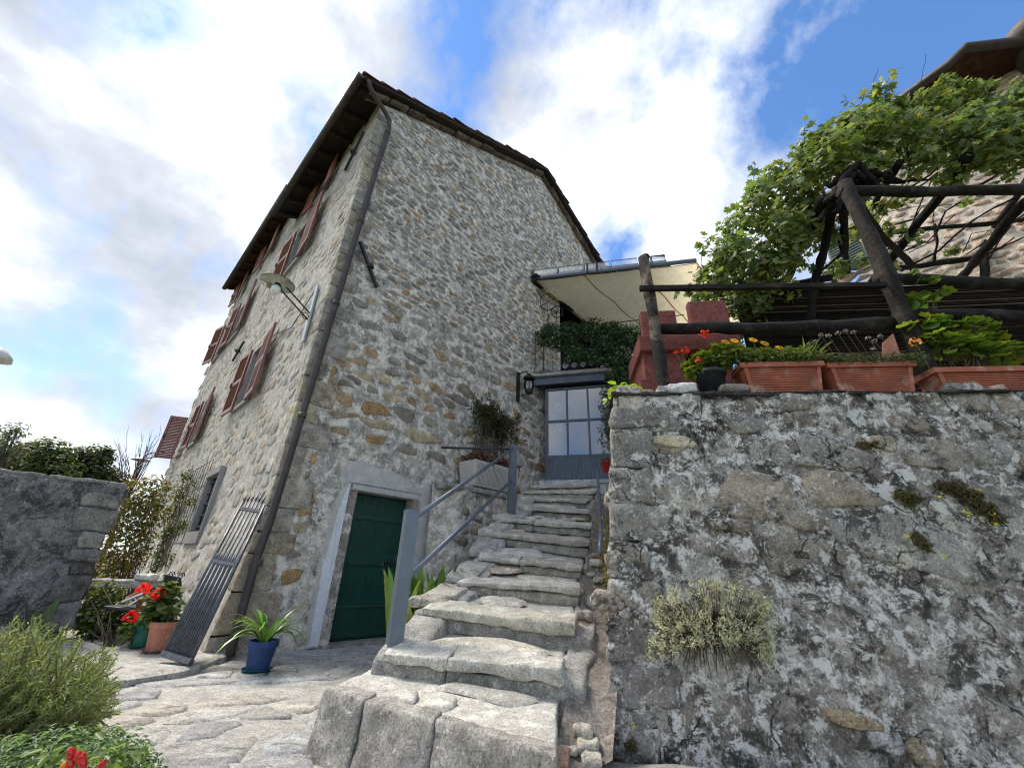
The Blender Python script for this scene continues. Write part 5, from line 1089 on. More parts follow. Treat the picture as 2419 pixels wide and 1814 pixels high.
# ------------------------------------------------------------------ grapevine over the pergola
vn = thing('grapevine', 'large grapevine with lobed green leaves sprawling over the pergola', 'vine', pxY(2050, 760, 4.0))
VB = [(1705, 612, 4.5, .24), (1740, 545, 4.4, .28), (1690, 670, 4.6, .22), (1800, 480, 4.2, .32), (1850, 570, 4.3, .42), (1770, 650, 4.6, .34), (1900, 430, 3.9, .36), (1960, 370, 3.7, .34), (2040, 320, 3.6, .34), (2130, 330, 3.5, .34), (2230, 330, 3.5, .34), (2330, 310, 3.4, .34), (2410, 330, 3.3, .36), (2090, 260, 3.6, .20), (2060, 215, 3.5, .08), (1900, 520, 4.4, .40), (1840, 690, 4.9, .28), (2200, 265, 3.7, .28), (2300, 240, 3.6, .24), (2390, 250, 3.4, .26), (2260, 400, 3.5, .20), (2380, 390, 3.4, .2), (2040, 420, 3.8, .28), (1660, 720, 4.8, .16), (1830, 620, 4.4, .34), (2030, 540, 5.0, .22), (2130, 470, 5.0, .16), (1630, 690, 4.7, .08), (1660, 570, 4.4, .10), (2100, 600, 5.2, .14), (1965, 640, 5.2, .2), (2250, 590, 5.0, .1), (2320, 350, 3.3, .28), (1730, 600, 4.2, .28), (1700, 660, 4.4, .22), (1785, 710, 4.7, .24), (1725, 725, 4.9, .22), (1690, 745, 5.2, .22), (1655, 640, 4.5, .12), (1800, 760, 5.0, .18), (2000, 470, 4.0, .22), (2100, 540, 4.6, .16), (2085, 215, 3.5, .14), (2250, 220, 3.6, .18), (2320, 222, 3.5, .18), (2400, 225, 3.3, .2), (1985, 305, 3.7, .18), (1945, 330, 3.75, .2), (2005, 285, 3.65, .18), (2050, 270, 3.6, .17), (2110, 262, 3.6, .17), (2170, 235, 3.55, .16), (2215, 205, 3.5, .13), (1880, 385, 3.9, .18), (2245, 190, 3.5, .09), (1900, 355, 3.9, .2), (1830, 410, 4.1, .2), (1780, 445, 4.2, .14), (1650, 700, 5.0, .15), (2080, 490, 4.3, .14), (2160, 560, 4.7, .11), (2050, 610, 5.0, .12), (2290, 470, 4.3, .08), (1955, 560, 4.5, .2), (1760, 780, 5.2, .2), (2180, 380, 3.5, .22), (2280, 310, 3.3, .3)]
blobs = []
for x, y, Y, r in VB: p = pxY(x, y, Y); blobs.append((p.x, p.y, p.z, r * 1.05, r * 1.2, r * .9))
g = np.random.default_rng(71); n = 9000
pos, d = in_blobs(g, n, blobs, .15); nr = d * .4 + rnd_unit(n, g) * .75 + np.array([-.1, -.35, .55]); ax = rnd_unit(n, g) + np.array([0, -.2, -.7])

ex_p, ex_c = [], []
for k in range(70):                                  # loose shoots that break the outline
    x, y, Y, r = VB[g.integers(len(VB))]; c = np.array(pxY(x, y, Y)); d_ = rnd_unit(1, g)[0] + np.array([-.25, -.15, .45]); d_ /= np.linalg.norm(d_); L_ = r + g.uniform(.15, .42)
    ex_c.append((c, d_, L_)); ex_p += [c + d_ * L_ * t + g.normal(size=3) * .025 + np.array([0, 0, -.12 * t * t]) for t in np.linspace(.55, 1, 7)]
m_ = len(ex_p); pos = np.concatenate([pos, np.array(ex_p)]); nr = np.concatenate([nr, rnd_unit(m_, g) + np.array([0, -.4, .5])]); ax = np.concatenate([ax, rnd_unit(m_, g) + np.array([0, 0, -.6])]); n += m_
size = .074 * (1 + g.uniform(-.45, .5, n)); vc = pal(g, n, [(.14, .195, .06), (.19, .25, .08), (.10, .145, .05), (.23, .29, .10), (.30, .29, .075), (.18, .225, .115)], .25)
def seen_size(p, s):
    q = proj(p); return -1 if not (0 < q[0] < PW and 0 < q[1] < PH) else s / q[2]
order = sorted(range(n), key=lambda i: -seen_size(pos[i], size[i])); tv, tf = T_vine(); near = order[:300]; rest = np.array(order[300:])
L = np.array(root_loc(vn))
for i in near:
    v, F, c = scatter((tv, tf), pos[i:i + 1], nr[i:i + 1], ax[i:i + 1], size[i:i + 1], vc[i:i + 1]); place('leaf', mesh_np('leaf', v - L, F, c), M['leaf'], vn)
foliage('foliage', (tv, tf), pos[rest], nr[rest], ax[rest], size[rest], vc[rest], M['leaf'], vn, kind='stuff')
mb = MB()
for c, d_, L_ in ex_c: mb.tube([Vector(c), Vector(c + d_ * L_ * .6 + np.array([0, 0, -.04])), Vector(c + d_ * L_ + np.array([0, 0, -.12]))], [.005, .004, .002], 4)
mb.build('shoot', M['stem'], vn, smooth=True, kind='stuff')
def cane(pts, r, name='cane', seg=7, par=None):
    P = [pxY(*p) for p in pts]; return log(name, par or vn, P, r, 'vinewood', 7, seg, .12, .7)
log('trunk', vn, [pxY(1905, 800, 4.6), pxY(1930, 640, 4.4), pxY(1960, 520, 4.0), pxY(1985, 430, 3.7), pxY(2010, 400, 3.6)], .05, 'vinewood', 10, 8, .15)
for k, q in enumerate((((1965, 470), (1990, 420), (2030, 385), (2070, 425)), ((1950, 480), (1985, 440), (2020, 410), (2085, 440)), ((1975, 500), (2005, 430), (2050, 400), (2130, 425)), ((1960, 440), (2010, 395), (2040, 410), (2060, 450)), ((1940, 520), (1975, 450), (2035, 430), (2100, 410)))): log('trunk', vn, [pxY(x, y, 3.5 + .05 * k) for x, y in q], .035, 'vinewood', 9, 7, .3)
for pts, r in ((((2040, 420, 3.6), (2120, 430, 3.7), (2200, 425, 3.8), (2300, 445, 4.0)), .022), (((2060, 410, 3.6), (2150, 330, 3.6), (2260, 260, 3.6)), .018), (((1985, 470, 3.7), (1900, 560, 4.2), (1850, 650, 4.6)), .02), (((2300, 445, 4.0), (2360, 410, 3.9), (2419, 395, 3.8)), .02),
               (((2205, 560, 4.8), (2230, 500, 4.6), (2300, 460, 4.4), (2419, 440, 4.2)), .016), (((2130, 640, 5.0), (2220, 590, 4.8), (2300, 520, 4.6), (2419, 455, 4.3)), .018), (((1940, 640, 4.8), (1990, 600, 4.6), (1970, 540, 4.4)), .02), (((2240, 620, 5), (2330, 600, 4.8), (2419, 560, 4.6)), .018), (((2205, 620, 5), (2212, 570, 4.8), (2205, 530, 4.7)), .02),
               (((2150, 420, 3.7), (2145, 340, 3.6), (2135, 240, 3.55)), .014), (((2140, 260, 3.5), (2180, 190, 3.5), (2187, 130, 3.5)), .004), (((2070, 230, 3.5), (2065, 190, 3.5), (2075, 165, 3.5)), .005)):
    cane(pts, r)
rg = random.Random(17)
for k in range(34):
    x, y = rg.uniform(1820, 2419), rg.uniform(400, 640); Y = 3.6 + (y - 380) / 260 * 1.6; cane([(x, y, Y), (x + rg.uniform(20, 60), y - rg.uniform(10, 60), Y - .2), (x + rg.uniform(60, 140), y - rg.uniform(30, 110), Y - .4)], rg.uniform(.004, .014), seg=5)
# ------------------------------------------------------------------ stone house behind the pergola
P0 = pxY(2150, 600, 6.0)
def onB(px, py): return pxP(px, py, P0, U)
bh = thing('stone_building', 'warm pebbly stone building behind the pergola with a dark overhanging eave', 'building', Vector((P0.x, P0.y, WZ)))
b0 = P0 - V * 6.0; b1 = onB(2030, 560); vv1 = (b1 - P0).dot(V); zt = 10.06
def bpt(v, z, d): return Vector((P0.x, P0.y, 0)) + V * v - U * d + Vector((0, 0, z))
xs, zs = lines(-6.0, vv1, .12), lines(1.5, zt, .1); vs_ = [bpt(x, z_, .02 * fbm((x, z_, 0), 2.5)) for x in xs for z_ in zs]; nz_ = len(zs)
mb = MB(); mb.add(vs_, [(i * nz_ + j, i * nz_ + j + 1, (i + 1) * nz_ + j + 1, (i + 1) * nz_ + j) for i in range(len(xs) - 1) for j in range(nz_ - 1)]); bw_ = mb.build('wall', M['mortar_warm'], bh, smooth=True)
rg = random.Random(77); bst = []
BST = [(.58, .44, .33), (.50, .40, .31), (.62, .51, .39), (.43, .35, .28), (.55, .37, .28), (.64, .55, .43)]
for x, y, h, poly in rubble(-5.5, vv1, 2.2, zt - .1, lambda z: .14, 1.6, rg, .3):
    if rg.random() < .08: continue
    poly2, cen = resample(poly, 9, rg, .08); k = rg.uniform(.66, .88); poly2 = [(cen[0] + (p[0] - cen[0]) * k, cen[1] + (p[1] - cen[1]) * k) for p in poly2]
    v2, f2 = stone_geo(poly2, cen, rg.uniform(.008, .018), rg, bpt); bst.append((v2, [tuple(reversed(f)) for f in f2], shade(rg.choice(BST), rg.uniform(.8, 1.15))))
lay_stones(bst, bw_, M['rubble_pale'], 220)
mb = MB(); mb.add([bpt(vv1, 1.5, 0), bpt(vv1, zt, 0), bpt(vv1, zt, -4), bpt(vv1, 1.5, -4)], [(0, 1, 2, 3)]); mb.build('end_wall', M['render'], bh)
# eave, level, about a metre proud of the wall
ze = 10.09
q = [pxZ(*p, ze) for p in ((2247, 155), (2283, 118), (2419, 103), (2600, 84))]
far_i = bpt(vv1 + .05, ze, 0); far_e = bpt(vv1 + .05, ze, .3)
top = [far_e, q[0], q[1], q[2], q[3], bpt(-6, ze, -4), bpt(vv1 + .05, ze, -4)]
n = len(top); mb = MB(); mb.add(top + [p + Vector((0, 0, .10)) for p in top], [tuple(range(n - 1, -1, -1)), tuple(range(n, 2 * n))] + [(i, (i + 1) % n, n + (i + 1) % n, n + i) for i in range(n)]); mb.build('roof', M['soffitred'], bh)
up_ = Vector((0, 0, .06)); mb = MB(); mb.tube([far_e + up_, q[0] + up_, q[1] + up_, q[2] + up_, q[3] + up_], .085, 10); mb.build('gutter', M['pipe'], bh, smooth=True)
c = pxZ(2425, 60, ze + .5); mb = MB(); mb.lathe([(.5, -.6), (.55, -.25), (.62, -.2), (.66, 0), (.6, .12), (.4, .3), (0, .36)], c + Vector((.35, 0, -.15)), 24); mb.build('chimney_cap', M['pipe'], bh, smooth=True)
w0, w1 = onB(1950, 585), onB(1985, 645)
v0_, z0_ = (w0 - P0).dot(V), w1.z; mb = MB(); mb.beam(bpt(v0_, (w0.z + w1.z) / 2, .06), bpt(v0_ - .55, (w0.z + w1.z) / 2, .2), .05, .95); sh_ = mb.build('shutter', M['greyshutter'], bh)
mb = MB()
for k in range(14): z_ = (w0.z + w1.z) / 2 - .42 + .064 * k; mb.beam(bpt(v0_ - .02, z_, .09), bpt(v0_ - .53, z_, .23), .05, .014)
mb.build('louvre_slats', M['greyshutter'], sh_, kind='stuff')
# grey block far behind the gable
fb_ = thing('grey_building', 'small plain grey building top peeping out behind the gable end', 'building', pxY(1455, 640, 30))
p0_, p1_ = pxY(1428, 626, 30), pxY(1469, 634, 30); mb = MB(); mb.hexa([Vector((p0_.x, 30, 0)), Vector((p1_.x, 30, 0)), Vector((p1_.x + 1, 36, 0)), Vector((p0_.x, 36, 0)), p0_, p1_, p1_ + Vector((1, 6, 0)), p0_ + Vector((0, 6, 0))]); mb.build('wall', M['render'], fb_)
m_ = pxY(1447, 640, 29.95); mb = MB(); mb.box(m_, (.12, .05, .18)); mb.build('window', M['glassdark'], fb_)
# ------------------------------------------------------------------ balcony hedge and climbers by the door
HB = [(1300, 800, 9.0, .26), (1345, 785, 9.0, .36), (1400, 780, 8.9, .4), (1450, 790, 8.8, .42), (1490, 800, 8.7, .42), (1360, 830, 8.9, .26), (1410, 840, 8.8, .32), (1460, 850, 8.7, .36), (1500, 860, 8.6, .36), (1470, 890, 8.6, .3), (1450, 900, 8.65, .18), (1290, 785, 9.0, .15), (1430, 820, 8.8, .4), (1530, 820, 8.6, .4), (1340, 850, 8.85, .12), (1285, 805, 9.2, .2), (1300, 775, 9.2, .2), (1275, 790, 9.3, .12), (1320, 815, 9.1, .2)]
bl = []
for x, y, Y, r in HB: p = pxY(x, y, Y - .35); bl.append((p.x, p.y, p.z, r, r * .7, r * .85))
DKG = [(.045, .085, .032), (.06, .11, .04), (.03, .06, .024), (.10, .15, .06)]
leafy('holly_hedge', 'dark glossy evergreen hedge spilling over the balcony railing', 'hedge', gp(1.6, zb1 + .12, -.1), bl, 11000, T_oval(.6, .12), .066, DKG, M['leaf_gloss'], 81, .6, 30, .01, shell=.1)
bl = []
for x, y, Y, r in ((1432, 925, 8.5, .16), (1428, 960, 8.4, .14), (1440, 985, 8.3, .16), (1430, 1015, 8.2, .14), (1450, 940, 8.4, .18), (1420, 1040, 8.2, .07), (1446, 1030, 8.1, .12)): p = pxY(x, y, Y); bl.append((p.x, p.y, p.z, r, r, r * 1.2))
leafy('climbing_shrub', 'dark leafy climber hanging down beside the glazed door', 'climber', pxY(1445, 1060, 8.2), bl, 700, T_oval(.5, .12), .06, DKG, M['leaf_gloss'], 82, .4, 14, .008, hang=.6, shell=.1)
# hanging red pot with lavender
hp = pxY(1432, 1096, 7.6); o = thing('hanging_pot', 'red plastic pot on a ring bracket beside the glazed door', 'pot', hp - Vector((0, 0, .12)))
mb = MB(); mb.lathe([(.07, -.16), (.10, .02), (.108, .02), (.108, .04), (.09, .04), (0, .02)], hp, 16); mb.build('body', M['redplastic'], o, smooth=True)
mb = MB(); mb.tube([hp + Vector((.1, 0, -.02)), hp + Vector((.35, .05, -.02))], .008, 6); mb.build('bracket', M['redplastic'], o)
g = np.random.default_rng(5); n = 260; dd = rnd_unit(n, g); dd[:, 2] = np.abs(dd[:, 2]) + .2; lv = thing('lavender', 'grey-green spiky lavender in the hanging red pot', 'plant', hp)
foliage('foliage', T_strip(.05), np.repeat(np.array([tuple(hp)]), n, 0) + g.normal(size=(n, 3)) * .03, rnd_unit(n, g), dd, g.uniform(.12, .24, n), pal(g, n, [(.13, .14, .10), (.18, .18, .13), (.10, .12, .07)], .2), M['leaf'], lv)
# moss along the foot of the side wall
g = np.random.default_rng(15); n = 2600; t = g.uniform(0, 1, n); a0 = side_pt(.5, .9, .03); a1 = side_pt(6.5, 2.3, .03)
pos = np.array(a0) * (1 - t[:, None]) + np.array(a1) * t[:, None] + np.stack([g.normal(size=n) * .02, g.normal(size=n) * .05, g.normal(size=n) * .22], 1)
pos[:, :2] += np.array([snor.x, snor.y]) * (np.abs(g.normal(size=(n, 1))) * .025); o = thing('wall_moss', 'yellow-green moss strip on the side of the retaining wall behind the grab bar', 'moss', side_pt(2, 1.0, 0))
foliage('tufts', T_oval(.4), pos, rnd_unit(n, g) + np.array([snor.x, snor.y, .5]), rnd_unit(n, g) + np.array([0, 0, -.5]), g.uniform(.02, .05, n), pal(g, n, [(.20, .19, .04), (.28, .22, .05), (.12, .13, .035), (.22, .13, .04)], .25), M['leaf'], o, kind='stuff')
# ------------------------------------------------------------------ stone trough with bamboo-like shrub on the ledge
tz = 2.32; tu0, tu1 = 2.98, 4.16
tr = thing('stone_trough', 'long pale ribbed stone trough on the ledge above the cellar door', 'trough', H(3.4, -.3, tz))
v2, f2 = rock([H(tu0 + .05, -.5, tz), H(tu1 - .05, -.5, tz), H(tu1 - .05, -.1, tz), H(tu0 + .05, -.1, tz), H(tu0, -.54, tz + .48), H(tu1, -.54, tz + .48), H(tu1, -.06, tz + .48), H(tu0, -.06, tz + .48)], 12, .03, .008, 4); mb = MB(); mb.add(v2, f2); mb.build('body', M['trough'], tr, smooth=True)
for k in range(34):
    u0 = tu0 + .07 + (tu1 - tu0 - .14) * k / 33; mb = MB(); mb.beam(H(u0, -.517, tz + .06), H(u0, -.543, tz + .42), .014, .012, tuple(U)); mb.build('flute', M['trough'], tr)
mb = MB(); mb.hexa([H(tu0 + .06, -.48, tz + .44), H(tu1 - .06, -.48, tz + .44), H(tu1 - .06, -.12, tz + .44), H(tu0 + .06, -.12, tz + .44), H(tu0 + .06, -.48, tz + .495), H(tu1 - .06, -.48, tz + .495), H(tu1 - .06, -.12, tz + .495), H(tu0 + .06, -.12, tz + .495)]); mb.build('soil', M['soil'], tr)
g = np.random.default_rng(91); n = 900; pos = np.array([tuple(H(g.uniform(tu0 - .02, tu1), g.uniform(-.56, -.1), tz + .49 + abs(g.normal()) * .06)) for _ in range(n)]); o = thing('leaf_litter', 'heap of reddish dead leaves on the stone trough', 'leaves', H(3.4, -.3, tz + .49))
foliage('dead_leaves', T_oval(.5, .2), pos, rnd_unit(n, g) + np.array([0, 0, .6]), rnd_unit(n, g), g.uniform(.05, .10, n), pal(g, n, [(.13, .05, .04), (.20, .09, .065), (.09, .035, .03), (.24, .14, .10)], .25), M['petal'], o, kind='stuff')
o = thing('trough_shrub', 'thin-stemmed evergreen shrub growing from the stone trough, a few leaves red', 'shrub', H(3.4, -.3, tz + .48)); rg = random.Random(4); mb = MB(); tips = []
for k in range(34):
    u = rg.uniform(tu0 + .1, tu1 - .05); p = H(u, rg.uniform(-.4, -.2), tz + .46); hgt = rg.uniform(.7, 1.25); lean = U * rg.uniform(-.14, .14) + V * rg.uniform(-.12, .06)
    pts = [p, p + lean * .4 + Vector((0, 0, hgt * .45)), p + lean + Vector((0, 0, hgt))]; mb.tube(pts, [.009, .007, .003], 5)
    for _ in range(5): t = rg.uniform(.55, 1); b_ = pts[1].lerp(pts[2], t * 1.0); e_ = b_ + U * rg.uniform(-.22, .22) + V * rg.uniform(-.15, .1) + Vector((0, 0, rg.uniform(-.02, .16))); mb.tube([b_, e_], .003, 4); tips.append((b_, e_))
mb.build('stem', M['twig'], o, smooth=True, kind='stuff'); n = 2600; k = g.integers(0, len(tips), n); t = g.uniform(0, 1.15, n)[:, None]
A_ = np.array([tuple(x[0]) for x in tips])[k]; B_ = np.array([tuple(x[1]) for x in tips])[k]; pos = A_ + (B_ - A_) * t + g.normal(size=(n, 3)) * .03
vc = pal(g, n, [(.05, .065, .03), (.07, .085, .035), (.035, .045, .022), (.10, .075, .04)], .25); red = (pos - np.array(H(3.75, -.3, 0))) @ np.array(U) > .12; rm = red & (g.random(n) < .35); vc[rm] = pal(g, int(rm.sum()), [(.28, .10, .04), (.32, .16, .05)])
foliage('foliage', T_oval(.32, .1), pos, rnd_unit(n, g) + np.array([0, 0, .5]), rnd_unit(n, g) + np.array([0, 0, -.3]), g.uniform(.05, .10, n), vc, M['leaf'], o)
p = H(4.06, -.47, tz - .015); mb = MB(); mb.box(p + Vector((0, 0, -.0)), (.12, .055, .033), Matrix.Rotation(YAW + .05, 3, 'Z')); meta(mb.build('brick', M['brick'], None, p), 'orange brick propping up the stone trough on the ledge', 'brick')
# ------------------------------------------------------------------ lamps and small fittings on the gable
ln = thing('wall_lantern', 'small black storm lantern on the gable wall beside the glazed door', 'lantern', H(4.6, -.05, 4.6))
mb = MB(); mb.beam(H(4.58, -.03, 4.55), H(4.58, -.03, 5.3), .05, .08, tuple(U)); mb.build('backplate', M['lampblack'], ln)
mb = MB(); mb.tube([H(4.58, -.05, 5.25), H(4.66, -.16, 5.32), H(4.7, -.24, 5.28)], .016, 6); mb.build('arm', M['lampblack'], ln, smooth=True)
lc = H(4.72, -.25, 4.85)
mb = MB(); mb.lathe([(.0, .40), (.05, .39), (.06, .34), (.14, .30), (.15, .27), (.10, .25), (.0, .25)], lc, 16); mb.build('cap', M['lampblack'], ln, smooth=True)
mb = MB(); mb.lathe([(.085, -.02), (.12, .06), (.115, .16), (.08, .25)], lc, 16); mb.build('globe', M['clear'], ln, smooth=True)
mb = MB(); mb.lathe([(.03, -.14), (.07, -.12), (.10, -.06), (.085, -.02), (0, -.02)], lc, 16); mb.build('font', M['lampblack'], ln, smooth=True)
for k in range(4): a = k * math.pi / 2; mb = MB(); mb.tube([lc + Vector((.09 * math.cos(a), .09 * math.sin(a), -.02)), lc + Vector((.13 * math.cos(a), .13 * math.sin(a), .1)), lc + Vector((.10 * math.cos(a), .10 * math.sin(a), .26))], .006, 5); mb.build('guard_wire', M['lampblack'], ln, smooth=True)
wc = thing('wire_frame_lamp', 'pair of small black wire cubes fixed to the gable wall below the canopy', 'lamp', H(5.6, -.05, 7.6))
for u0, z0_, s in ((5.35, 7.65, .30), (5.85, 7.62, .22)):
    c8 = [H(u0 + a * s, -.06 - b * s, z0_ + c * s) for c in (0, 1) for a, b in ((0, 0), (1, 0), (1, 1), (0, 1))]; mb = MB()
    for i, j in ((0, 1), (1, 2), (2, 3), (3, 0), (4, 5), (5, 6), (6, 7), (7, 4), (0, 4), (1, 5), (2, 6), (3, 7)): mb.tube([c8[i], c8[j]], .011, 5)
    mb.build('wire_cube', M['lampblack'], wc)
mb = MB(); mb.tube([H(5.75, -.04, 7.6), H(5.7, -.03, 7.35), H(5.85, -.03, 7.3)], .012, 5); mb.build('cable', M['lampblack'], wc)
# plants rooted in the retaining wall
def wall_plant(name, label, cat, spots, n, tpl, size, cols, seed, up=.3, out=.6, fl=()):
    g = np.random.default_rng(seed); bl = []
    for x, y, r in spots: s, z = onW(x, y, -.04); p = rw_pt(s, z, rwd(s, z) + r * .35); bl.append((p.x, p.y, p.z, r, r * .55, r * .7))
    o = thing(name, label, cat, bl[0][:3]); pos, d = in_blobs(g, n, bl, .2); foliage('foliage', tpl, pos, d + rnd_unit(n, g) * .7 + np.array([0, -out, up]), rnd_unit(n, g) + np.array([0, -.3, .3]), size * (1 + g.uniform(-.35, .35, n)), pal(g, n, cols, .25), M['leaf'], o)
    for k, (x, y) in enumerate(fl): s, z = onW(x, y, -.08); flower_head('flower', o, rw_pt(s, z, .07), .014, [(.85, .72, .02)], seed + k, 9, .7)
    return o
MOSS = [(.10, .075, .03), (.14, .11, .035), (.07, .055, .025), (.12, .13, .04)]
wall_plant('stonecrop', 'small brown-green stonecrop cushion high on the retaining wall', 'plant', ((2045, 1052, .05), (2065, 1048, .035)), 260, T_oval(.4), .022, MOSS, 101)
wall_plant('stonecrop', 'rounded stonecrop cushion on the wall next to the long trailing one', 'plant', ((2120, 1170, .06), (2150, 1178, .055), (2140, 1190, .05)), 500, T_oval(.4), .024, MOSS + [(.15, .17, .05)], 102)
wall_plant('stonecrop', 'long trailing rusty stonecrop patch with tiny yellow flowers on the retaining wall', 'plant', ((2215, 1150, .06), (2250, 1155, .08), (2285, 1180, .08), (2320, 1205, .08), (2340, 1230, .06), (2300, 1170, .06)), 1400, T_oval(.35), .026, MOSS, 103, fl=((2205, 1175), (2300, 1160), (2268, 1210), (2277, 1218), (2330, 1215), (2335, 1238)))
wall_plant('stonecrop', 'stonecrop tuft with yellow flower clinging beside a cream stone in the wall', 'plant', ((2150, 1265, .05), (2165, 1285, .06), (2175, 1300, .045)), 500, T_oval(.35), .024, MOSS, 104, fl=((2127, 1268), (2213, 1312)))
wall_plant('stonecrop', 'sparse stonecrop with one yellow flower low on the retaining wall', 'plant', ((1530, 1730, .05), (1560, 1745, .05), (1590, 1735, .03)), 220, T_oval(.35), .02, MOSS, 105, fl=((1564, 1702),))
# cushion shrub
cs = thing('cushion_shrub', 'pale silvery-yellow cushion shrub growing out of the retaining wall', 'shrub', rw_pt(*onW(1690, 1500, -.05), .02)); g = np.random.default_rng(111); rg = random.Random(6)
s_c, z_c = onW(1712, 1490, -.05); root = rw_pt(s_c, z_c, .0); mb = MB(); tp = []
for k in range(330):
    x = rg.uniform(1590, 1850); y = 1375 + 55 * ((x - 1715) / 125) ** 2 + rg.uniform(-12, 135); s, z = onW(x, y, -.2); dpt = rg.uniform(.06, .26) * (1 - .5 * abs(x - 1715) / 140)
    e = rw_pt(s, z, dpt); r0 = root + WA * ((s - s_c) * .35) + Vector((0, 0, rg.uniform(-.04, .04))); md = r0.lerp(e, .5) - Vector((0, .03, .03)); mb.tube([r0, md, e], [.0035, .0028, .0016], 4); tp.append(e)
for k in range(90):
    a = rg.uniform(-1, 1); r0 = root + WA * a * .16; e = r0 + WA * (a * .1 + rg.uniform(-.03, .06)) - WB * rg.uniform(.03, .14) + Vector((0, 0, -rg.uniform(.05, .24))); mb.tube([r0, r0.lerp(e, .5) - WB * .04, e], [.0035, .0028, .0012], 4)
mb.build('twig', M['twig'], cs, smooth=True, kind='stuff'); n = 9000; k = g.integers(0, len(tp), n); T_ = np.array([tuple(t) for t in tp])[k]; dd = rnd_unit(n, g); pos = T_ + g.normal(size=(n, 3)) * .012 + np.array([0, 0, -1]) * np.abs(g.normal(size=(n, 1))) * .02
foliage('foliage', T_strip(.16), pos, rnd_unit(n, g), dd + np.array([0, 0, .5]), g.uniform(.014, .03, n), pal(g, n, [(.74, .71, .42), (.80, .77, .50), (.62, .62, .36), (.84, .80, .56), (.46, .49, .26)], .2), M['pale_leaf'], cs)
# ------------------------------------------------------------------ garden wall on the far side of the courtyard
gw0 = pxZ(232, 1520, 0.0)
def onGW(px, py): p = pxP(px, py, gw0, V); return (p - gw0).dot(U), p.z
gtop = onGW(300, 1148)[1]; g_r = onGW(300, 1148)[0]; gl, gzl = onGW(0, 1113)
gw = thing('garden_wall', 'dark weathered plastered garden wall closing the courtyard', 'wall', gw0)
def gwp(s, z, d): return gw0 + U * s - V * d + Vector((0, 0, z))
xs = lines(gl - 1.5, g_r, .05); zs = [0.0 + i / 46 for i in range(47)]; vs_ = []
for x in xs:
    tz_ = gzl + (gtop - gzl) * (x - gl) / (g_r - gl) + .03 * fbm((x, 0, 4), 3)
    for f_ in zs:
        z_ = -.1 + (tz_ + .1) * f_; st_ = .035 if z_ > tz_ - .30 + .03 * fbm((x, 1, 4), 2) else 0.0; vs_.append(gwp(x, z_, .04 * fbm((x, z_, 1), 2, 4) + .018 * fbm((x, z_, 6), 9, 4) + st_))
nz_ = len(zs); mb = MB(); mb.add(vs_, [(i * nz_ + j, (i + 1) * nz_ + j, (i + 1) * nz_ + j + 1, i * nz_ + j + 1) for i in range(len(xs) - 1) for j in range(nz_ - 1)]); gf = mb.build('wall_face', M['darkwall'], gw, smooth=True)
mb = MB(); v2, f2 = rock([gwp(gl - 1.5, -.1, -.02), gwp(g_r - .01, -.1, -.02), gwp(g_r - .01, -.1, -.4), gwp(gl - 1.5, -.1, -.4), gwp(gl - 1.5, gzl - .02, -.02), gwp(g_r - .01, gtop - .02, -.02), gwp(g_r - .01, gtop - .02, -.4), gwp(gl - 1.5, gzl - .02, -.4)], 14, .02, .02, 3); mb.add(v2, f2); mb.build('wall_core', M['darkwall'], gw, smooth=True)
s = gl - 1.5; k = 0
while s < g_r - .1:
    w_ = min(rr(.35, .6), g_r - s); z0_ = gzl + (gtop - gzl) * (s - gl) / (g_r - gl)
    v2, f2 = rock(boxc(gwp(s, z0_ - .015, .045), U * w_ * .985 + Vector((0, 0, (gtop - gzl) / (g_r - gl) * w_)), V * .48, (0, 0, .045)), 7, .02, .02, 5, k + 30); mb = MB(); mb.add(v2, f2, shade((.26, .25, .235), rr(.8, 1.1))); mb.build('coping_stone', M['quoin'], gw, smooth=True); s += w_; k += 1
z = 0.0; k = 0
while z < gtop - .1:
    h = min(rr(.14, .3), gtop - z - .02); w_ = rr(.16, .4); v2, f2 = rock(boxc(gwp(g_r - w_ + rr(-.01, .05), z, .05 + rr(0, .03)), U * w_, V * .42, (0, 0, h - .01)), 8, .03, .035, 6, k * 1.9 + 70); mb = MB(); mb.add(v2, f2, shade(R.choice([(.16, .155, .15), (.11, .108, .105), (.24, .23, .21)]), rr(.7, 1.1))); mb.build('end_stone', M['darkstone'], gw, smooth=True); z += h; k += 1
rg = random.Random(61); gs_ = []
for x, y, h, poly in rubble(gl, g_r - .05, .1, gtop - .4, lambda z: .2, 1.6, rg):
    if not (gl < x < g_r - .1) or y > gtop - .42 or rg.random() < .72: continue
    poly2, cen = resample(poly, 10, rg, .1); poly2 = [(cen[0] + (p[0] - cen[0]) * .65, cen[1] + (p[1] - cen[1]) * .65) for p in poly2]; v2, f2 = stone_geo(poly2, cen, .025, rg, lambda a, b, d: gwp(a, b, d + .03)); gs_.append((v2, f2, shade((.14, .135, .13), rg.uniform(.6, 1.4))))
lay_stones(gs_, gf, M['darkstone'], 60)
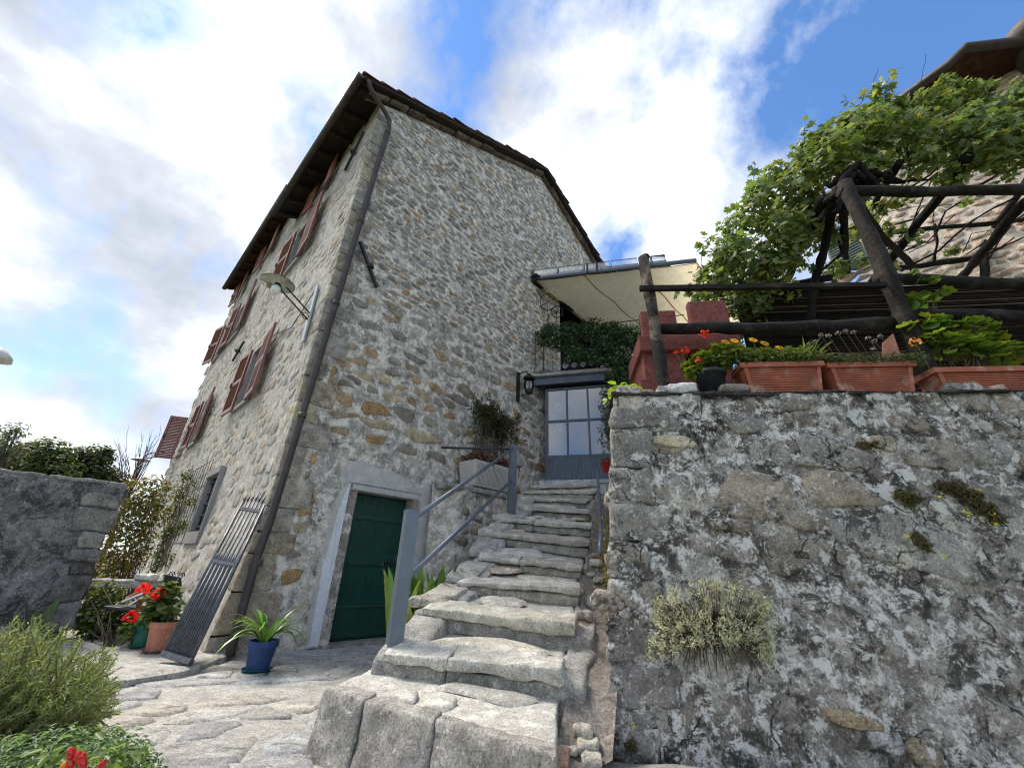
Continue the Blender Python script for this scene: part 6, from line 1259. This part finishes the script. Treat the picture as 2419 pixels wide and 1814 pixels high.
# ------------------------------------------------------------------ trees beyond the wall
def tree(name, label, spots, n, size, cols, trunk, seed, shell=.1):
    bl = []
    for x, y, Y, r in spots: p = pxY(x, y, Y); bl.append((p.x, p.y, p.z, r * 1.1, r, r * .8))
    tb = pxY(*trunk); tb.z = -.1; o = thing(name, label, 'tree', tb, 'trees beyond the garden wall'); g = np.random.default_rng(seed); mb = MB(); c0 = Vector(bl[0][:3]); mb.tube([tb, tb.lerp(c0, .6), c0], [.16, .11, .05], 8); mb.build('trunk', M['twig'], o, smooth=True)
    pos, d = in_blobs(g, n, bl, shell); foliage('crown', T_oval(.6, .1), pos, d + rnd_unit(n, g) * .7 + np.array([0, 0, .5]), rnd_unit(n, g), size * (1 + g.uniform(-.4, .4, n)), pal(g, n, cols, .3), M['leaf'], o)
    mb = MB()
    for b in bl: mb.tube([tb.lerp(c0, .7), Vector(b[:3])], [.05, .02], 5)
    mb.build('limb', M['twig'], o, kind='stuff'); return o
TG = [(.055, .085, .025), (.08, .115, .03), (.035, .06, .02), (.12, .12, .035)]
tree('broadleaf_tree', 'bushy green tree with broad crown above the dark garden wall', ((60, 1090, 13, .75), (110, 1075, 13, .7), (10, 1110, 13, .6), (90, 1120, 13, .8), (140, 1110, 13, .6), (85, 1060, 13, .35)), 5200, .13, TG, (90, 1300, 13), 201)
tree('broadleaf_tree', 'smaller round-crowned green tree nearer the house above the garden wall', ((200, 1085, 14, .6), (230, 1080, 14, .55), (180, 1110, 14, .5), (240, 1120, 14, .5), (215, 1130, 14, .7), (270, 1130, 14, .4), (255, 1070, 14, .2)), 4200, .13, TG + [(.10, .09, .03)], (215, 1300, 14), 202)
tree('olive_tree', 'sparse silvery-leaved tree at the picture edge above the garden wall', ((0, 1040, 11, .5), (25, 1020, 11, .4), (10, 1070, 11, .5), (50, 1060, 11, .3), (45, 1010, 11, .2)), 700, .10, [(.16, .17, .13), (.20, .21, .16), (.11, .12, .09)], (0, 1300, 11), 203)
bt = thing('bare_tree', 'leafless fine-branched young tree beside the far facade lamp', 'tree', Vector((pxY(310, 1250, 13).x, 13, -.1)), 'trees beyond the garden wall'); rg = random.Random(9); mb = MB(); b_ = pxY(312, 1150, 13)
mb.tube([Vector((b_.x, 13, -.1)), b_], [.07, .04], 7); mb.build('trunk', M['twig'], bt, smooth=True); mb = MB()
for k in range(26):
    e_ = pxY(312 + rg.uniform(-42, 70), rg.uniform(1025, 1090), 13 + rg.uniform(-.6, .6)); m_ = b_.lerp(e_, .5) + Vector((rg.uniform(-.1, .1), 0, -.1)); mb.tube([b_ + Vector((0, 0, rg.uniform(-.8, .1))), m_, e_], [.02, .012, .005], 4)
    for _ in range(2): f_ = m_.lerp(e_, rg.random()); mb.tube([f_, f_ + (e_ - m_) * .35 + Vector((rg.uniform(-.2, .2), 0, .1))], [.008, .003], 4)
mb.build('branch', M['twig'], bt, smooth=True, kind='stuff')
# ------------------------------------------------------------------ lamps
sl = thing('street_lamp', 'round enamel street lamp on a double-tube arm fixed to the house corner', 'lamp', H(0, .5, 4.2))
v0_, z0_ = onF(753, 677); v1_, z1_ = onF(722, 808); pts_ = [(v0_, z0_), (v1_ - .02, z1_)]
mb = MB(); a_, b_ = H(-.035, .55, 5.42), H(-.035, .46, 4.24); mb.beam(a_, b_, .11, .03, tuple(U)); mb.build('mounting_plate', M['galv'], sl)
arm0 = pxP(738, 739, C0 + V * .5, V); lampc = pxP(657, 668, C0 + V * .5, V)
for off in (0.0, -.13):
    p_ = [H(-.05, .5, 4.82 + off), lampc + (H(-.05, .5, 4.82) - lampc) * .15 + Vector((0, 0, off + .06)), lampc + Vector((0, 0, .07 + off * .3))]; mb = MB(); mb.tube(p_, .013, 8); mb.build('arm', M['lampblack'], sl, smooth=True)
pts = [H(-.10 - .05 * math.sin(t), .5, 4.74 + .06 * math.cos(t)) for t in np.linspace(0, 6.28, 14)]; mb = MB(); mb.tube(pts, .008, 6); mb.build('scroll', M['lampblack'], sl, smooth=True)
rad = .26; mb = MB(); mb.lathe([(rad, -.02), (rad, -.012), (rad * .5, .045), (.07, .07), (.05, .12), (0, .125)], lampc, 28); mb.build('shade', M['lampblack'], sl, smooth=True)
mb = MB(); mb.lathe([(rad * .985, -.021), (rad * .5, .032), (.06, .052), (0.0, .054)], lampc, 28); mb.build('reflector', M['enamel'], sl, smooth=True)
mb = MB(); mb.lathe([(.04, .05), (.045, -.03), (.03, -.06)], lampc, 14); mb.build('socket', M['lampblack'], sl, smooth=True)
mb = MB(); mb.lathe([(0.0, -.20)] + [(.072 * math.sin(t), -.13 - .072 * math.cos(t)) for t in np.linspace(.3, 2.5, 9)] + [(.03, -.055)], lampc, 16); mb.build('bulb', M['bulb'], sl, smooth=True)
mb = MB(); mb.tube([H(-.03, .6, 5.4), H(-.03, 1.5, 4.95), H(-.03, 2.4, 5.2)], .008, 5); mb.build('cable', M['rope'], sl)
l2 = thing('street_lamp', 'distant street lamp on a thin arm at the far end of the facade', 'lamp', H(0, 11.5, 4.2))
wv = H(-.03, 11.6, 0); wa = pxY(396, 1074, wv.y); lc = pxY(333, 1086, wv.y - .2)
for dz in (.12, -.05): mb = MB(); mb.tube([wa + Vector((0, 0, dz)), lc + Vector((.2, 0, .12 + dz)), lc + Vector((.02, 0, .02 + dz * .2))], .016, 6); mb.build('arm', M['lampblack'], l2, smooth=True)
mb = MB(); mb.lathe([(.26, -.02), (.25, 0), (.1, .06), (0, .08)], lc, 20); mb.build('shade', M['enamel'], l2, smooth=True); mb = MB(); mb.lathe([(0, -.16), (.06, -.12), (.06, -.06), (.03, -.01)], lc, 12); mb.build('bulb', M['bulb'], l2, smooth=True)
l3c = pxY(-16, 842, 4.2); l3 = thing('street_lamp', 'white lamp shade just entering the picture edge above the garden wall', 'lamp', Vector((l3c.x - .6, l3c.y, 0)))
mb = MB(); mb.lathe([(.0, .12), (.07, .11), (.15, .02), (.16, -.03), (.14, -.03), (0, .02)], l3c, 20); mb.build('shade', M['enamel'], l3, smooth=True); mb = MB(); mb.tube([l3c + Vector((0, 0, .1)), l3c + Vector((-.6, 0, .2)), Vector((l3c.x - .6, l3c.y, -.1))], .03, 8); mb.build('pole', M['lampblack'], l3, smooth=True)
# ------------------------------------------------------------------ iron gate leaning on the facade
gt = thing('iron_gate', 'dark wrought iron gate of spear-topped bars leaning against the facade corner', 'gate', H(-.45, .1, .05))
gb0, gb1 = pxZ(381, 1552, .10), pxZ(446, 1572, .06); gx_ = (gb1 - gb0); gx_.z = 0; gwid = gx_.length; gx_.normalize()
tL, tR = H(-.06, .72, 1.9), H(-.07, -.12, 1.74); gup = ((tL - gb0) + (tR - gb1)) * .5; Lg = gup.length; gup.normalize()
def gpt(a, t, d=0.0): return gb0.lerp(gb1, a) + gup * t + gup.cross(gx_) * d
mb = MB(); mb.beam(gpt(-.03, .03), gpt(1.03, .03), .05, .05, tuple(gup)); mb.build('bottom_rail', M['gate'], gt)
for t in (.98, Lg * .86): mb = MB(); mb.beam(gpt(-.02, t), gpt(1.02, t), .03, .04, tuple(gup)); mb.build('cross_rail', M['gate'], gt)
for k in range(13):
    a = k / 12; tall = k % 2 == 0; top_ = (Lg - .06 * abs(a - .5)) if tall else 1.12; mb = MB(); mb.tube([gpt(a, .05), gpt(a, top_ - .14)], .011 if 0 < k < 12 else .018, 7); bo = mb.build('bar', M['gate'], gt, smooth=True)
    mb = MB(); mb.tube([gpt(a, top_ - .15), gpt(a, top_ - .11), gpt(a, top_)], [.010, .017, .001], 7); mb.build('spear_tip', M['gate'], bo, smooth=True)
# ------------------------------------------------------------------ pots and plants along the facade
def pot(name, label, px, py_b, z0, r, h, mat, saucer=True, rim=True):
    c = pxZ(px, py_b, z0); o = thing(name, label, 'pot', c); mb = MB(); prof = [(r * .72, 0), (r * .92, h * .78)] + ([(r * 1.0, h * .78)] if rim else []) + [(r, h), (r * .9, h), (r * .86, h * .88), (0, h * .88)]
    mb.lathe(prof, c + Vector((0, 0, .015)), 24); mb.build('body', M[mat], o, smooth=False)
    mb = MB(); mb.lathe([(r * .82, h * .85), (0, h * .9)], c + Vector((0, 0, .015)), 14); mb.build('soil', M['soil'], o)
    if saucer: mb = MB(); mb.lathe([(r * .8, 0), (r * 1.0, .03), (r * 1.03, .03), (r * .8, .012), (0, .012)], c, 20); mb.build('saucer', M[mat if mat != 'bluepot' else 'greenpot'], o, smooth=True)
    return c
c = pot('plant_pot', 'blue plastic pot with dark saucer standing by the foot of the downpipe', 606, 1586, 0.0, .14, .25, 'bluepot')
o = thing('agapanthus', 'strap-leaved bright green plant arching out of the blue pot', 'plant', c + Vector((0, 0, .25))); rg = random.Random(12)
for k in range(42):
    a = rg.uniform(0, 6.283); sp_ = rg.uniform(.35, 1.0); mb = MB(); ribbon(mb, c + Vector((math.cos(a) * .03, math.sin(a) * .03, .24)), (math.cos(a) * sp_, math.sin(a) * sp_, rg.uniform(.7, 1.5)), rg.uniform(.34, .56), rg.uniform(.028, .042), rg.uniform(1.2, 2.6), vary(rg.choice([(.11, .22, .035), (.16, .28, .05), (.08, .17, .03), (.24, .33, .09)]), .15), 8); mb.build('leaf', M['leaf_gloss'], o, smooth=True)
cg = pot('plant_pot', 'green plastic pot beside the terracotta pot under the red geraniums', 339, 1528, .06, .15, .25, 'greenpot')
ct = pot('plant_pot', 'weathered terracotta pot next to the leaning iron gate', 371, 1538, .06, .15, .27, 'terraold')
def geran(label, c, spots, Y, n, heads, seed, nm='geranium_plant'):
    bl = []
    for x, y, r in spots: p = pxY(x, y, Y); bl.append((p.x, p.y, p.z, r, r, r * .85))
    o = leafy(nm, label, 'flower', c, bl, n, T_round(10), .075, [(.10, .16, .035), (.14, .20, .05), (.07, .12, .03), (.19, .22, .06)], M['leaf'], seed, .8, 18, .006, stem_mat='stem')
    for k, (x, y, r) in enumerate(heads): p = pxY(x, y, Y - .12); fl = flower_head('flower_head', o, p, r, [(.75, .012, .018), (.85, .03, .03)], seed + k, 34, .55); mb = MB(); mb.tube([p, p + Vector((.02, .05, -.2))], .004, 5); mb.build('stalk', M['stem'], fl)
geran('tall red-flowered geranium growing from the weathered terracotta pot', ct + Vector((0, 0, .25)), ((385, 1440, .18), (375, 1410, .13), (395, 1400, .12), (365, 1455, .14), (400, 1385, .08)), ct.y, 260, ((373, 1402, .07), (340, 1388, .065)), 301)
geran('low red-flowered geranium growing from the green pot', cg + Vector((0, 0, .23)), ((335, 1475, .14), (315, 1485, .11), (350, 1480, .12)), cg.y, 130, ((311, 1455, .075),), 302)
MG = [(.09, .13, .03), (.13, .17, .04), (.06, .095, .022), (.17, .18, .05)]
def bush(name, label, cat, spots, Y, n, tpl, size, cols, seed, base, **k):
    bl = []
    for x, y, r in spots: p = pxY(x, y, Y); bl.append((p.x, p.y, p.z, r, r, r * .9))
    return leafy(name, label, cat, base, bl, n, tpl, size, cols, M['leaf'], seed, **k)
bush('leafy_shrub', 'dense green leafy shrub between the garden wall and the potted geraniums', 'shrub', ((245, 1405, .2), (235, 1445, .24), (265, 1470, .26), (290, 1450, .2), (255, 1500, .24), (290, 1505, .2), (310, 1500, .12), (222, 1480, .16)), 5.9, 2400, T_oval(.6, .12), .06, MG, 303, pxZ(260, 1530, .05), stems=24, up=.6)
bush('yellowing_shrub', 'tall yellowing shrub behind the climbing rose at the end of the garden wall', 'shrub', ((330, 1170, .4), (310, 1230, .42), (300, 1290, .4), (345, 1210, .35), (285, 1330, .3), (365, 1150, .25), (275, 1360, .25), (270, 1400, .25), (262, 1430, .22)), 7.2, 2600, T_oval(.5, .12), .075, [(.14, .13, .03), (.20, .17, .035), (.10, .11, .03), (.16, .09, .035)], 304, Vector((pxY(300, 1400, 7.2).x, 7.2, 0)), stems=30, up=.5)
# climbing rose on a wire trellis
def fq(px, py, u=-.12): v_, z_ = onF(px, py, u); return H(u, v_, z_)
o = thing('climbing_rose', 'climbing rose with twiggy canes trained up the facade beside the barred window', 'climber', fq(350, 1420)); bl = []
for x, y, r in ((440, 1125, .22), (425, 1165, .28), (410, 1210, .3), (400, 1255, .3), (385, 1300, .28), (370, 1340, .24), (355, 1380, .2), (450, 1180, .18), (430, 1240, .2), (405, 1320, .16), (455, 1140, .12)): p = fq(x, y); bl.append((p.x, p.y, p.z, r * .6, r * .9, r))
g = np.random.default_rng(305); n = 1900; pos, d = in_blobs(g, n, bl, .1); foliage('foliage', T_oval(.6, .12), pos, d + rnd_unit(n, g) * .7 + np.array([-.2, -.2, .5]), rnd_unit(n, g), .055 * (1 + g.uniform(-.35, .35, n)), pal(g, n, [(.08, .115, .03), (.12, .15, .04), (.055, .08, .024), (.17, .16, .05)], .25), M['leaf'], o)
rg = random.Random(55)
for k in range(16): p_ = [fq(345 + rg.uniform(-12, 12), 1420), fq(375 + rg.uniform(-20, 25), 1330 + rg.uniform(-20, 20)), fq(405 + rg.uniform(-20, 30), 1230 + rg.uniform(-20, 20)), fq(430 + rg.uniform(-25, 30), 1130 + rg.uniform(-20, 40))]; mb = MB(); mb.tube(p_, [.012, .009, .007, .003], 5); mb.build('cane', M['twig'], o, smooth=True)
tr_ = thing('wire_trellis', 'thin wire grid trellis on the facade beside the barred window', 'trellis', H(-.05, 5, 1))
for k in range(9): v_ = 4.35 + .28 * k; mb = MB(); mb.tube([H(-.05, v_, .6), H(-.05, v_, 2.9)], .006, 5); mb.build('wire', M['iron'], tr_)
for k in range(9): z_ = .7 + .27 * k; mb = MB(); mb.tube([H(-.06, 4.3, z_), H(-.06, 6.7, z_)], .006, 5); mb.build('wire', M['iron'], tr_)
# stone shelf, chair and boards
p0_ = pxY(300, 1372, 6.5); o = thing('stone_shelf', 'grey stone slab shelf on dark supports in front of the shrubs', 'shelf', Vector((p0_.x, 6.5, 0)))
v2, f2 = rock(boxc(p0_ + Vector((-.42, -.2, -.08)), (.8, .02, 0), (0, .4, 0), (0, 0, .10)), 9, .02, .015, 6); mb = MB(); mb.add(v2, f2, (.40, .39, .36)); mb.build('slab', M['quoin'], o, smooth=True)
for dx in (-.3, .28): mb = MB(); mb.hexa([Vector((p0_.x + dx + a * .08, 6.5 + b * .12, z)) for z in (0, p0_.z - .08) for a, b in ((-1, -1), (1, -1), (1, 1), (-1, 1))]); mb.build('support', M['iron'], o)
p1_ = pxY(342, 1360, 6.4); v2, f2 = rock(boxc(Vector((p1_.x - .12, 6.32, p0_.z + .02)), (.26, 0, 0), (0, .2, 0), (.0, 0, .09)), 8, .06, .03, 5); mb = MB(); mb.add(v2, f2, (.55, .54, .51)); meta(mb.build('pale_stone', M['whiterock'], None, Vector((p1_.x, 6.4, p0_.z + .02)), smooth=True), 'pale rounded stone lying on the stone shelf', 'stone')
ch_c = pxY(322, 1432, 5.75); ch = thing('iron_chair', 'dark iron garden chair with scrolled back behind the geraniums', 'chair', Vector((ch_c.x, 5.75, .05)))
v2, f2 = rock(boxc(ch_c + Vector((-.24, -.2, -.02)), (.52, .0, -.03), (.0, .42, 0), (0, 0, .035)), 9, .015, .004, 5); mb = MB(); mb.add(v2, f2); mb.build('seat', M['iron'], ch, smooth=True)
for dx, dy in ((-.2, -.16), (.22, -.16), (-.2, .18), (.22, .18)): mb = MB(); mb.tube([ch_c + Vector((dx, dy, 0)), Vector((ch_c.x + dx * 1.1, ch_c.y + dy * 1.1, .05))], .011, 6); mb.build('leg', M['iron'], ch, smooth=True)
bk0, bk1 = pxY(384, 1378, 5.95), pxY(425, 1385, 5.9); bt0, bt1 = pxY(388, 1356, 5.95), pxY(424, 1364, 5.9)
mb = MB(); mb.add([bk0, bk1, bt1, bt0] + [p + Vector((.01, .02, 0)) for p in (bk0, bk1, bt1, bt0)], [(0, 1, 2, 3), (7, 6, 5, 4), (0, 4, 5, 1), (1, 5, 6, 2), (2, 6, 7, 3), (3, 7, 4, 0)]); mb.build('backrest', M['iron'], ch)
for b_, e_ in ((bt0, ch_c + Vector((.16, .2, 0))), (bt1, ch_c + Vector((.26, .1, 0)))): mb = MB(); mb.tube([e_, b_], .011, 6); mb.build('back_post', M['iron'], ch, smooth=True)
for b_ in (pxY(405, 1357, 5.93), pxY(428, 1360, 5.9)):
    pts = [b_ + Vector((.045 * (1 - t / 20) * math.cos(t / 16 * 9), 0, .045 * (1 - t / 20) * math.sin(t / 16 * 9))) for t in range(17)]; mb = MB(); mb.tube(pts, .007, 5); mb.build('scroll', M['iron'], ch, smooth=True)
for k, (a_, b_, mt, lb) in enumerate((((292, 1420, 5.6), (350, 1396, 5.62), 'whitepaint', 'white painted board lying topmost across the iron chair'), ((300, 1412, 5.66), (345, 1388, 5.68), 'brick', 'brownish board behind the white one on the iron chair'), ((308, 1428, 5.55), (338, 1410, 5.57), 'whitepaint', 'short white board at the front edge of the iron chair'))):
    p_, q_ = pxY(*a_), pxY(*b_); mb = MB(); mb.beam(p_, q_, .06, .022); meta(mb.build('board', M[mt], None, p_), lb, 'board', 'boards on the chair')
cp_ = pxY(338, 1428, 5.6); mb = MB(); mb.lathe([(.05, -.09), (.07, .05), (.078, .05), (.078, .07), (.06, .07), (0, .06)], cp_, 16); meta(mb.build('small_pot', M['terracotta'], None, cp_ - Vector((0, 0, .09)), smooth=True), 'small orange clay pot on the iron chair', 'pot')
# agave by the garden wall
ab = pxZ(80, 1560, 0.0); ab = Vector((pxY(85, 1480, 4.6).x, 4.6, 0)); o = thing('agave', 'dark green agave with broad pointed blades in front of the garden wall', 'plant', ab); rg = random.Random(88)
for x, y in ((58, 1410), (150, 1402), (20, 1440), (0, 1470), (110, 1450), (88, 1420)): e_ = pxY(x, y, 4.5); dd = e_ - (ab + Vector((0, 0, .15))); mb = MB(); ribbon(mb, ab + Vector((0, 0, .1)), dd + Vector((0, 0, .15)), dd.length * 1.05, .10, .35, vary((.035, .07, .04), .2), 8, .3); mb.build('leaf', M['leaf_gloss'], o, smooth=True)
# ------------------------------------------------------------------ foreground shrubs
rb = Vector((pxY(60, 1640, 2.7).x, 2.75, -.03)); o = thing('rosemary_bush', 'big feathery rosemary bush leaning over the courtyard from the picture edge', 'shrub', rb); rg = random.Random(99); g = np.random.default_rng(99); mb = MB(); P_, D_ = [], []
for k in range(400):
    ex, ey, eY = rg.uniform(-60, 285), 0, rg.uniform(2.3, 3.2); lo_ = 1455 + max(0, ex - 110) * .55; ey = rg.uniform(lo_, 1720 - max(0, ex - 120) * .18); e_ = pxY(ex, ey, eY)
    if e_.z < .05: e_.z = rg.uniform(.05, .2)
    r0 = rb + Vector((rg.uniform(-.5, .25), rg.uniform(-.25, .3), rg.uniform(.0, .12))); m_ = r0.lerp(e_, .5) + Vector((rg.uniform(-.05, .05), rg.uniform(-.05, .05), .0)); mb.tube([r0, m_, e_], [.006, .0045, .002], 4)
    for _ in range(95):
        t = rg.uniform(.22, 1.0) ** .8; p = (r0.lerp(m_, t * 2) if t < .5 else m_.lerp(e_, t * 2 - 1)); P_.append(tuple(p + Vector((rg.gauss(0, .006), rg.gauss(0, .006), rg.gauss(0, .006))))); D_.append(tuple((e_ - r0).normalized()))
mb.build('stem', M['rosestem'], o, smooth=True, kind='stuff'); P_, D_ = np.array(P_), np.array(D_); n = len(P_)
foliage('needles', T_strip(.17), P_, rnd_unit(n, g), D_ * .9 + rnd_unit(n, g), g.uniform(.018, .036, n), pal(g, n, [(.19, .24, .09), (.25, .29, .12), (.13, .17, .06), (.30, .33, .15), (.20, .22, .075)], .25), M['leaf'], o, kind='stuff')
n = 120; k = g.integers(0, len(P_), n); foliage('blossom', T_oval(.6), P_[k] + np.array([0, 0, .01]), rnd_unit(n, g), rnd_unit(n, g), g.uniform(.01, .018, n), pal(g, n, [(.5, .52, .62)], .2), M['petal'], o, kind='stuff')
bl = []
for x, y, Y, r in ((0, 1770, 2.1, .2), (70, 1760, 2.1, .2), (140, 1745, 2.15, .2), (210, 1735, 2.2, .18), (270, 1735, 2.2, .16), (320, 1750, 2.15, .13), (250, 1775, 2.05, .18), (320, 1785, 2.05, .12), (60, 1810, 1.95, .2), (150, 1790, 2.0, .18), (-40, 1790, 2.1, .2)): p = pxY(x, y, Y); bl.append((p.x, p.y, max(.0, p.z - .12), r, r, r * .85))
leafy('low_shrub', 'low rounded mat of small fresh green leaves at the lower picture corner', 'shrub', Vector((bl[2][0], bl[2][1], -.03)), bl, 15000, T_oval(.5, .12), .024, [(.09, .17, .06), (.12, .21, .075), (.055, .105, .04), (.17, .25, .10)], M['leaf'], 401, .7, 60, .003, shell=.25)
pb_ = pxY(175, 1800, 1.72); o = thing('pepper_plant', 'chilli pepper plant with shiny red fruits in the lower picture corner', 'plant', Vector((pb_.x, pb_.y, -.03))); bl = [(pb_.x + dx, pb_.y, pb_.z + dz, .09, .09, .07) for dx, dz in ((-.05, .0), (.06, .01), (.14, -.02), (.0, -.05))]
g = np.random.default_rng(402); n = 150; pos, d = in_blobs(g, n, bl, .2); foliage('foliage', T_oval(.45, .12), pos, d + rnd_unit(n, g) * .6 + np.array([0, -.2, .7]), rnd_unit(n, g), g.uniform(.03, .055, n), pal(g, n, [(.15, .22, .05), (.22, .28, .08), (.11, .17, .04)], .2), M['leaf'], o)
for k, (x, y) in enumerate(((168, 1780), (186, 1788), (193, 1793), (196, 1806), (165, 1812), (240, 1808), (150, 1813))):
    p = pxY(x, y, 1.62); dr = Vector((rg.uniform(-.4, .4), -.2, rg.uniform(.6, 1))).normalized(); mb = MB(); mb.tube([p - dr * .016, p - dr * .012, p, p + dr * .012, p + dr * .02], [.002, .008, .011, .008, .002], 10); mb.build('fruit', M['chilli'] if k != 6 else M['chilliorange'], o, smooth=True)
# broad-leaved plant between the stair and the cellar door
ap = Vector((pxY(1000, 1450, 4.6).x - .05, 4.75, 0)); o = thing('aspidistra', 'clump of upright broad glossy green leaves behind the handrail by the stair', 'plant', ap); rg = random.Random(33)
for k in range(46):
    x, y = rg.uniform(905, 1075), rg.uniform(1325, 1440); y = max(y, 1325 + abs(x - 1010) * .25); e_ = pxY(x, y, rg.uniform(4.3, 4.9)); b_ = ap + Vector((rg.uniform(-.22, .22), rg.uniform(-.3, .2), .02)); dd = e_ - b_; mb = MB()
    ribbon(mb, b_ + dd * .25, dd + Vector((0, 0, .12)), dd.length * .8, rg.uniform(.09, .14), rg.uniform(.25, .9), vary(rg.choice([(.12, .23, .03), (.19, .32, .05), (.08, .17, .025), (.34, .40, .11)]), .15), 8, .18); mb.tube([b_, b_ + dd * .27], .006, 5, col=(.1, .15, .04)); mb.build('leaf', M['leaf_gloss'], o, smooth=True)
